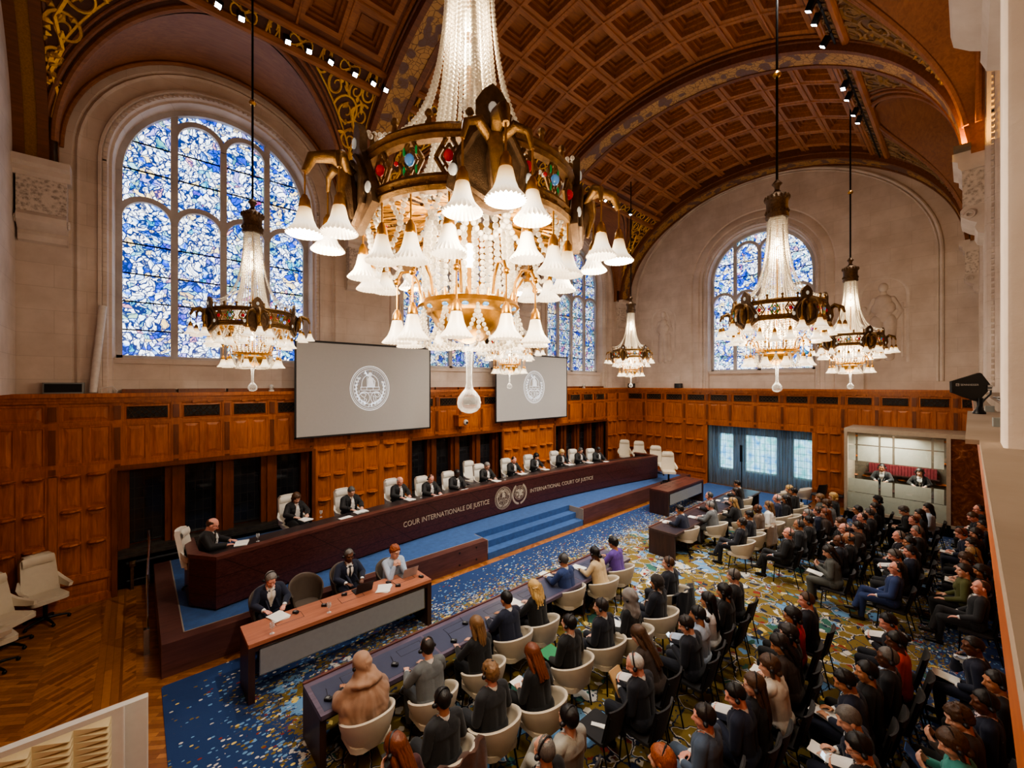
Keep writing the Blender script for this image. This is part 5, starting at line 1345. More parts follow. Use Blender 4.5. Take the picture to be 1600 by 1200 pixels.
def hair(style):
    if style in HAIR: return HAIR[style]
    mb = MB()
    if style in ('short', 'shortb'): P, f = cap_shell(line(.072, .0, -.07)); mb.add(P, f)
    elif style == 'crop': P, f = cap_shell(line(.078, .012, -.06), (.965,.97,.965), .001); mb.add(P, f)
    elif style == 'curly': P, f = cap_shell(line(.07, -.005, -.075), (1.08,1.06,1.1), .014, 40); mb.add(P, f)
    elif style == 'full': P, f = cap_shell(line(.062, -.03, -.1), (1.13,1.1,1.14), .012, 26); mb.add(P, f)
    elif style == 'fringe': P, f = cap_shell(line(.3, -.005, -.075), (.99,.99,1), .002, 30, lambda p: p.z > .062 + .012*noise.noise(p*40) or p.y > .03); mb.add(P, f)
    elif style == 'thin': P, f = cap_shell(line(.3, .0, -.07), (.985,.98,.975), .002, 30, lambda p: p.y > .045 and p.z > .03 or (abs(p.x) < .035 and p.y < .0 and p.z > .095 and p.y > -.06)); mb.add(P, f)
    elif style in ('bob', 'hat'): P, f = cap_shell(line(.06, -.06, -.11), (1.1,1.08,1.07), .006); mb.add(P, f); [mb.capsule((s_*.078,-.01,.02), (s_*.074,-.005,-.085), .03, .022, 8, 3) for s_ in (-1, 1)]; mb.capsule((-.04,-.08,-.06), (.04,-.08,-.06), .04, .04, 8, 3)
    elif style in ('long', 'verylong', 'wavy', 'pony'):
        P, f = cap_shell(line(.066, -.02, -.1), (1.05,1.05,1.04), .004); mb.add(P, f)
        L = {'long': .30, 'verylong': .44, 'wavy': .30, 'pony': .30}[style]; w = {'wavy': .1, 'pony': .022}.get(style, .068); rows_ = MB()
        nst = 15 if style != 'pony' else 5
        for k in range(nst):
            x = w*(2*k/(nst-1) - 1); pts = []; rs = []
            for i in range(9):
                t = i/8; wv = (.018 if style == 'wavy' else .004)*math.sin(t*9 + k*1.7)
                yy = -.088 - .03*math.sin(t*1.5) + .02*abs(x)/w*1.4 - .012*math.cos(k*2.2)
                pts.append((x*(.85 + (.35 if style == 'wavy' else .1)*t*(1 - .5*t)) + wv, yy + wv*.5, .04 - t*(L + .03*math.sin(k*1.9)))); rs.append((.022 if style != 'wavy' else .03)*(1 - .35*t*t))
            mb.tube(pts, rs, 7)
        if style != 'pony':
            for s_ in (-1, 1): mb.tube([(s_*.07,.01,.05), (s_*.086,-.02,-.05), (s_*.088,-.04,-.16), (s_*.08,-.05,-.16 - L*.3)], [.02,.03,.028,.012], 8)
    elif style in ('bun', 'lowbun'):
        P, f = cap_shell(line(.066, -.01, -.07), (1.01,1.01,1), .002); mb.add(P, f); mb.ball((0,-.125,.05 if style == 'bun' else -.05), (.042,.038,.042), 12, 8)
    HAIR[style] = mb.mesh('hair', DEF, 70); return HAIR[style]
# interpretation headset
mb = MB(); pts = [(.092*math.cos(a), -.012 - .02*math.sin(a), .0 + .137*math.sin(a)) for a in [PI*i/18 for i in range(19)]]
mb.tube(pts, .0065, 6, ell=(1, 1.6)); 
for s_ in (-1, 1): mb.capsule((s_*.088,-.008,-.004), (s_*.102,-.008,-.004), .027, .024, 10, 3)
headset_me = mb.mesh('headset', M['dark_plastic'], 50)
mb = MB()
for s_ in (-1, 1): mb.tube([(s_*.034 + .021*math.cos(2*PI*i/12), .108, .006 + .017*math.sin(2*PI*i/12)) for i in range(12)], .0022, 4, closed=True); mb.tube([(s_*.055,.106,.01),(s_*.082,.02,.01)], .002, 4)
mb.tube([(-.013,.111,.01),(.013,.111,.01)], .0022, 4); glasses_me = mb.mesh('glasses', M['black_metal'])
SCARF = {}
def scarf(pose, yaw, cape):
    yaw = min((0, 12, 27), key=lambda q: abs(q - yaw)); k = (pose, yaw, cape)
    if k in SCARF: return SCARF[k]
    B = body(pose, yaw, 'f'); Hm, Lm = B['Hm'], B['Lm']; mb = MB()
    mb.ball(Hm @ Vector((0,-.016,.026)), (.108,.134,.13), 18, 14, 0, Hm.to_3x3()); mb.capsule(Hm @ Vector((0,-.03,-.0)), Lm @ Vector((0,-.015,1.02)), .108, .15, 18, 4)
    if cape:
        for q in range(3): mb.tube([Lm @ (Vector((0,-.02,1.13 - .045*q)) + Vector(((.13 + .035*q)*math.sin(t), -(.12 + .03*q)*math.cos(t), .03*math.sin(t + q)))) for t in [2*PI*i/24 for i in range(24)]], .03 + .004*q, 8, closed=True)
    if cape:
        for s_ in (-1, 1):
            el = Vector((ARMS[POSES[pose][2]][0][0]*s_, ARMS[POSES[pose][2]][0][1], ARMS[POSES[pose][2]][0][2]))
            mb.capsule(Lm @ Vector((s_*.05,-.02,1.0)), Lm @ Vector((s_*.17,-.01,1.0)), .11, .085, 14, 4); mb.capsule(Lm @ Vector((s_*.17,-.01,1.0)), el, .088, .11, 14, 4); mb.capsule(el, el + Vector((-s_*.03,.16,-.04)), .105, .07, 12, 4)
        mb.ball(Lm @ Vector((0,-.01,.8)), (.285,.215,.29), 20, 14); mb.ball(Lm @ Vector((0,-.02,1.0)), (.2,.14,.16), 20, 14)
        mb.capsule(Lm @ Vector((-.08,-.02,.92)), Lm @ Vector((.08,-.02,.92)), .155, .155, 14, 4); mb.capsule(Lm @ Vector((-.11,-.02,.68)), Lm @ Vector((.11,-.02,.68)), .17, .17, 14, 4); mb.capsule(Hm @ Vector((0,-.04,-.06)), Lm @ Vector((0,-.03,.86)), .1, .19, 16, 4); mb.capsule(Lm @ Vector((-.2,-.02,.82)), Lm @ Vector((.2,-.02,.82)), .13, .13, 14, 4); mb.capsule(Lm @ Vector((-.19,.0,.72)), Lm @ Vector((.19,.0,.72)), .14, .14, 14, 4)
    V, F = remesh(mb, .014, 16 if cape else 6); Hi = np.array(Hm.inverted()); N = vnormals(V, F)
    def fold(p):
        a = math.atan2(p[0], -p[1] - .02); f = math.sin(a*7 + p[2]*9 + 2.5*noise.noise(Vector(p)*3)); w = min(1, max(0, (1.18 - p[2])/.2)) if cape else .5
        return .011*w*f*abs(f) + .004*math.sin(p[2]*55 + a*3)*(1 if p[2] > 1.0 else .3)
    V = V + N*np.array([fold(p) for p in V])[:, None]
    C = np.array([V[list(f)].mean(0) for f in F]); HC = (np.c_[C, np.ones(len(C))] @ Hi.T)[:, :3]
    face = (HC[:,1] > .045) & (np.abs(HC[:,0]) < .066) & (HC[:,2] < .065) & (HC[:,2] > -.125)
    F2 = [f for f, q in zip(F, face) if not q]
    SCARF[k] = mk_mesh('headscarf', V, F2, [DEF]); return SCARF[k]

def part(name, me, parent, mat=None, M_=None):
    if me is None: return None
    o = bpy.data.objects.new(name, me); col.objects.link(o); o.parent = parent
    if M_ is not None: o.matrix_local = M_
    if mat is not None: o.material_slots[0].link = 'OBJECT'; o.material_slots[0].material = mat
    return o
COL = dict(navy=(20,28,52), dnavy=(14,18,32), black=(15,15,17), charcoal=(36,38,42), grey=(104,108,110), bluegrey=(74,90,112), blue=(40,60,108), beige=(206,180,140), tan=(168,132,108), purple=(94,64,146), red=(200,28,40), coral=(214,88,78), olive=(84,86,42), cream=(218,208,192), lblue=(180,196,216), brown=(104,84,68), tweed=(86,88,84), white=(232,230,226), dbrown=(58,44,36), green=(60,90,72), wine=(70,30,34), ltgrey=(168,166,156), pinkw=(226,200,200), sky=(150,190,224), gold=(190,160,90), teal=(70,150,140), greyscarf=(128,122,118), mauve=(60,40,60))
HC = dict(black=(22,20,20), dark=(38,30,26), brown=(78,54,36), ltbrown=(124,92,60), auburn=(112,58,30), red=(150,78,36), blonde=(206,170,110), dblonde=(160,128,84), grey=(132,128,124), white=(190,186,180), dgrey=(80,78,76), salt=(104,100,96))
def person(px, py, pose, yaw, style, hc, skin, outfit, top, shirt='white', tie=None, label='', rot=0, z0=0, hs=True, glasses=False, group=None, trousers=None):
    sex = 'f' if style in ('long','verylong','wavy','bob','bun','lowbun','pony','scarf','shawl','full') else 'm'
    robe = outfit == 'robe'
    B = body(pose, yaw, sex, robe); Hm = B['Hm']; h = Hm.translation
    Rz = Matrix.Rotation(rot, 3, 'Z'); p = at(px, py, z0 + h.z); off = Rz @ Vector((h.x, h.y, 0))
    root = thing('person', label, 'person', (p.x - off.x, p.y - off.y, z0), rot, group)
    b = part('body', B['body'], root, SK[skin])
    tc = fabric('cloth_' + top, COL[top])
    if outfit == 'suit':
        part('jacket', B['jacket'], root, tc); part('lapel', B['lapel1'], root, tc); part('lapel', B['lapel-1'], root, tc); [part(q[:-1] if q[-1] in '01' else q, B[q], root, fabric('shirt_' + shirt, COL[shirt], .8, .05)) for q in ('collar', 'cuff0', 'cuff1')]; part('shirt_front', B['shirt_front'], root, fabric('shirt_' + shirt, COL[shirt], .8, .05))
        if tie: part('tie', B['tie'], root, fabric('tie_' + tie, COL[tie], .5, .1))
    elif outfit == 'sweater': part('sweater', B['sweater'], root, tc)
    elif outfit == 'robe':
        part('robe', B['robe'], root, fabric('robe_black', (16,16,18), .7)); [part(q[:-1] if q[-1] in '01' else q, B[q], root, fabric('shirt_white', COL['white'], .8, .05)) for q in ('collar', 'cuff0', 'cuff1')]; part('jabot', B['jabot'], root, fabric('shirt_white', COL['white'], .8, .05))
    part('trousers', B['trousers'], root, fabric('cloth_' + (trousers or (top if outfit == 'suit' and top not in ('beige','red','ltgrey','lblue') else 'black')), COL[trousers or (top if outfit == 'suit' and top not in ('beige','red','ltgrey','lblue') else 'black')]))
    [part('shoe', B[q], root, plain('shoe_leather', (20,18,18), .35)) for q in ('shoe0', 'shoe1')]
    if style in ('scarf', 'shawl'): part('headscarf', scarf(pose, yaw, style == 'shawl'), root, fabric('scarf_' + hc, COL[hc], .6, .1))
    elif style != 'bald': part('hair', hair(style), root, hair_mat(HC[hc]) if style != 'hat' else fabric('hat_' + hc, HC.get(hc, (60,44,36))), Hm)
    if hs: part('headset', headset_me, root, None, Hm)
    if glasses: part('glasses', glasses_me, root, None, Hm)
    return root, B
# ================================================================== CHAIRS
def tub_parts(mat):
    def surf(a, t, inner):
        """a: angle from the back (rad), t: 0 bottom .. 1 rim"""
        k = abs(a)/math.radians(118); top = .83 - .19*(k**1.6) - .02*(1 - k); zb = .40 + .0*k
        z = zb + (top - zb)*t; fl = 1 - .30*(1 - t)**1.6
        rx, ry = (.315 - (.035 if inner else 0))*fl, (.305 - (.035 if inner else 0))*fl
        return (rx*math.sin(a), -.02 - ry*math.cos(a) + (.07*(1-t) if k < 1 else 0)*0, z)
    A = [math.radians(-118 + 236*i/28) for i in range(29)]; T = [i/6 for i in range(7)]
    mb = MB(); rows = []
    for a in A:
        o = [surf(a, t, False) for t in T]; q = [surf(a, t, True) for t in T][::-1]
        top = surf(a, 1, False); m_ = ((top[0] + q[0][0])/2, (top[1] + q[0][1])/2, top[2] + .012)
        rows.append(o + [m_] + q)
    mb.grid(rows); mb.add(rows[0], [tuple(range(len(rows[0])))]); mb.add(rows[-1], [tuple(range(len(rows[0])))])
    shell_ = mb.mesh('seat_shell', mat, 55)
    mb = MB(); pts = [(.25*math.cos(t), .25*math.sin(t)*1.0 + .01) for t in [2*PI*i/24 for i in range(24)]]
    pts = [(max(-.24, min(.24, x*1.12)), max(-.22, min(.25, y*1.12))) for x, y in pts]
    mb.prism(pts, lambda a, b, h: (a, b, h), .385, .455); mb.prism([(x*.93, y*.93) for x, y in pts], lambda a, b, h: (a, b, h), .455, .468)
    return shell_, mb.mesh('cushion', mat, 40)
def leg4(w, d, mat, h=.39, r=.014):
    out = []
    for sx in (-1, 1):
        for sy in (-1, 1): mb = MB(); mb.tube([(sx*w*.8, sy*d*.8, h), (sx*w, sy*d, 0)], [r, r*.8], 8); out.append(mb.mesh('leg', mat, 50))
    return out
def swivel(mat):
    a = MB(); a.tube([(0,0,.05),(0,0,.39)], .03, 12); col_ = a.mesh('column', mat, 40); legs = []
    for k in range(4):
        an = PI/4 + k*PI/2; b = MB(); c, s_ = math.cos(an), math.sin(an)
        b.tube([(0,0,.085),(.2*c,.2*s_,.07),(.31*c,.31*s_,.04)], [.026,.02,.014], 8); b.ball((.31*c,.31*s_,.028), .027, 8, 6); legs.append(b.mesh('leg', mat, 50))
    return [col_] + legs
TUB = tub_parts(M['cream']); TUBL = leg4(.21, .2, M['black_metal']); SWV = swivel(M['black_metal']); TUBB = tub_parts(M['brown_leather'])
def make_tub(label, base, brown=False):
    t = thing('tub_chair', label, 'chair', (0,0,0)); s_, c = TUBB if brown else TUB
    place('seat_shell', s_, t); place('cushion', c, t)
    for i, m in enumerate(TUBL if base == 4 else SWV): place('column' if (base != 4 and i == 0) else 'leg', m, t)
    return t
def make_dark(label):
    t = thing('conference_chair', label, 'chair', (0,0,0))
    mb = MB(); mb.rbox(-.22,.22,-.2,.24,.42,.455,.05); mb.build('seat', M['dark_chair'], t, 40)
    mb = MB(); rows = []
    for d in (0, -.022):
        rows.append([])
    mb.grid([[(.215*x*(1 - .12*max(0, zz - .6)), -.215 - .10*zz + .05*x*x*1.0 + d, .47 + .43*zz) for x in [-1,-.75,-.5,-.25,0,.25,.5,.75,1]] for d, zs_ in ((0, [0,.2,.4,.6,.8,.93,1]), (-.024, [1,.93,.8,.6,.4,.2,0])) for zz in zs_], cv=True)
    mb.build('backrest', M['dark_chair'], t, 50)
    for sx in (-1, 1):
        mb = MB(); mb.tube([(sx*.21,.2,.42),(sx*.22,.23,0)], .011, 8); mb.build('leg', M['black_metal'], t, 50)
        mb = MB(); mb.tube([(sx*.21,-.30,.85),(sx*.215,-.2,.44),(sx*.22,-.3,0)], .011, 8); mb.build('leg', M['black_metal'], t, 50)
    return t
def make_high(label, mat, wide=1.0, base=True):
    """tall executive chair with a head roll and low arms"""
    t = thing('executive_chair', label, 'chair', (0,0,0))
    mb = MB(); mb.rbox(-.25,.25,-.22,.26,.43,.5,.08); mb.rbox(-.235,.235,-.2,.245,.5,.515,.08); mb.build('seat', mat, t, 40)
    rows = []
    zs_ = [0,.1,.25,.4,.55,.66,.72,.78,.86,.92,.96,.985,1]
    def prof(zz): return .255*(1 - .12*zz)*(1 if zz < .92 else math.sqrt(max(.6, 1 - ((zz - .92)/.085)**2))), -.20 - .14*zz
    for front in (1, 0):
        for zz in (zs_ if front else zs_[::-1]):
            w, y = prof(zz); rows.append([(w*x, y + (.05*x*x if front else .03*x*x) - (0 if front else .075), .48 + .72*zz) for x in [-1,-.8,-.5,-.2,.2,.5,.8,1]])
    mb = MB(); mb.grid(rows, cv=True); n = len(zs_)
    for e in (0, -1): mb.add([r[e] for r in rows], [tuple(range(len(rows)))])
    mb.build('backrest', mat, t, 50)
    mb = MB(); w, y = prof(.8); mb.grid([[(w*x, y + .022 + .05*x*x - .14*dz*.9 + .02*math.sin(PI*min(1, max(0, (dz + .075)/.15))), .48 + .72*.86 + dz) for x in [-.9,-.6,-.3,0,.3,.6,.9]] for dz in (-.075,-.07,-.04,0,.04,.07,.075)]); mb.build('head_roll', mat, t, 50)
    for s_ in (-1, 1):
        mb = MB(); pts = [(s_*.245,-.26,.80),(s_*.30,-.16,.70),(s_*.315,.02,.66),(s_*.30,.16,.655)]
        mb.grid([[(p[0] - s_*.035, p[1], p[2] + .0), (p[0] + s_*.02, p[1], p[2]), (p[0] + s_*.0, p[1], p[2] - .15 + .03*i), (p[0] - s_*.05, p[1], p[2] - .15 + .03*i)] for i, p in enumerate(pts)], cu=True)
        mb.add([(pts[-1][0] + s_*q, pts[-1][1], pts[-1][2] + r) for q, r in ((-.035,0),(.02,0),(0,-.06),(-.05,-.06))], [(0,1,2,3)])
        mb.build('armrest', mat, t, 60)
    mb = MB(); mb.tube([(0,0,.08),(0,0,.43)], .032, 12); mb.build('column', M['black_metal'], t, 40)
    for k in range(5):
        an = PI/2 + 2*PI*k/5; b = MB(); c, s_ = math.cos(an), math.sin(an)
        b.tube([(0,0,.1),(.18*c,.18*s_,.085),(.3*c,.3*s_,.06)], [.03,.022,.016], 8); b.ball((.3*c,.3*s_,.03), .03, 8, 6); b.build('leg', M['black_metal'], t, 50)
    return t
PROTO = {}
def chair(kind, loc, rot, label, group=None, scale=None):
    if kind not in PROTO:
        o = {'tub4': lambda: make_tub(label, 4), 'tubs': lambda: make_tub(label, 5), 'tubb': lambda: make_tub(label, 4, True), 'dark': lambda: make_dark(label), 'judge': lambda: make_high(label, M['white_leather']), 'office': lambda: make_high(label, M['beige_leather'])}[kind]()
        PROTO[kind] = o; o.location = loc; o.rotation_euler = (0,0,rot); o['label'] = label
        if group: o['group'] = group
        if scale: o.scale = scale
        return o
    return dup(PROTO[kind], loc, rot, label, group, scale)

# ================================================================== SMALL THINGS
def box_item(name, label, cat, loc, size, mat, rot=0, tilt=0, group=None, extra=None):
    mb = MB(); x, y, z = size; mb.rbox(-x/2, x/2, -y/2, y/2, 0, z, min(x, y)*.06, k=1)
    o = mb.build(name, mat); o.location = loc; o.rotation_euler = (tilt, 0, rot); return tag(o, label, cat, group)
def sheet(name, label, cat, loc, size=(.21,.3), rot=0, tilt=0, mat=None, n=3, group=None):
    """a small pile of slightly fanned sheets"""
    mb = MB(); x, y = size
    for k in range(n):
        a = (k - n/2)*.05; c, s_ = math.cos(a), math.sin(a); z = .003*k
        q = [(c*px - s_*py, s_*px + c*py) for px, py in ((-x/2,-y/2),(x/2,-y/2),(x/2,y/2),(-x/2,y/2))]
        mb.prism(q, lambda p, r, h: (p, r, h), z, z + .003)
    o = mb.build(name, mat or M['paper']); o.location = loc; o.rotation_euler = (tilt, 0, rot); return tag(o, label, cat, group)
def open_book(label, loc, rot=0, tilt=0, s_=1.0, group=None):
    mb = MB(); rows = [[(x*s_, y*s_, .012 + .016*math.sin(min(1, abs(x)/.16)*PI)*.8 + .002) for y in (-.12,.12)] for x in [-.17 + .34*i/16 for i in range(17)]]
    mb.grid(rows); mb.grid([[(x*s_, y*s_, 0) for y in (-.12,.12)] for x in (-.17,.17)]); o = mb.build('open_document', M['paper'], None, 60); o.location = loc; o.rotation_euler = (tilt,0,rot); return tag(o, label, 'document', group)
def receiver(label, loc, rot=0, cord=True, group=None):
    r = thing('headset_receiver', label, 'receiver', loc, rot, group)
    mb = MB(); mb.rbox(-.03,.03,-.05,.05,0,.035,.012); mb.build('case', M['dark_plastic'], r, 40)
    mb = MB(); mb.rbox(-.018,.018,-.01,.03,.035,.037,.004); mb.build('display', M['grey_plastic'], r)
    if cord: mb = MB(); mb.tube([(.0 + .13*t + .05*math.sin(t*8), .05 + .1*t + .05*math.cos(t*6) - .05, .006) for t in [i/24 for i in range(25)]], .003, 5); mb.build('cord', M['dark_plastic'], r)
    return r
def goblet(label, loc, group=None):
    mb = MB(); mb.lathe([(.035,0),(.036,.004),(.006,.01),(.005,.07),(.012,.08),(.032,.1),(.036,.13),(.032,.17),(.030,.17),(.033,.13),(.028,.1),(0,.085)], 16); o = mb.build('drinking_glass', M['glass'], None, 60); o.location = loc; return tag(o, label, 'glass', group)
def laptop(label, loc, rot, dark):
    l = thing('laptop', label, 'laptop', loc, rot); mt = M['dark_plastic'] if dark else plain('aluminium', (182,180,178), .3, .8, .05)
    mb = MB(); mb.rbox(-.16,.16,-.11,.11,0,.014,.012); mb.build('keyboard_base', mt, l, 40)
    mb = MB(); a = math.radians(112); c, s_ = math.cos(a), math.sin(a)
    mb.prism([(-.16,0),(.16,0),(.16,.21),(-.16,.21)], lambda x, y, h: (x, .11 + h*s_ - y*c*1.0, .014 + y*s_ + h*c*0), 0, .008); mb.build('lid', mt, l)
    mb = MB(); mb.prism([(-.15,.012),(.15,.012),(.15,.2),(-.15,.2)], lambda x, y, h: (x, .108 - y*c, .014 + y*s_), 0, .0005); mb.build('display', plain('dark_display', (30,34,42), .2), l); return l

# ================================================================== WHO SITS WHERE
ORD = ['first','second','third','fourth','fifth','sixth','seventh','eighth','ninth','tenth','eleventh','twelfth']
def held(B, root, pose, what, label, rot=0):
    """a thing carried in the hands or on the lap"""
    R_ = Matrix.Rotation(rot, 3, 'Z'); L = root.location
    def W(x, y, z): q = R_ @ Vector((x, y, z)); return (L.x + q.x, L.y + q.y, L.z + q.z)
    if what == 'phone': return box_item('phone', 'dark phone ' + label, 'phone', W(0,.36,.885), (.075,.15,.009), M['dark_plastic'], rot, .7)
    if what == 'bluephone': return box_item('phone', 'phone with bright blue screen ' + label, 'phone', W(0,.36,.885), (.08,.16,.009), [M['screen_glow']], rot, .7)
    if what == 'tablet': return box_item('tablet', 'blue tablet ' + label, 'tablet', W(0,.38,.87), (.16,.23,.01), plain('tablet_blue', (50,84,140), .3), rot, .8)
    if what == 'pad': return sheet('notepad', 'white notepad ' + label, 'notepad', W(.0,.36,.665), (.2,.28), rot, .12, None, 4)
    if what == 'folder': return box_item('folder', 'green folder ' + label, 'folder', W(-.08,.34,.665), (.31,.23,.012), plain('folder_green', (40,132,84), .6, 0, .04), rot, .1)
    if what == 'brown': return box_item('folder', 'tan paper folder ' + label, 'folder', W(0,.37,.84), (.23,.32,.02), plain('folder_tan', (196,160,116), .7, 0, .05), rot, 1.0)
    if what == 'book': return open_book('open notebook ' + label, W(0,.36,.665), rot, .12, .8)
    if what == 'deskpaper': return sheet('paper_sheets', 'white paper sheets ' + label, 'paper', W(0,.62,.745), (.21,.3), rot + .1, 0, None, 4)
ROWS = {}
def fit(t):
    return t if len(t.split()) <= 16 else t.replace(' from left in ', ' in ').replace('at the bench from left', 'at the bench')
def row(name, chairkind, spec, v_z=0):
    for i, s_ in enumerate(spec):
        px, py, pose, yaw, style, hc, skin, outfit, top, shirt, tie, phrase, kw = (s_ + ({},))[:13]
        kw = dict(kw); what = kw.pop('item', None); ck = kw.pop('chair', chairkind); wear = kw.pop('coat', None)
        where = '%s from left in %s' % (ORD[i], name)
        root, B = person(px, py, pose, yaw, style, hc, skin, outfit, top, shirt, tie, fit('person in %s, %s' % (phrase, where)), group=None, **kw)
        L = root.location
        nm = {'tub4': 'cream tub chair', 'tubs': 'cream tub chair', 'dark': 'dark conference chair'}[ck]
        c = chair(ck, (L.x, L.y - .02, 0), kw.get('rot', 0), '%s, seat %s' % (nm, where), None, (1.1, 1.1, 1.0) if ck != 'dark' else None)
        if what: held(B, root, pose, what, 'held by person %s' % where if what not in ('deskpaper',) else 'before person %s' % where, kw.get('rot', 0))
        ROWS.setdefault(name, []).append(root)
A_, B_ = 'front row, near block', 'second row, near block'
row('front row near block', 'tub4', [
 (565,1038,'desk',8,'shawl','tan','M','sweater','black','white',None,'tan headscarf and shawl'),
 (667,1012,'desk',0,'thin','dark','L','suit','grey','white',None,'grey suit'),
 (744,977,'desk',10,'long','ltbrown','L','sweater','black','white',None,'black jacket',{'hs':False}),
 (791,936,'desk',-8,'short','black','M','suit','navy','white',None,'dark navy suit',{'hs':False}),
 (834,918,'desk',15,'wavy','blonde','L','sweater','black','white',None,'black top with papers',{'hs':False,'item':'deskpaper'}),
 (880,875,'desk',0,'short','dgrey','M','suit','blue','white',None,'blue suit with papers',{'item':'deskpaper'}),
 (929,864,'deskchin',5,'lowbun','black','D','sweater','beige','white',None,'beige jacket resting chin on hand',{'item':'deskpaper'}),
 (958,848,'desk',5,'curly','black','M','sweater','purple','white',None,'purple sweater',{'hs':False})])
row('second row near block', 'tub4', [
 (691,1094,'lap',5,'crop','black','M','suit','charcoal','white',None,'charcoal suit with hands clasped'),
 (766,1051,'lap',0,'curly','ltbrown','P','suit','charcoal','white',None,'charcoal suit with open collar'),
 (832,1022,'write',5,'long','auburn','L','sweater','black','white',None,'black jacket writing on notebook',{'hs':False,'item':'pad'}),
 (889,974,'pad' if False else 'up',10,'short','black','L','suit','black','white',None,'black suit holding green folder',{'item':'folder'}),
 (939,948,'lap',20,'short','dark','L','suit','dnavy','white','red','navy suit with red tie'),
 (983,934,'lap',15,'scarf','greyscarf','M','sweater','black','white',None,'grey headscarf and black jacket',{'item':'pad'}),
 (1026,910,'folded',15,'hat','dark','M','suit','dnavy','white',None,'dark brown cap and navy suit',{'hs':False}),
 (1044,880,'lap',20,'crop','brown','L','suit','dnavy','white',None,'dark navy suit by the aisle',{'item':'pad'})])
row('third row near block', 'dark', [
 (618,1168,'phone',20,'long','auburn','L','sweater','wine','white',None,'wine top using phone',{'item':'phone'}),
 (850,1172,'up',0,'thin','salt','L','suit','black','white',None,'black suit at the bottom edge'),
 (888,1122,'crossed',5,'short','black','L','suit','ltgrey','white',None,'pale grey jacket and trousers',{'trousers':'ltgrey'}),
 (992,1038,'phone',35,'thin','white','P','suit','dnavy','white','grey','navy suit reading tan folder',{'item':'brown'}),
 (998,992,'bow',10,'verylong','brown','L','sweater','dbrown','white',None,'dark brown top bent forward',{'hs':False}),
 (1072,976,'phone',20,'short','dark','L','suit','dnavy','lblue',None,'navy suit using phone',{'item':'bluephone'}),
 (1090,960,'lap',10,'lowbun','black','M','sweater','lblue','white',None,'light blue shirt'),
 (1106,938,'lap',10,'verylong','black','M','sweater','white','white',None,'white blouse'),
 (1131,924,'lap',10,'bob','black','M','sweater','black','white',None,'black coat'),
 (1146,900,'lap',15,'short','salt','L','suit','charcoal','white',None,'charcoal suit with white collar')])
row('fourth row near block', 'dark', [
 (1034,1188,'up',10,'bob','red','L','sweater','dnavy','white',None,'dark blue top at the bottom edge'),
 (1100,1120,'lap',25,'short','dark','P','suit','bluegrey','white','navy','blue grey suit'),
 (1149,1086,'phone',25,'crop','black','P','suit','navy','white','sky','navy suit with light blue tie',{'item':'phone'}),
 (1178,1070,'lap',25,'verylong','brown','L','sweater','black','white',None,'black top and glasses',{'glasses':True}),
 (1202,1040,'prayer',25,'bob','brown','L','sweater','cream','white',None,'cream sweater with joined hands'),
 (1218,1006,'write',20,'long','dark','M','sweater','dbrown','white',None,'dark patterned top',{'item':'pad'}),
 (1232,990,'lap',25,'bob','dark','L','sweater','black','white',None,'black jacket'),
 (1238,962,'lap',30,'bob','black','M','sweater','red','white',None,'bright red jacket and glasses',{'glasses':True}),
 (1260,938,'lap',20,'crop','brown','P','suit','dnavy','white',None,'dark navy suit by the aisle')])
row('fifth row near block', 'dark', [
 (1342,1168,'phone',30,'short','black','L','suit','charcoal','white',None,'grey jacket and glasses using phone',{'item':'bluephone','glasses':True}),
 (1326,1124,'write',30,'short','salt','L','suit','navy','white',None,'navy suit writing on pad',{'hs':False,'item':'pad'}),
 (1320,1064,'write',25,'short','black','M','suit','navy','white','sky','navy suit with watch',{'item':'pad'}),
 (1354,1050,'lap',20,'short','black','M','sweater','black','white',None,'black top with arm raised'),
 (1386,1028,'up',25,'short','salt','D','suit','charcoal','lblue',None,'dark suit and glasses',{'glasses':True}),
 (1400,1002,'lap',30,'bun','black','D','sweater','coral','white',None,'coral jacket'),
 (1388,972,'phone',35,'crop','black','P','suit','dnavy','white',None,'dark suit holding phone out',{'item':'phone'})])
row('wall row near block', 'dark', [
 (1488,1162,'phone',30,'bob','brown','L','sweater','teal','white',None,'teal scarf holding tablet',{'item':'tablet','trousers':'cream'}),
 (1498,1122,'phone',30,'curly','brown','L','sweater','dbrown','white',None,'dark brown top'),
 (1538,1098,'lap',25,'short','black','D','suit','navy','pinkw',None,'blue jacket and pink shirt'),
 (1556,1066,'lap',20,'short','black','M','suit','charcoal','white',None,'dark suit half hidden by the ledge'),
 (1520,1010,'chin',30,'crop','black','D','suit','navy','white','lblue','navy suit with chin on hand',{'hs':False,'item':'pad'})])
row('front row far block', 'tubs', [
 (1062,796,'deskchin',10,'short','black','M','suit','navy','white',None,'navy suit writing with chin on hand',{'item':'deskpaper'}),
 (1109,790,'desk',10,'full' if False else 'short','grey','P','suit','grey','white',None,'grey suit',{'item':'deskpaper'}),
 (1108,775,'deskchin',10,'thin','dgrey','P','suit','black','white',None,'black suit with hand at mouth'),
 (1145,784,'deskchin',10,'long','dblonde','L','sweater','black','white',None,'black top with cream headband'),
 (1150,768,'desk',10,'long','dark','L','sweater','black','white',None,'black jacket'),
 (1152,756,'desk',5,'short','black','M','suit','black','white',None,'black suit with glasses',{'glasses':True,'hs':False})])
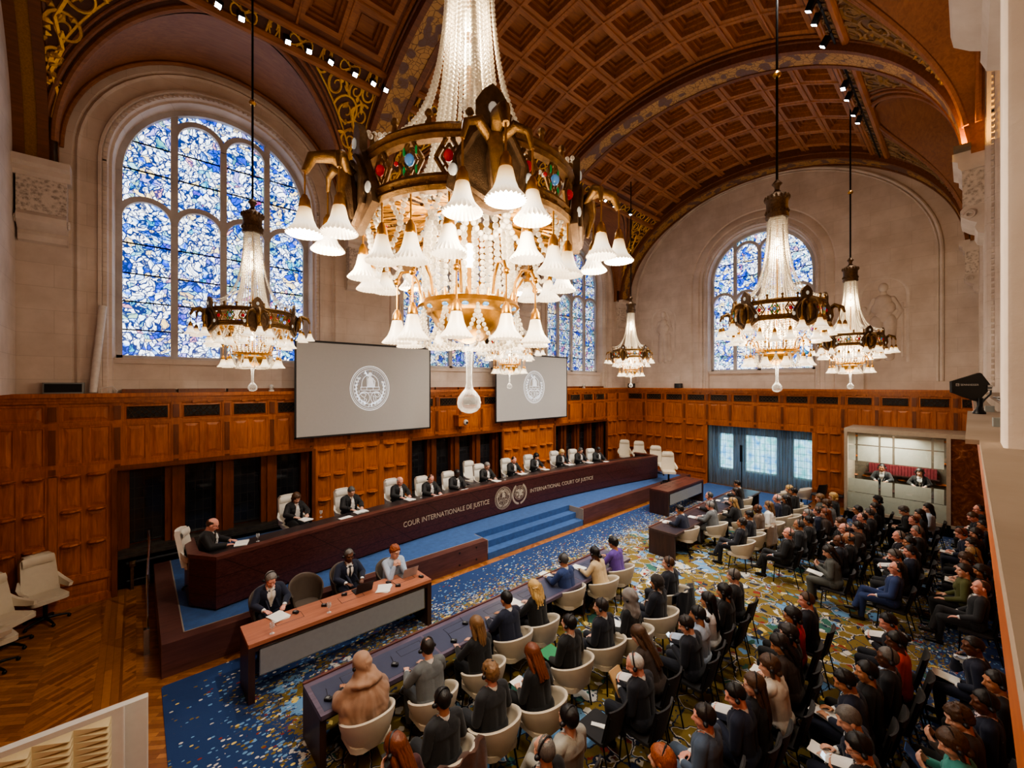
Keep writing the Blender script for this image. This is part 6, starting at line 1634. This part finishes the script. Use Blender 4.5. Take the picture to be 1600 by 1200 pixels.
row('second row far block', 'tub4', [
 (1159,817,'recline',12,'short','dark','M','suit','dnavy','white','lblue','navy suit with striped tie'),
 (1170,805,'pad' if False else 'lap',10,'short','black','M','suit','dnavy','white',None,'dark navy suit'),
 (1184,795,'lap',10,'bald','dark','D','suit','brown','white',None,'brown suit'),
 (1201,790,'lap',15,'long','ltbrown','L','sweater','white','white',None,'white top'),
 (1214,779,'lap',12,'fringe','white','P','suit','navy','white',None,'navy suit with white collar'),
 (1228,780,'lap',10,'verylong','dark','M','sweater','black','white',None,'black top'),
 (1233,764,'lap',10,'wavy','blonde','L','sweater','dbrown','white',None,'dark brown jacket'),
 (1240,768,'lap',5,'short','dark','M','suit','black','white',None,'black suit')])
row('third row far block', 'dark', [
 (1232,833,'recline',20,'fringe','grey','P','suit','black','lblue',None,'black suit leaning back'),
 (1248,820,'lap',15,'thin','dgrey','M','suit','charcoal','white',None,'charcoal suit'),
 (1263,814,'lap',15,'short','black','M','suit','black','white',None,'black suit'),
 (1262,803,'lap',20,'short','grey','P','suit','charcoal','white',None,'dark suit and glasses',{'glasses':True}),
 (1278,799,'lap',15,'short','brown','P','suit','navy','white','sky','navy suit and light blue tie'),
 (1290,802,'lap',10,'verylong','auburn','L','sweater','dbrown','white',None,'brown jacket'),
 (1292,787,'write',15,'bob','brown','L','sweater','grey','white',None,'grey jacket',{'item':'pad'}),
 (1281,778,'lap',20,'bob','ltbrown','L','sweater','tweed','white',None,'tweed jacket with paper'),
 (1302,776,'lap',5,'bob','blonde','L','sweater','charcoal','white',None,'charcoal jacket',{'hs':False})])
row('fourth row far block', 'dark', [
 (1295,862,'phone',25,'long','dark','L','sweater','tweed','white',None,'grey tweed jacket and skirt',{'item':'pad','trousers':'tweed'}),
 (1311,845,'lap',20,'bald','dark','D','suit','dnavy','lblue',None,'navy suit with pale blue collar'),
 (1326,841,'lap',15,'fringe','dgrey','M','suit','black','white',None,'black suit with white collar'),
 (1319,826,'lap',20,'fringe','grey','P','suit','charcoal','white',None,'dark suit and glasses',{'glasses':True}),
 (1313,817,'lap',20,'curly','brown','L','suit','black','white',None,'black jacket'),
 (1340,823,'lap',15,'lowbun','dark','L','sweater','dbrown','white',None,'dark brown top'),
 (1347,809,'lap',20,'thin','dark','P','suit','charcoal','white',None,'dark grey suit'),
 (1358,802,'lap',10,'short','dgrey','L','suit','charcoal','white',None,'grey suit'),
 (1340,797,'lap',30,'short','black','M','suit','mauve','white',None,'dark purple jacket and glasses',{'glasses':True}),
 (1367,793,'lap',25,'verylong','dark','L','sweater','black','white',None,'black top and glasses',{'glasses':True}),
 (1371,781,'lap',20,'hat','black','M','sweater','black','white',None,'black cap')])
row('fifth row far block', 'dark', [
 (1400,888,'recline',28,'thin','black','P','suit','blue','white','navy','bright blue suit and glasses',{'glasses':True,'trousers':'blue'}),
 (1398,868,'phone',28,'short','salt','P','suit','charcoal','white',None,'charcoal suit using phone',{'item':'phone'}),
 (1422,862,'lap',28,'short','black','P','suit','navy','lblue',None,'navy suit with pale collar'),
 (1421,848,'chin',25,'short','black','M','suit','black','white',None,'black jacket with chin on hand'),
 (1404,838,'lap',25,'thin','grey','P','suit','dnavy','white',None,'dark navy jacket'),
 (1432,830,'lap',25,'crop','grey','P','suit','charcoal','white',None,'dark suit and glasses',{'glasses':True}),
 (1428,814,'write',25,'thin','auburn','P','sweater','dbrown','white',None,'brown top writing',{'item':'book'}),
 (1412,798,'write',20,'curly','dgrey','L','sweater','black','white',None,'black top holding white paper',{'item':'pad'}),
 (1437,803,'lap',25,'long','black','L','sweater','charcoal','white',None,'charcoal top'),
 (1450,794,'lap',30,'long','black','L','sweater','lblue','white',None,'pale blue blouse',{'hs':False})])
row('wall row far block', 'dark', [
 (1532,918,'recline',25,'thin','brown','P','suit','charcoal','white','grey','dark grey suit leaning back',{'hs':False}),
 (1506,892,'arm' if False else 'up',25,'lowbun','dark','L','sweater','olive','white',None,'olive green top',{'hs':False}),
 (1533,893,'lap',20,'bob','dark','M','sweater','black','white',None,'black top half hidden by the ledge'),
 (1510,873,'write',25,'bob','brown','L','sweater','charcoal','white',None,'grey top with open notebook',{'item':'book','glasses':True}),
 (1519,865,'lap',25,'long','dblonde','L','sweater','dbrown','white',None,'brown cardigan'),
 (1519,850,'lap',25,'curly','dark','L','sweater','black','white',None,'black jacket'),
 (1502,834,'write',25,'short','auburn','P','suit','navy','white',None,'navy suit writing',{'item':'pad'}),
 (1525,834,'lap',25,'bob','dark','L','sweater','black','white',None,'black scarf and jacket'),
 (1536,821,'lap',20,'short','black','M','suit','dnavy','lblue',None,'dark suit and pale blue shirt'),
 (1520,808,'write',25,'short','brown','P','sweater','dnavy','white',None,'dark sweater writing',{'hs':False,'item':'pad'}),
 (1529,796,'lap',20,'thin','dark','P','suit','black','white',None,'black suit and glasses',{'glasses':True}),
 (1535,784,'chin',20,'short','black','M','suit','black','white',None,'black suit with hand at mouth')])
# empty seats of the audience
for i, (px, py, k, lab) in enumerate([(1222,772,'tubs','empty cream tub chair near the far end of the far desk'), (1252,768,'tubs','second empty cream tub chair beyond the far desk, closest to the curtain'), (938,1130,'dark','empty dark chair with a pen and pad, beside the pale grey jacket')]):
    p = at(px, py, .62 if k == 'tubs' else .5); chair(k, (p.x, p.y, 0), 0, lab)
    if k == 'dark': sheet('notepad', 'small white notepad lying on the empty dark chair', 'notepad', (p.x, p.y + .02, .457), (.06,.2), .5)
for i, (px, py) in enumerate([(1276,772), (1308,774)]):
    p = at(px, py, .45); chair('dark', (p.x, p.y, 0), (-.5, .2)[i], ['dark chair standing empty before the curtain, turned sideways', 'dark chair standing empty against the booth wall'][i])
# brown fur coat over a chair of the second row
def coat(label, root, mat, w=.34):
    L = root.location; mb = MB(); rows = []
    for i in range(13):
        t = i/12; z = .86 - .62*abs(t - .12)*(1 if t > .12 else 3.4); y = -.34 - (.05 if t > .12 else -.05) - .05*t
        rows.append([(w*x*(1 + .15*t), y + .025*math.sin(x*9 + t*5) + .1*x*x, z + .015*math.sin(x*7)) for x in [-1,-.8,-.6,-.4,-.2,0,.2,.4,.6,.8,1]])
    mb.grid(rows); o = mb.build('coat', mat, None, 80); sm = o.modifiers.new('s', 'SOLIDIFY'); sm.thickness = .02; o.location = (L.x, L.y, 0); return tag(o, label, 'coat')
fur = fabric('brown_fur', (92,50,28), .9, .4, 160)
coat('shaggy brown fur coat draped over the back of a cream chair', ROWS['second row near block'][0], fur)
coat('navy coat draped over the last chair of the second row near block', ROWS['second row near block'][7], fabric('cloth_dnavy', COL['dnavy']))
coat('taupe overcoat draped over a cream chair in the far block', ROWS['second row far block'][2], fabric('taupe_wool', (132,106,84)))

# ---- registry table
reg = [(423,905,'judge',0,'short','grey','P','suit','navy','white','cream','dark navy suit with cream tie reading papers',True), (545,868,'desk',5,'crop','salt','D','suit','navy','white','black','navy suit and black tie using a laptop',True), (617,862,'prayer',8,'curly','red','L','sweater','lblue','white',None,'pale blue jacket with hands at chin',False)]
for i, (px, py, pose, yaw, st_, hc, sk, of, tp, sh, ti, ph, hs) in enumerate(reg):
    r, B = person(px, py, pose, yaw, st_, hc, sk, of, tp, sh, ti, 'person in %s at the registry table' % ph, rot=PI, z0=.17, hs=hs, glasses=(i == 2))
    chair('tubb', (r.location.x, r.location.y + .02, 0), PI, 'brown tub chair, %s from left behind the registry table' % ['first','third','last'][i], None, (1,1,1.37))
p = at(480, 935, .75); chair('tubb', (p.x, p.y + .05, 0), PI, 'empty brown tub chair, second from left behind the registry table', None, (1,1,1.37))
zt = .931
def T(px, py, z=zt): p = at(px, py, z); return (p.x, p.y, z)
sheet('paper_stack', 'thick stack of white paper before the cream tie', 'paper', T(435,964), (.24,.32), .25, 0, None, 6)
goblet('stemmed glass at the left end of the registry table', T(425,990)); goblet('stemmed glass in the middle of the registry table', T(514,957))
receiver('black headset receiver right of the thick paper stack', T(462,958), .6); receiver('black headset receiver beside the middle stemmed glass', T(507,947), .9); receiver('black headset receiver left of the black laptop', T(538,930), 1.2, False); receiver('black headset receiver at the right end of the registry table', T(658,902), .4, False); receiver('black headset receiver between paper and silver laptop', T(622,916), 1.0)
laptop('open black laptop on the registry table', T(565,922), PI, True); laptop('open silver laptop at the right end of the registry table', T(636,898), PI, False)
sheet('paper_stack', 'stack of white paper in front of the pale blue jacket', 'paper', T(600,920), (.24,.32), -.6, 0, None, 6)
box_item('computer_mouse', 'small black mouse near the silver laptop', 'mouse', T(607,911), (.06,.1,.03), M['dark_plastic'], .4)
for lab, q in (('black headset receiver at the left end of the near delegation desk', (513,1094)), ('black headset receiver before the grey suit on the near delegation desk', (617,1040)), ('black headset receiver on the desk left of the black jacket', (709,1003)), ('tangled black headset receiver on the near desk before the navy suit', (727,975))): receiver(lab, T(*q, .744), .7)
for lab, q in (('white card on the far desk before the navy suit', (1040,816)), ('white card on the far desk beside the headband wearer', (1122,782)), ('white card near the far end of the far desk', (1134,779))): sheet('paper_sheets', lab, 'paper', T(*q, .744), (.2,.13), .2, 0, None, 2)

# ---- judges
JD = [(463,778,'bob','brown','L'),(549,768,'short','dgrey','L'),(625,752,'fringe','white','P'),(673,748,'thin','brown','P'),(714,740,'crop','black','K'),(761,728,'short','grey','L'),(803,719,'thin','dark','P'),(838,713,'bob','black','L'),(878,707,'bob','blonde','L'),(907,704,'short','dgrey','L'),(935,703,'crop','black','D')]
FZ = .75
wear = ['lace jabot and hands folded', 'white jabot reading an open document', 'white jabot with hands joined', 'white jabot holding up papers', 'white jabot and one hand forward', 'white jabot holding a brown file', 'white jabot and hands together', 'white jabot reading a sheet', 'white jabot turning pages', 'white jabot looking at papers', 'white jabot next to a microphone']
for i, (px, py, st_, hc, sk) in enumerate(JD):
    B = body('judge', 0, 'f' if st_ == 'bob' else 'm', True); q = at(px, py, FZ + B['Hm'].translation.z); n_ = bn(q.x); rot = PI + math.atan2(-n_.x, n_.y)*1.0
    r, B = person(px, py, 'judge', 0, st_, hc, sk, 'robe', 'black', label=fit('person in black robe and %s, %s at the bench from left' % (wear[i], ORD[i+1])), rot=rot, z0=FZ, hs=(i in (3, 9)), glasses=(i in (1, 5, 9)))
    d = Vector((math.sin(rot), -math.cos(rot), 0)); L = r.location
    chair('judge', (L.x + d.x*.06, L.y + d.y*.06, FZ), rot, 'white high backed chair of the robed person %s from left at the bench' % ORD[i+1])
    f = Vector((-math.sin(rot), math.cos(rot), 0)); px_ = L + f*.66
    if i in (1, 3, 4, 6, 8): open_book('open white document on the bench before the %s robed person' % ORD[i+1], (px_.x, px_.y, 1.502), rot, 0, 1.0)
    else: sheet('paper_sheets', 'white papers on the bench before the %s robed person' % ORD[i+1], 'paper', (px_.x, px_.y, 1.502), (.22,.3), rot + .2, 0, None, 5)
    if i in (0, 2, 5): goblet('water glass on the bench beside the %s robed person' % ORD[i+1], (px_.x + .35, px_.y - .05, 1.502))
    if i in (1, 4, 7, 10):
        m = thing('microphone', 'thin gooseneck microphone on the bench by the %s robed person' % ORD[i+1], 'microphone', (px_.x - .34, px_.y, 1.502)); mb = MB(); mb.tube([(0,0,.01),(0,.02,.2),(0,.1,.33)], .006, 6); mb.build('gooseneck', M['black_metal'], m); mb = MB(); mb.rbox(-.05,.05,-.05,.05,0,.02,.01); mb.build('base', M['dark_plastic'], m); mb = MB(); mb.capsule((0,.1,.33),(0,.14,.38),.011,.011); mb.build('head', M['black_metal'], m)
B = body('judge', 0, 'm', True)
r, B = person(332, 820, 'judge', 0, 'fringe', 'brown', 'P', 'robe', 'black', label='person in black robe at the left end of the bench, turned sideways', rot=-PI/2 - .35, z0=FZ, hs=False, glasses=True)
L = r.location; chair('judge', (L.x - .06, L.y + .02, FZ), -PI/2 - .35, 'white high backed chair at the left end of the bench, turned sideways')
open_book('open white document at the left end of the bench', (L.x + .62, L.y - .25, 1.502), -PI/2 - .3); goblet('water glass at the left end of the bench', (L.x + .9, L.y - .35, 1.502))
p = at(748, 722, 2.0); chair('judge', (p.x, p.y + .35, FZ), PI, 'spare white high backed chair behind the middle of the bench')
sheet('paper_sheets', 'closed white folder on the bench between the first two lace wearers', 'folder', bpt(4.0, -.45, 1.502), (.32,.24), .2, 0, None, 5)
# empty office chairs
for i, (x, y, rot) in enumerate([(-1.38,12.72,-2.7), (-1.78,11.95,-2.3), (-1.86,11.2,-1.2)]):
    lab = ['empty beige office chair against the left wall panelling, fully in view', 'empty beige office chair at the left edge, in front of the first', 'empty beige office chair cut off by the left edge, turned away'][i]
    chair('office', (x, y, 0), rot, lab, None, (1.12, 1.12, 1.12))
for i, (px, py) in enumerate([(977,692), (1001,694), (1026,702), (1045,712)]):
    p = at(px, py, 1.74); chair('office', (min(19.3, p.x - .25), p.y - .12, .56), PI/2 + .6, 'empty beige office chair by the back wall, %s of four from the left' % ORD[i])

# ================================================================== INTERPRETERS' BOOTH
bo = thing('interpreter_booth', 'glass fronted interpreters booth with frosted bands in the far right corner', 'booth', (19.2, 0, 0))
BX, B0, B1, ZB, ZT_ = 0, -.45, 3.02, .37, 3.22
mb = MB(); mb.box(0, 1.75, B0, B1 + .02, 0, .37); mb.build('plinth', M['black_metal'], bo)
mb = MB(); mb.box(-.06, 1.76, B0, B1 + .06, 3.16, 3.3); mb.build('roof', plain('booth_frame_stone', (178,164,146), .5, .1, .08), bo)
fr = plain('booth_frame_stone', (178,164,146)); 
for v0, v1 in ((B1 - .03, B1 + .06), (.40, .5), (B0 - .02, B0 + .06)): mb = MB(); mb.box(-.05, .05, v0, v1, .3, 3.2); mb.build('frame_post', fr, bo)
mb = MB(); mb.box(-.05, .05, B0, B1, .3, .4); mb.build('frame_rail', fr, bo); mb = MB(); mb.box(.03, 1.75, B1, B1 + .05, .37, 3.2); mb.build('side_wall', fr, bo)
mb = MB(); mb.box(-.01, .01, .5, B1 - .03, .4, 3.16); mb.build('glass_front', M['booth_glass'], bo)
for z0, z1 in ((2.15, 2.7), (2.74, 3.12)):
    for v0, v1 in ((.55, .78), (.84, 1.72), (1.78, 2.08), (2.14, 2.7), (2.76, 2.96)):
        mb = MB(); mb.box(.012, .02, v0, v1, z0, z1); mb.build('frosted_band', M['frost'], bo)
for v0, v1 in ((.55, .78), (.84, 1.72), (1.78, 2.08), (2.14, 2.96)): mb = MB(); mb.box(.012, .02, v0, v1, 1.02, 1.5); mb.build('frosted_band', M['frost'], bo)
mb = MB(); mb.box(.012, .02, .5, B1 - .03, .42, 1.0); mb.build('frosted_base', M['frost'], bo)
mb = MB(); mb.box(-.015, .01, B0 + .06, .4, .4, 3.16); mb.build('brown_panel', M['brown_glass'], bo)
mb = MB(); mb.box(1.7, 1.74, .4, B1, .4, 3.2); mb.build('back_wall', plain('booth_back', (92,82,70), .8), bo)
mb = MB(); mb.box(.35, .95, .55, 2.95, 1.08, 1.12); mb.build('desktop', M['table_dark'], bo)
mb = MB(); mb.box(1.5, 1.69, .7, 2.7, 1.5, 1.55); mb.build('shelf', M['table_dark'], bo)
light('AREA', 'booth_lamp', (19.9, 1.8, 3.05), 140, (1,.9,.75), 1.2, (0,0,0))
for i, v in enumerate(range(22)):
    y = .8 + .083*i; box_item('binder', 'dark red binder in the row on the booth shelf', 'binder', (20.79, y, 1.55), (.16,.075,.34), plain('binder_red', (104,30,38), .6, 0, .1), 0, 0, 'dark red binders on the booth shelf')
for px, py, st_, hc, sk, tp, lab in ((1378,731,'crop','black','M','charcoal','person in dark jacket inside the glass booth, on the left'), (1437,738,'bob','dark','L','black','person in black jacket and white top inside the glass booth, on the right')):
    b_ = body('desk', 0, 'f' if st_ == 'bob' else 'm'); 
    d = FW + RT*((px - CX)/FPX); t = 20.05/d.x; z = CAMH - (py - CY)/FPX*t
    r, B = person(px, py, 'desk', 0, st_, hc, sk, 'suit', tp, 'white', None, lab, rot=PI/2, z0=z - b_['Hm'].translation.z)
# ================================================================== ON THE LEDGES
def on_ledge(px, py, v): d = FW + RT*((px - CX)/FPX); t = v/d.y; return (d.x*t, v, 4.69)
def small_speaker(label, loc, rot, w=.5):
    s_ = thing('monitor_speaker', label, 'speaker', loc, rot); mb = MB(); mb.rbox(-w/2, w/2, -.1, .1, 0, .24, .02); mb.build('cabinet', M['grey_plastic'] if w > .4 else M['dark_plastic'], s_, 40)
    mb = MB(); mb.box(-w/2 + .03, w/2 - .03, -.106, -.1, .03, .21); mb.build('grille', M['black_metal'], s_); return s_
small_speaker('long dark monitor speaker on the panelling ledge left of the first window', on_ledge(100,610,13.28), 0, .62)
small_speaker('dark monitor speaker on the panelling ledge at the left edge', (-2.05, 12.6, 4.69), PI/2, .5)
for px, lab in ((967,'small dark speaker on the ledge in the far left corner'), (1060,'small dark speaker on the ledge left of the back window')):
    d = FW + RT*((px - CX)/FPX); t = 20.85/d.x; small_speaker(lab, (20.85, min(12.9, d.y*t), 4.69), PI/2, .36)
def ptz(label, loc, rot=0):
    c = thing('dome_camera', label, 'camera', loc, rot); mb = MB(); mb.rbox(-.06,.06,-.06,.06,0,.05,.02); mb.build('base', plain('white_plastic', (220,218,212), .4), c); mb = MB(); mb.ball((0,0,.12), (.06,.07,.075), 14, 10); mb.build('head', plain('white_plastic', (220,218,212)), c, 60); mb = MB(); mb.lathe([(.0,0),(.03,0),(.03,.03)], 12); mb.v = [(x, -.06 - z*.6, .12 + y) for x, y, z in mb.v]; mb.build('lens', M['dark_plastic'], c); return c
ptz('small white remote camera on the ledge below the first window', on_ledge(424,605,13.25)); ptz('small white remote camera on the ledge right of the second screen', on_ledge(912,603,13.25)); 
# white lamp column leaning on the left wall
p = on_ledge(155,600,13.3); ld = thing('leaning_tube_light', 'tall white tube leaning on the stone left of the first window', 'lamp', p); mb = MB(); mb.tube([(-.1,-.03,.02),(.06,.06,2.0)], .07, 14); mb.build('tube', plain('tube_white', (214,206,200), .5), ld, 40); mb = MB(); mb.tube([(.0,.0,.1),(.22,-.04,.16),(.3,-.04,.05),(.28,-.04,.0)], .012, 8); mb.build('cable', plain('tube_white', (214,206,200)), ld, 40)
# wall camera box between the screens
d = FW + RT*((722 - CX)/FPX); t = 13.1/d.y; cb = thing('wall_camera_housing', 'small wooden camera housing on the panelling between the two screens', 'camera', (d.x*t, 13.25, 3.3))
mb = MB(); mb.box(-.3,.3,-.35,0,.36,.42); mb.box(-.26,.26,-.3,0,0,.36); mb.build('wooden_box', M['oak'], cb); mb = MB(); mb.ball((.05,-.32,.14), (.1,.09,.11), 12, 8); mb.build('camera_dome', plain('white_plastic', (220,218,212)), cb, 60); mb = MB(); mb.ball((.05,-.4,.13), .05, 10, 8); mb.build('lens', M['dark_plastic'], cb, 60)
# antenna on the balcony ledge
Zc = 3.05
def near(px, py, Z=Zc): return Vector((0,0,CAMH)) + (FW + RT*((px - CX)/FPX))*Z + Vector((0,0,(CY - py)/FPX*Z))
c0 = near(1530, 646); an = thing('antenna_paddle', 'black paddle antenna with white lettering on a stand on the balcony ledge', 'antenna', (c0.x, c0.y, 4.68)); org = Vector((c0.x, c0.y, 4.68))
def q(px, py, h=0): return near(px, py) + FW*h - org
mb = MB(); mb.prism([(1487,596),(1531,582.5),(1534,583.5),(1550,604),(1548,607),(1529,627),(1525,626.5),(1487.5,613)], lambda a, b, h: q(a, b, h), 0, .016); mb.build('paddle', plain('matt_black', (18,18,20), .6), an)
lettering('SENNHEISER', 1500, 1528.5, -601.2, 3.0, lambda a, z, d: q(a, -z, -.003 - d*.1), plain('print_white', (230,230,228), .6), an)
mb = MB(); r_ = [(1493.5,599.4),(1498,599.4),(1498,603),(1493.5,603)]
for i in range(4): mb.tube([q(*r_[i], -.002), q(*r_[(i+1) % 4], -.002)], .0016, 4)
mb.tube([q(1494.5,602,-.002), q(1495.5,600.5,-.002), q(1496.5,601.6,-.002), q(1497.4,600.3,-.002)], .0014, 4); mb.build('brand_mark', plain('print_white', (230,230,228)), an)
mb = MB(); mb.tube([q(1531,622), q(1531,634), q(1530,640)], [.018,.016,.014], 10); mb.lathe([(.035,0),(.036,.012),(.02,.035),(.012,.06)], 14); mb.build('stand', M['black_metal'], an, 40)
mb = MB(); mb.tube([q(1545,602,.01), q(1551,606,.01), q(1550,616,.01), q(1541,624,.01), q(1535,632,.01), q(1538,640,.01)], .006, 8); mb.build('cable', M['dark_plastic'], an, 40)
mb = MB(); mb.tube([q(1541,603.5,-.0), q(1549,603.5,-.0)], .011, 8); mb.tube([q(1541,608.5,0), q(1548,608.5,0)], .01, 8); mb.build('connector', M['chrome'], an, 40)
for px, py, Z, lab in ((1562,659,2.15,'grey cable junction box on the balcony ledge, nearer one'), (1546,636,3.3,'grey cable junction box on the balcony ledge behind the antenna')):
    o = near(px, py, Z); box_item('junction_box', lab, 'box', (o.x, min(-.06, o.y), 4.68), (.1,.05,.045), M['grey_plastic'], 0)
for k in range(3):
    mb = MB(); mb.tube([(.8 + .35*i, -.2 - .035*k + .015*math.sin(i*1.7 + k), 4.748) for i in range(20)], .007, 6); tag(mb.build('cable', M['dark_plastic']), 'black cables running along the stone step behind the balcony ledge', 'cable', 'black cables on the balcony step')
# pale folding screen with pleated relief in the bottom left corner
def partition(label, u1, v, top, w, relief):
    t = thing('acoustic_partition', label, 'partition', (u1 - w, v, 0)); mt = plain('partition_white', (206,200,190), .7, 0, .04)
    mb = MB(); mb.rbox(0, w, 0, .09, 0, top, .015); mb.build('panel', mt, t)
    if relief:
        mb = MB(); x0, x1, z0, z1 = .08, w - .1, .25, top - .055; nx, nz = 7, 18
        for i in range(nx):
            for j in range(nz):
                a, b = x0 + (x1-x0)*i/nx, x0 + (x1-x0)*(i+1)/nx; c, d = z0 + (z1-z0)*j/nz, z0 + (z1-z0)*(j+1)/nz
                mb.add([(a,-.001,c),(b,-.001,c),(b,-.001,d),(a,-.001,d),(b - .02,-.075,(c+d)/2 - .02)], [(0,1,4),(1,2,4),(2,3,4),(3,0,4)])
        mb.build('pleated_relief', plain('relief_cream', (214,200,160), .7, 0, .05), t)
partition('cream standing partition with pleated relief in the bottom left corner', -.09, 6.0, 1.5, 2.1, True)
partition('plain cream partition standing behind the pleated one', .1, 6.14, 1.42, .9, False)
p = at(1210,745,.9)
ms = thing('microphone_stand', 'slim black stand in front of the sheer curtain', 'stand', (20.2, 6.9, 0)); mb = MB(); mb.tube([(0,0,0),(0,0,2.0)], .02, 8); mb.box(-.05,.05,-.05,.05,1.4,2.15); mb.lathe([(.16,0),(.16,.02),(.02,.04)], 16); mb.build('pole', M['black_metal'], ms, 40)
# ------------------------------------------------------------------ look
cy = sc.cycles
cy.max_bounces = 5; cy.diffuse_bounces = 3; cy.glossy_bounces = 2; cy.transmission_bounces = 2; cy.transparent_max_bounces = 8
cy.use_adaptive_sampling = True; cy.adaptive_threshold = .06
cy.caustics_reflective = False; cy.caustics_refractive = False; cy.sample_clamp_indirect = 4; cy.use_denoising = True
sc.view_settings.view_transform = 'AgX'; sc.view_settings.look = 'AgX - Medium High Contrast'; sc.view_settings.exposure = 0.12
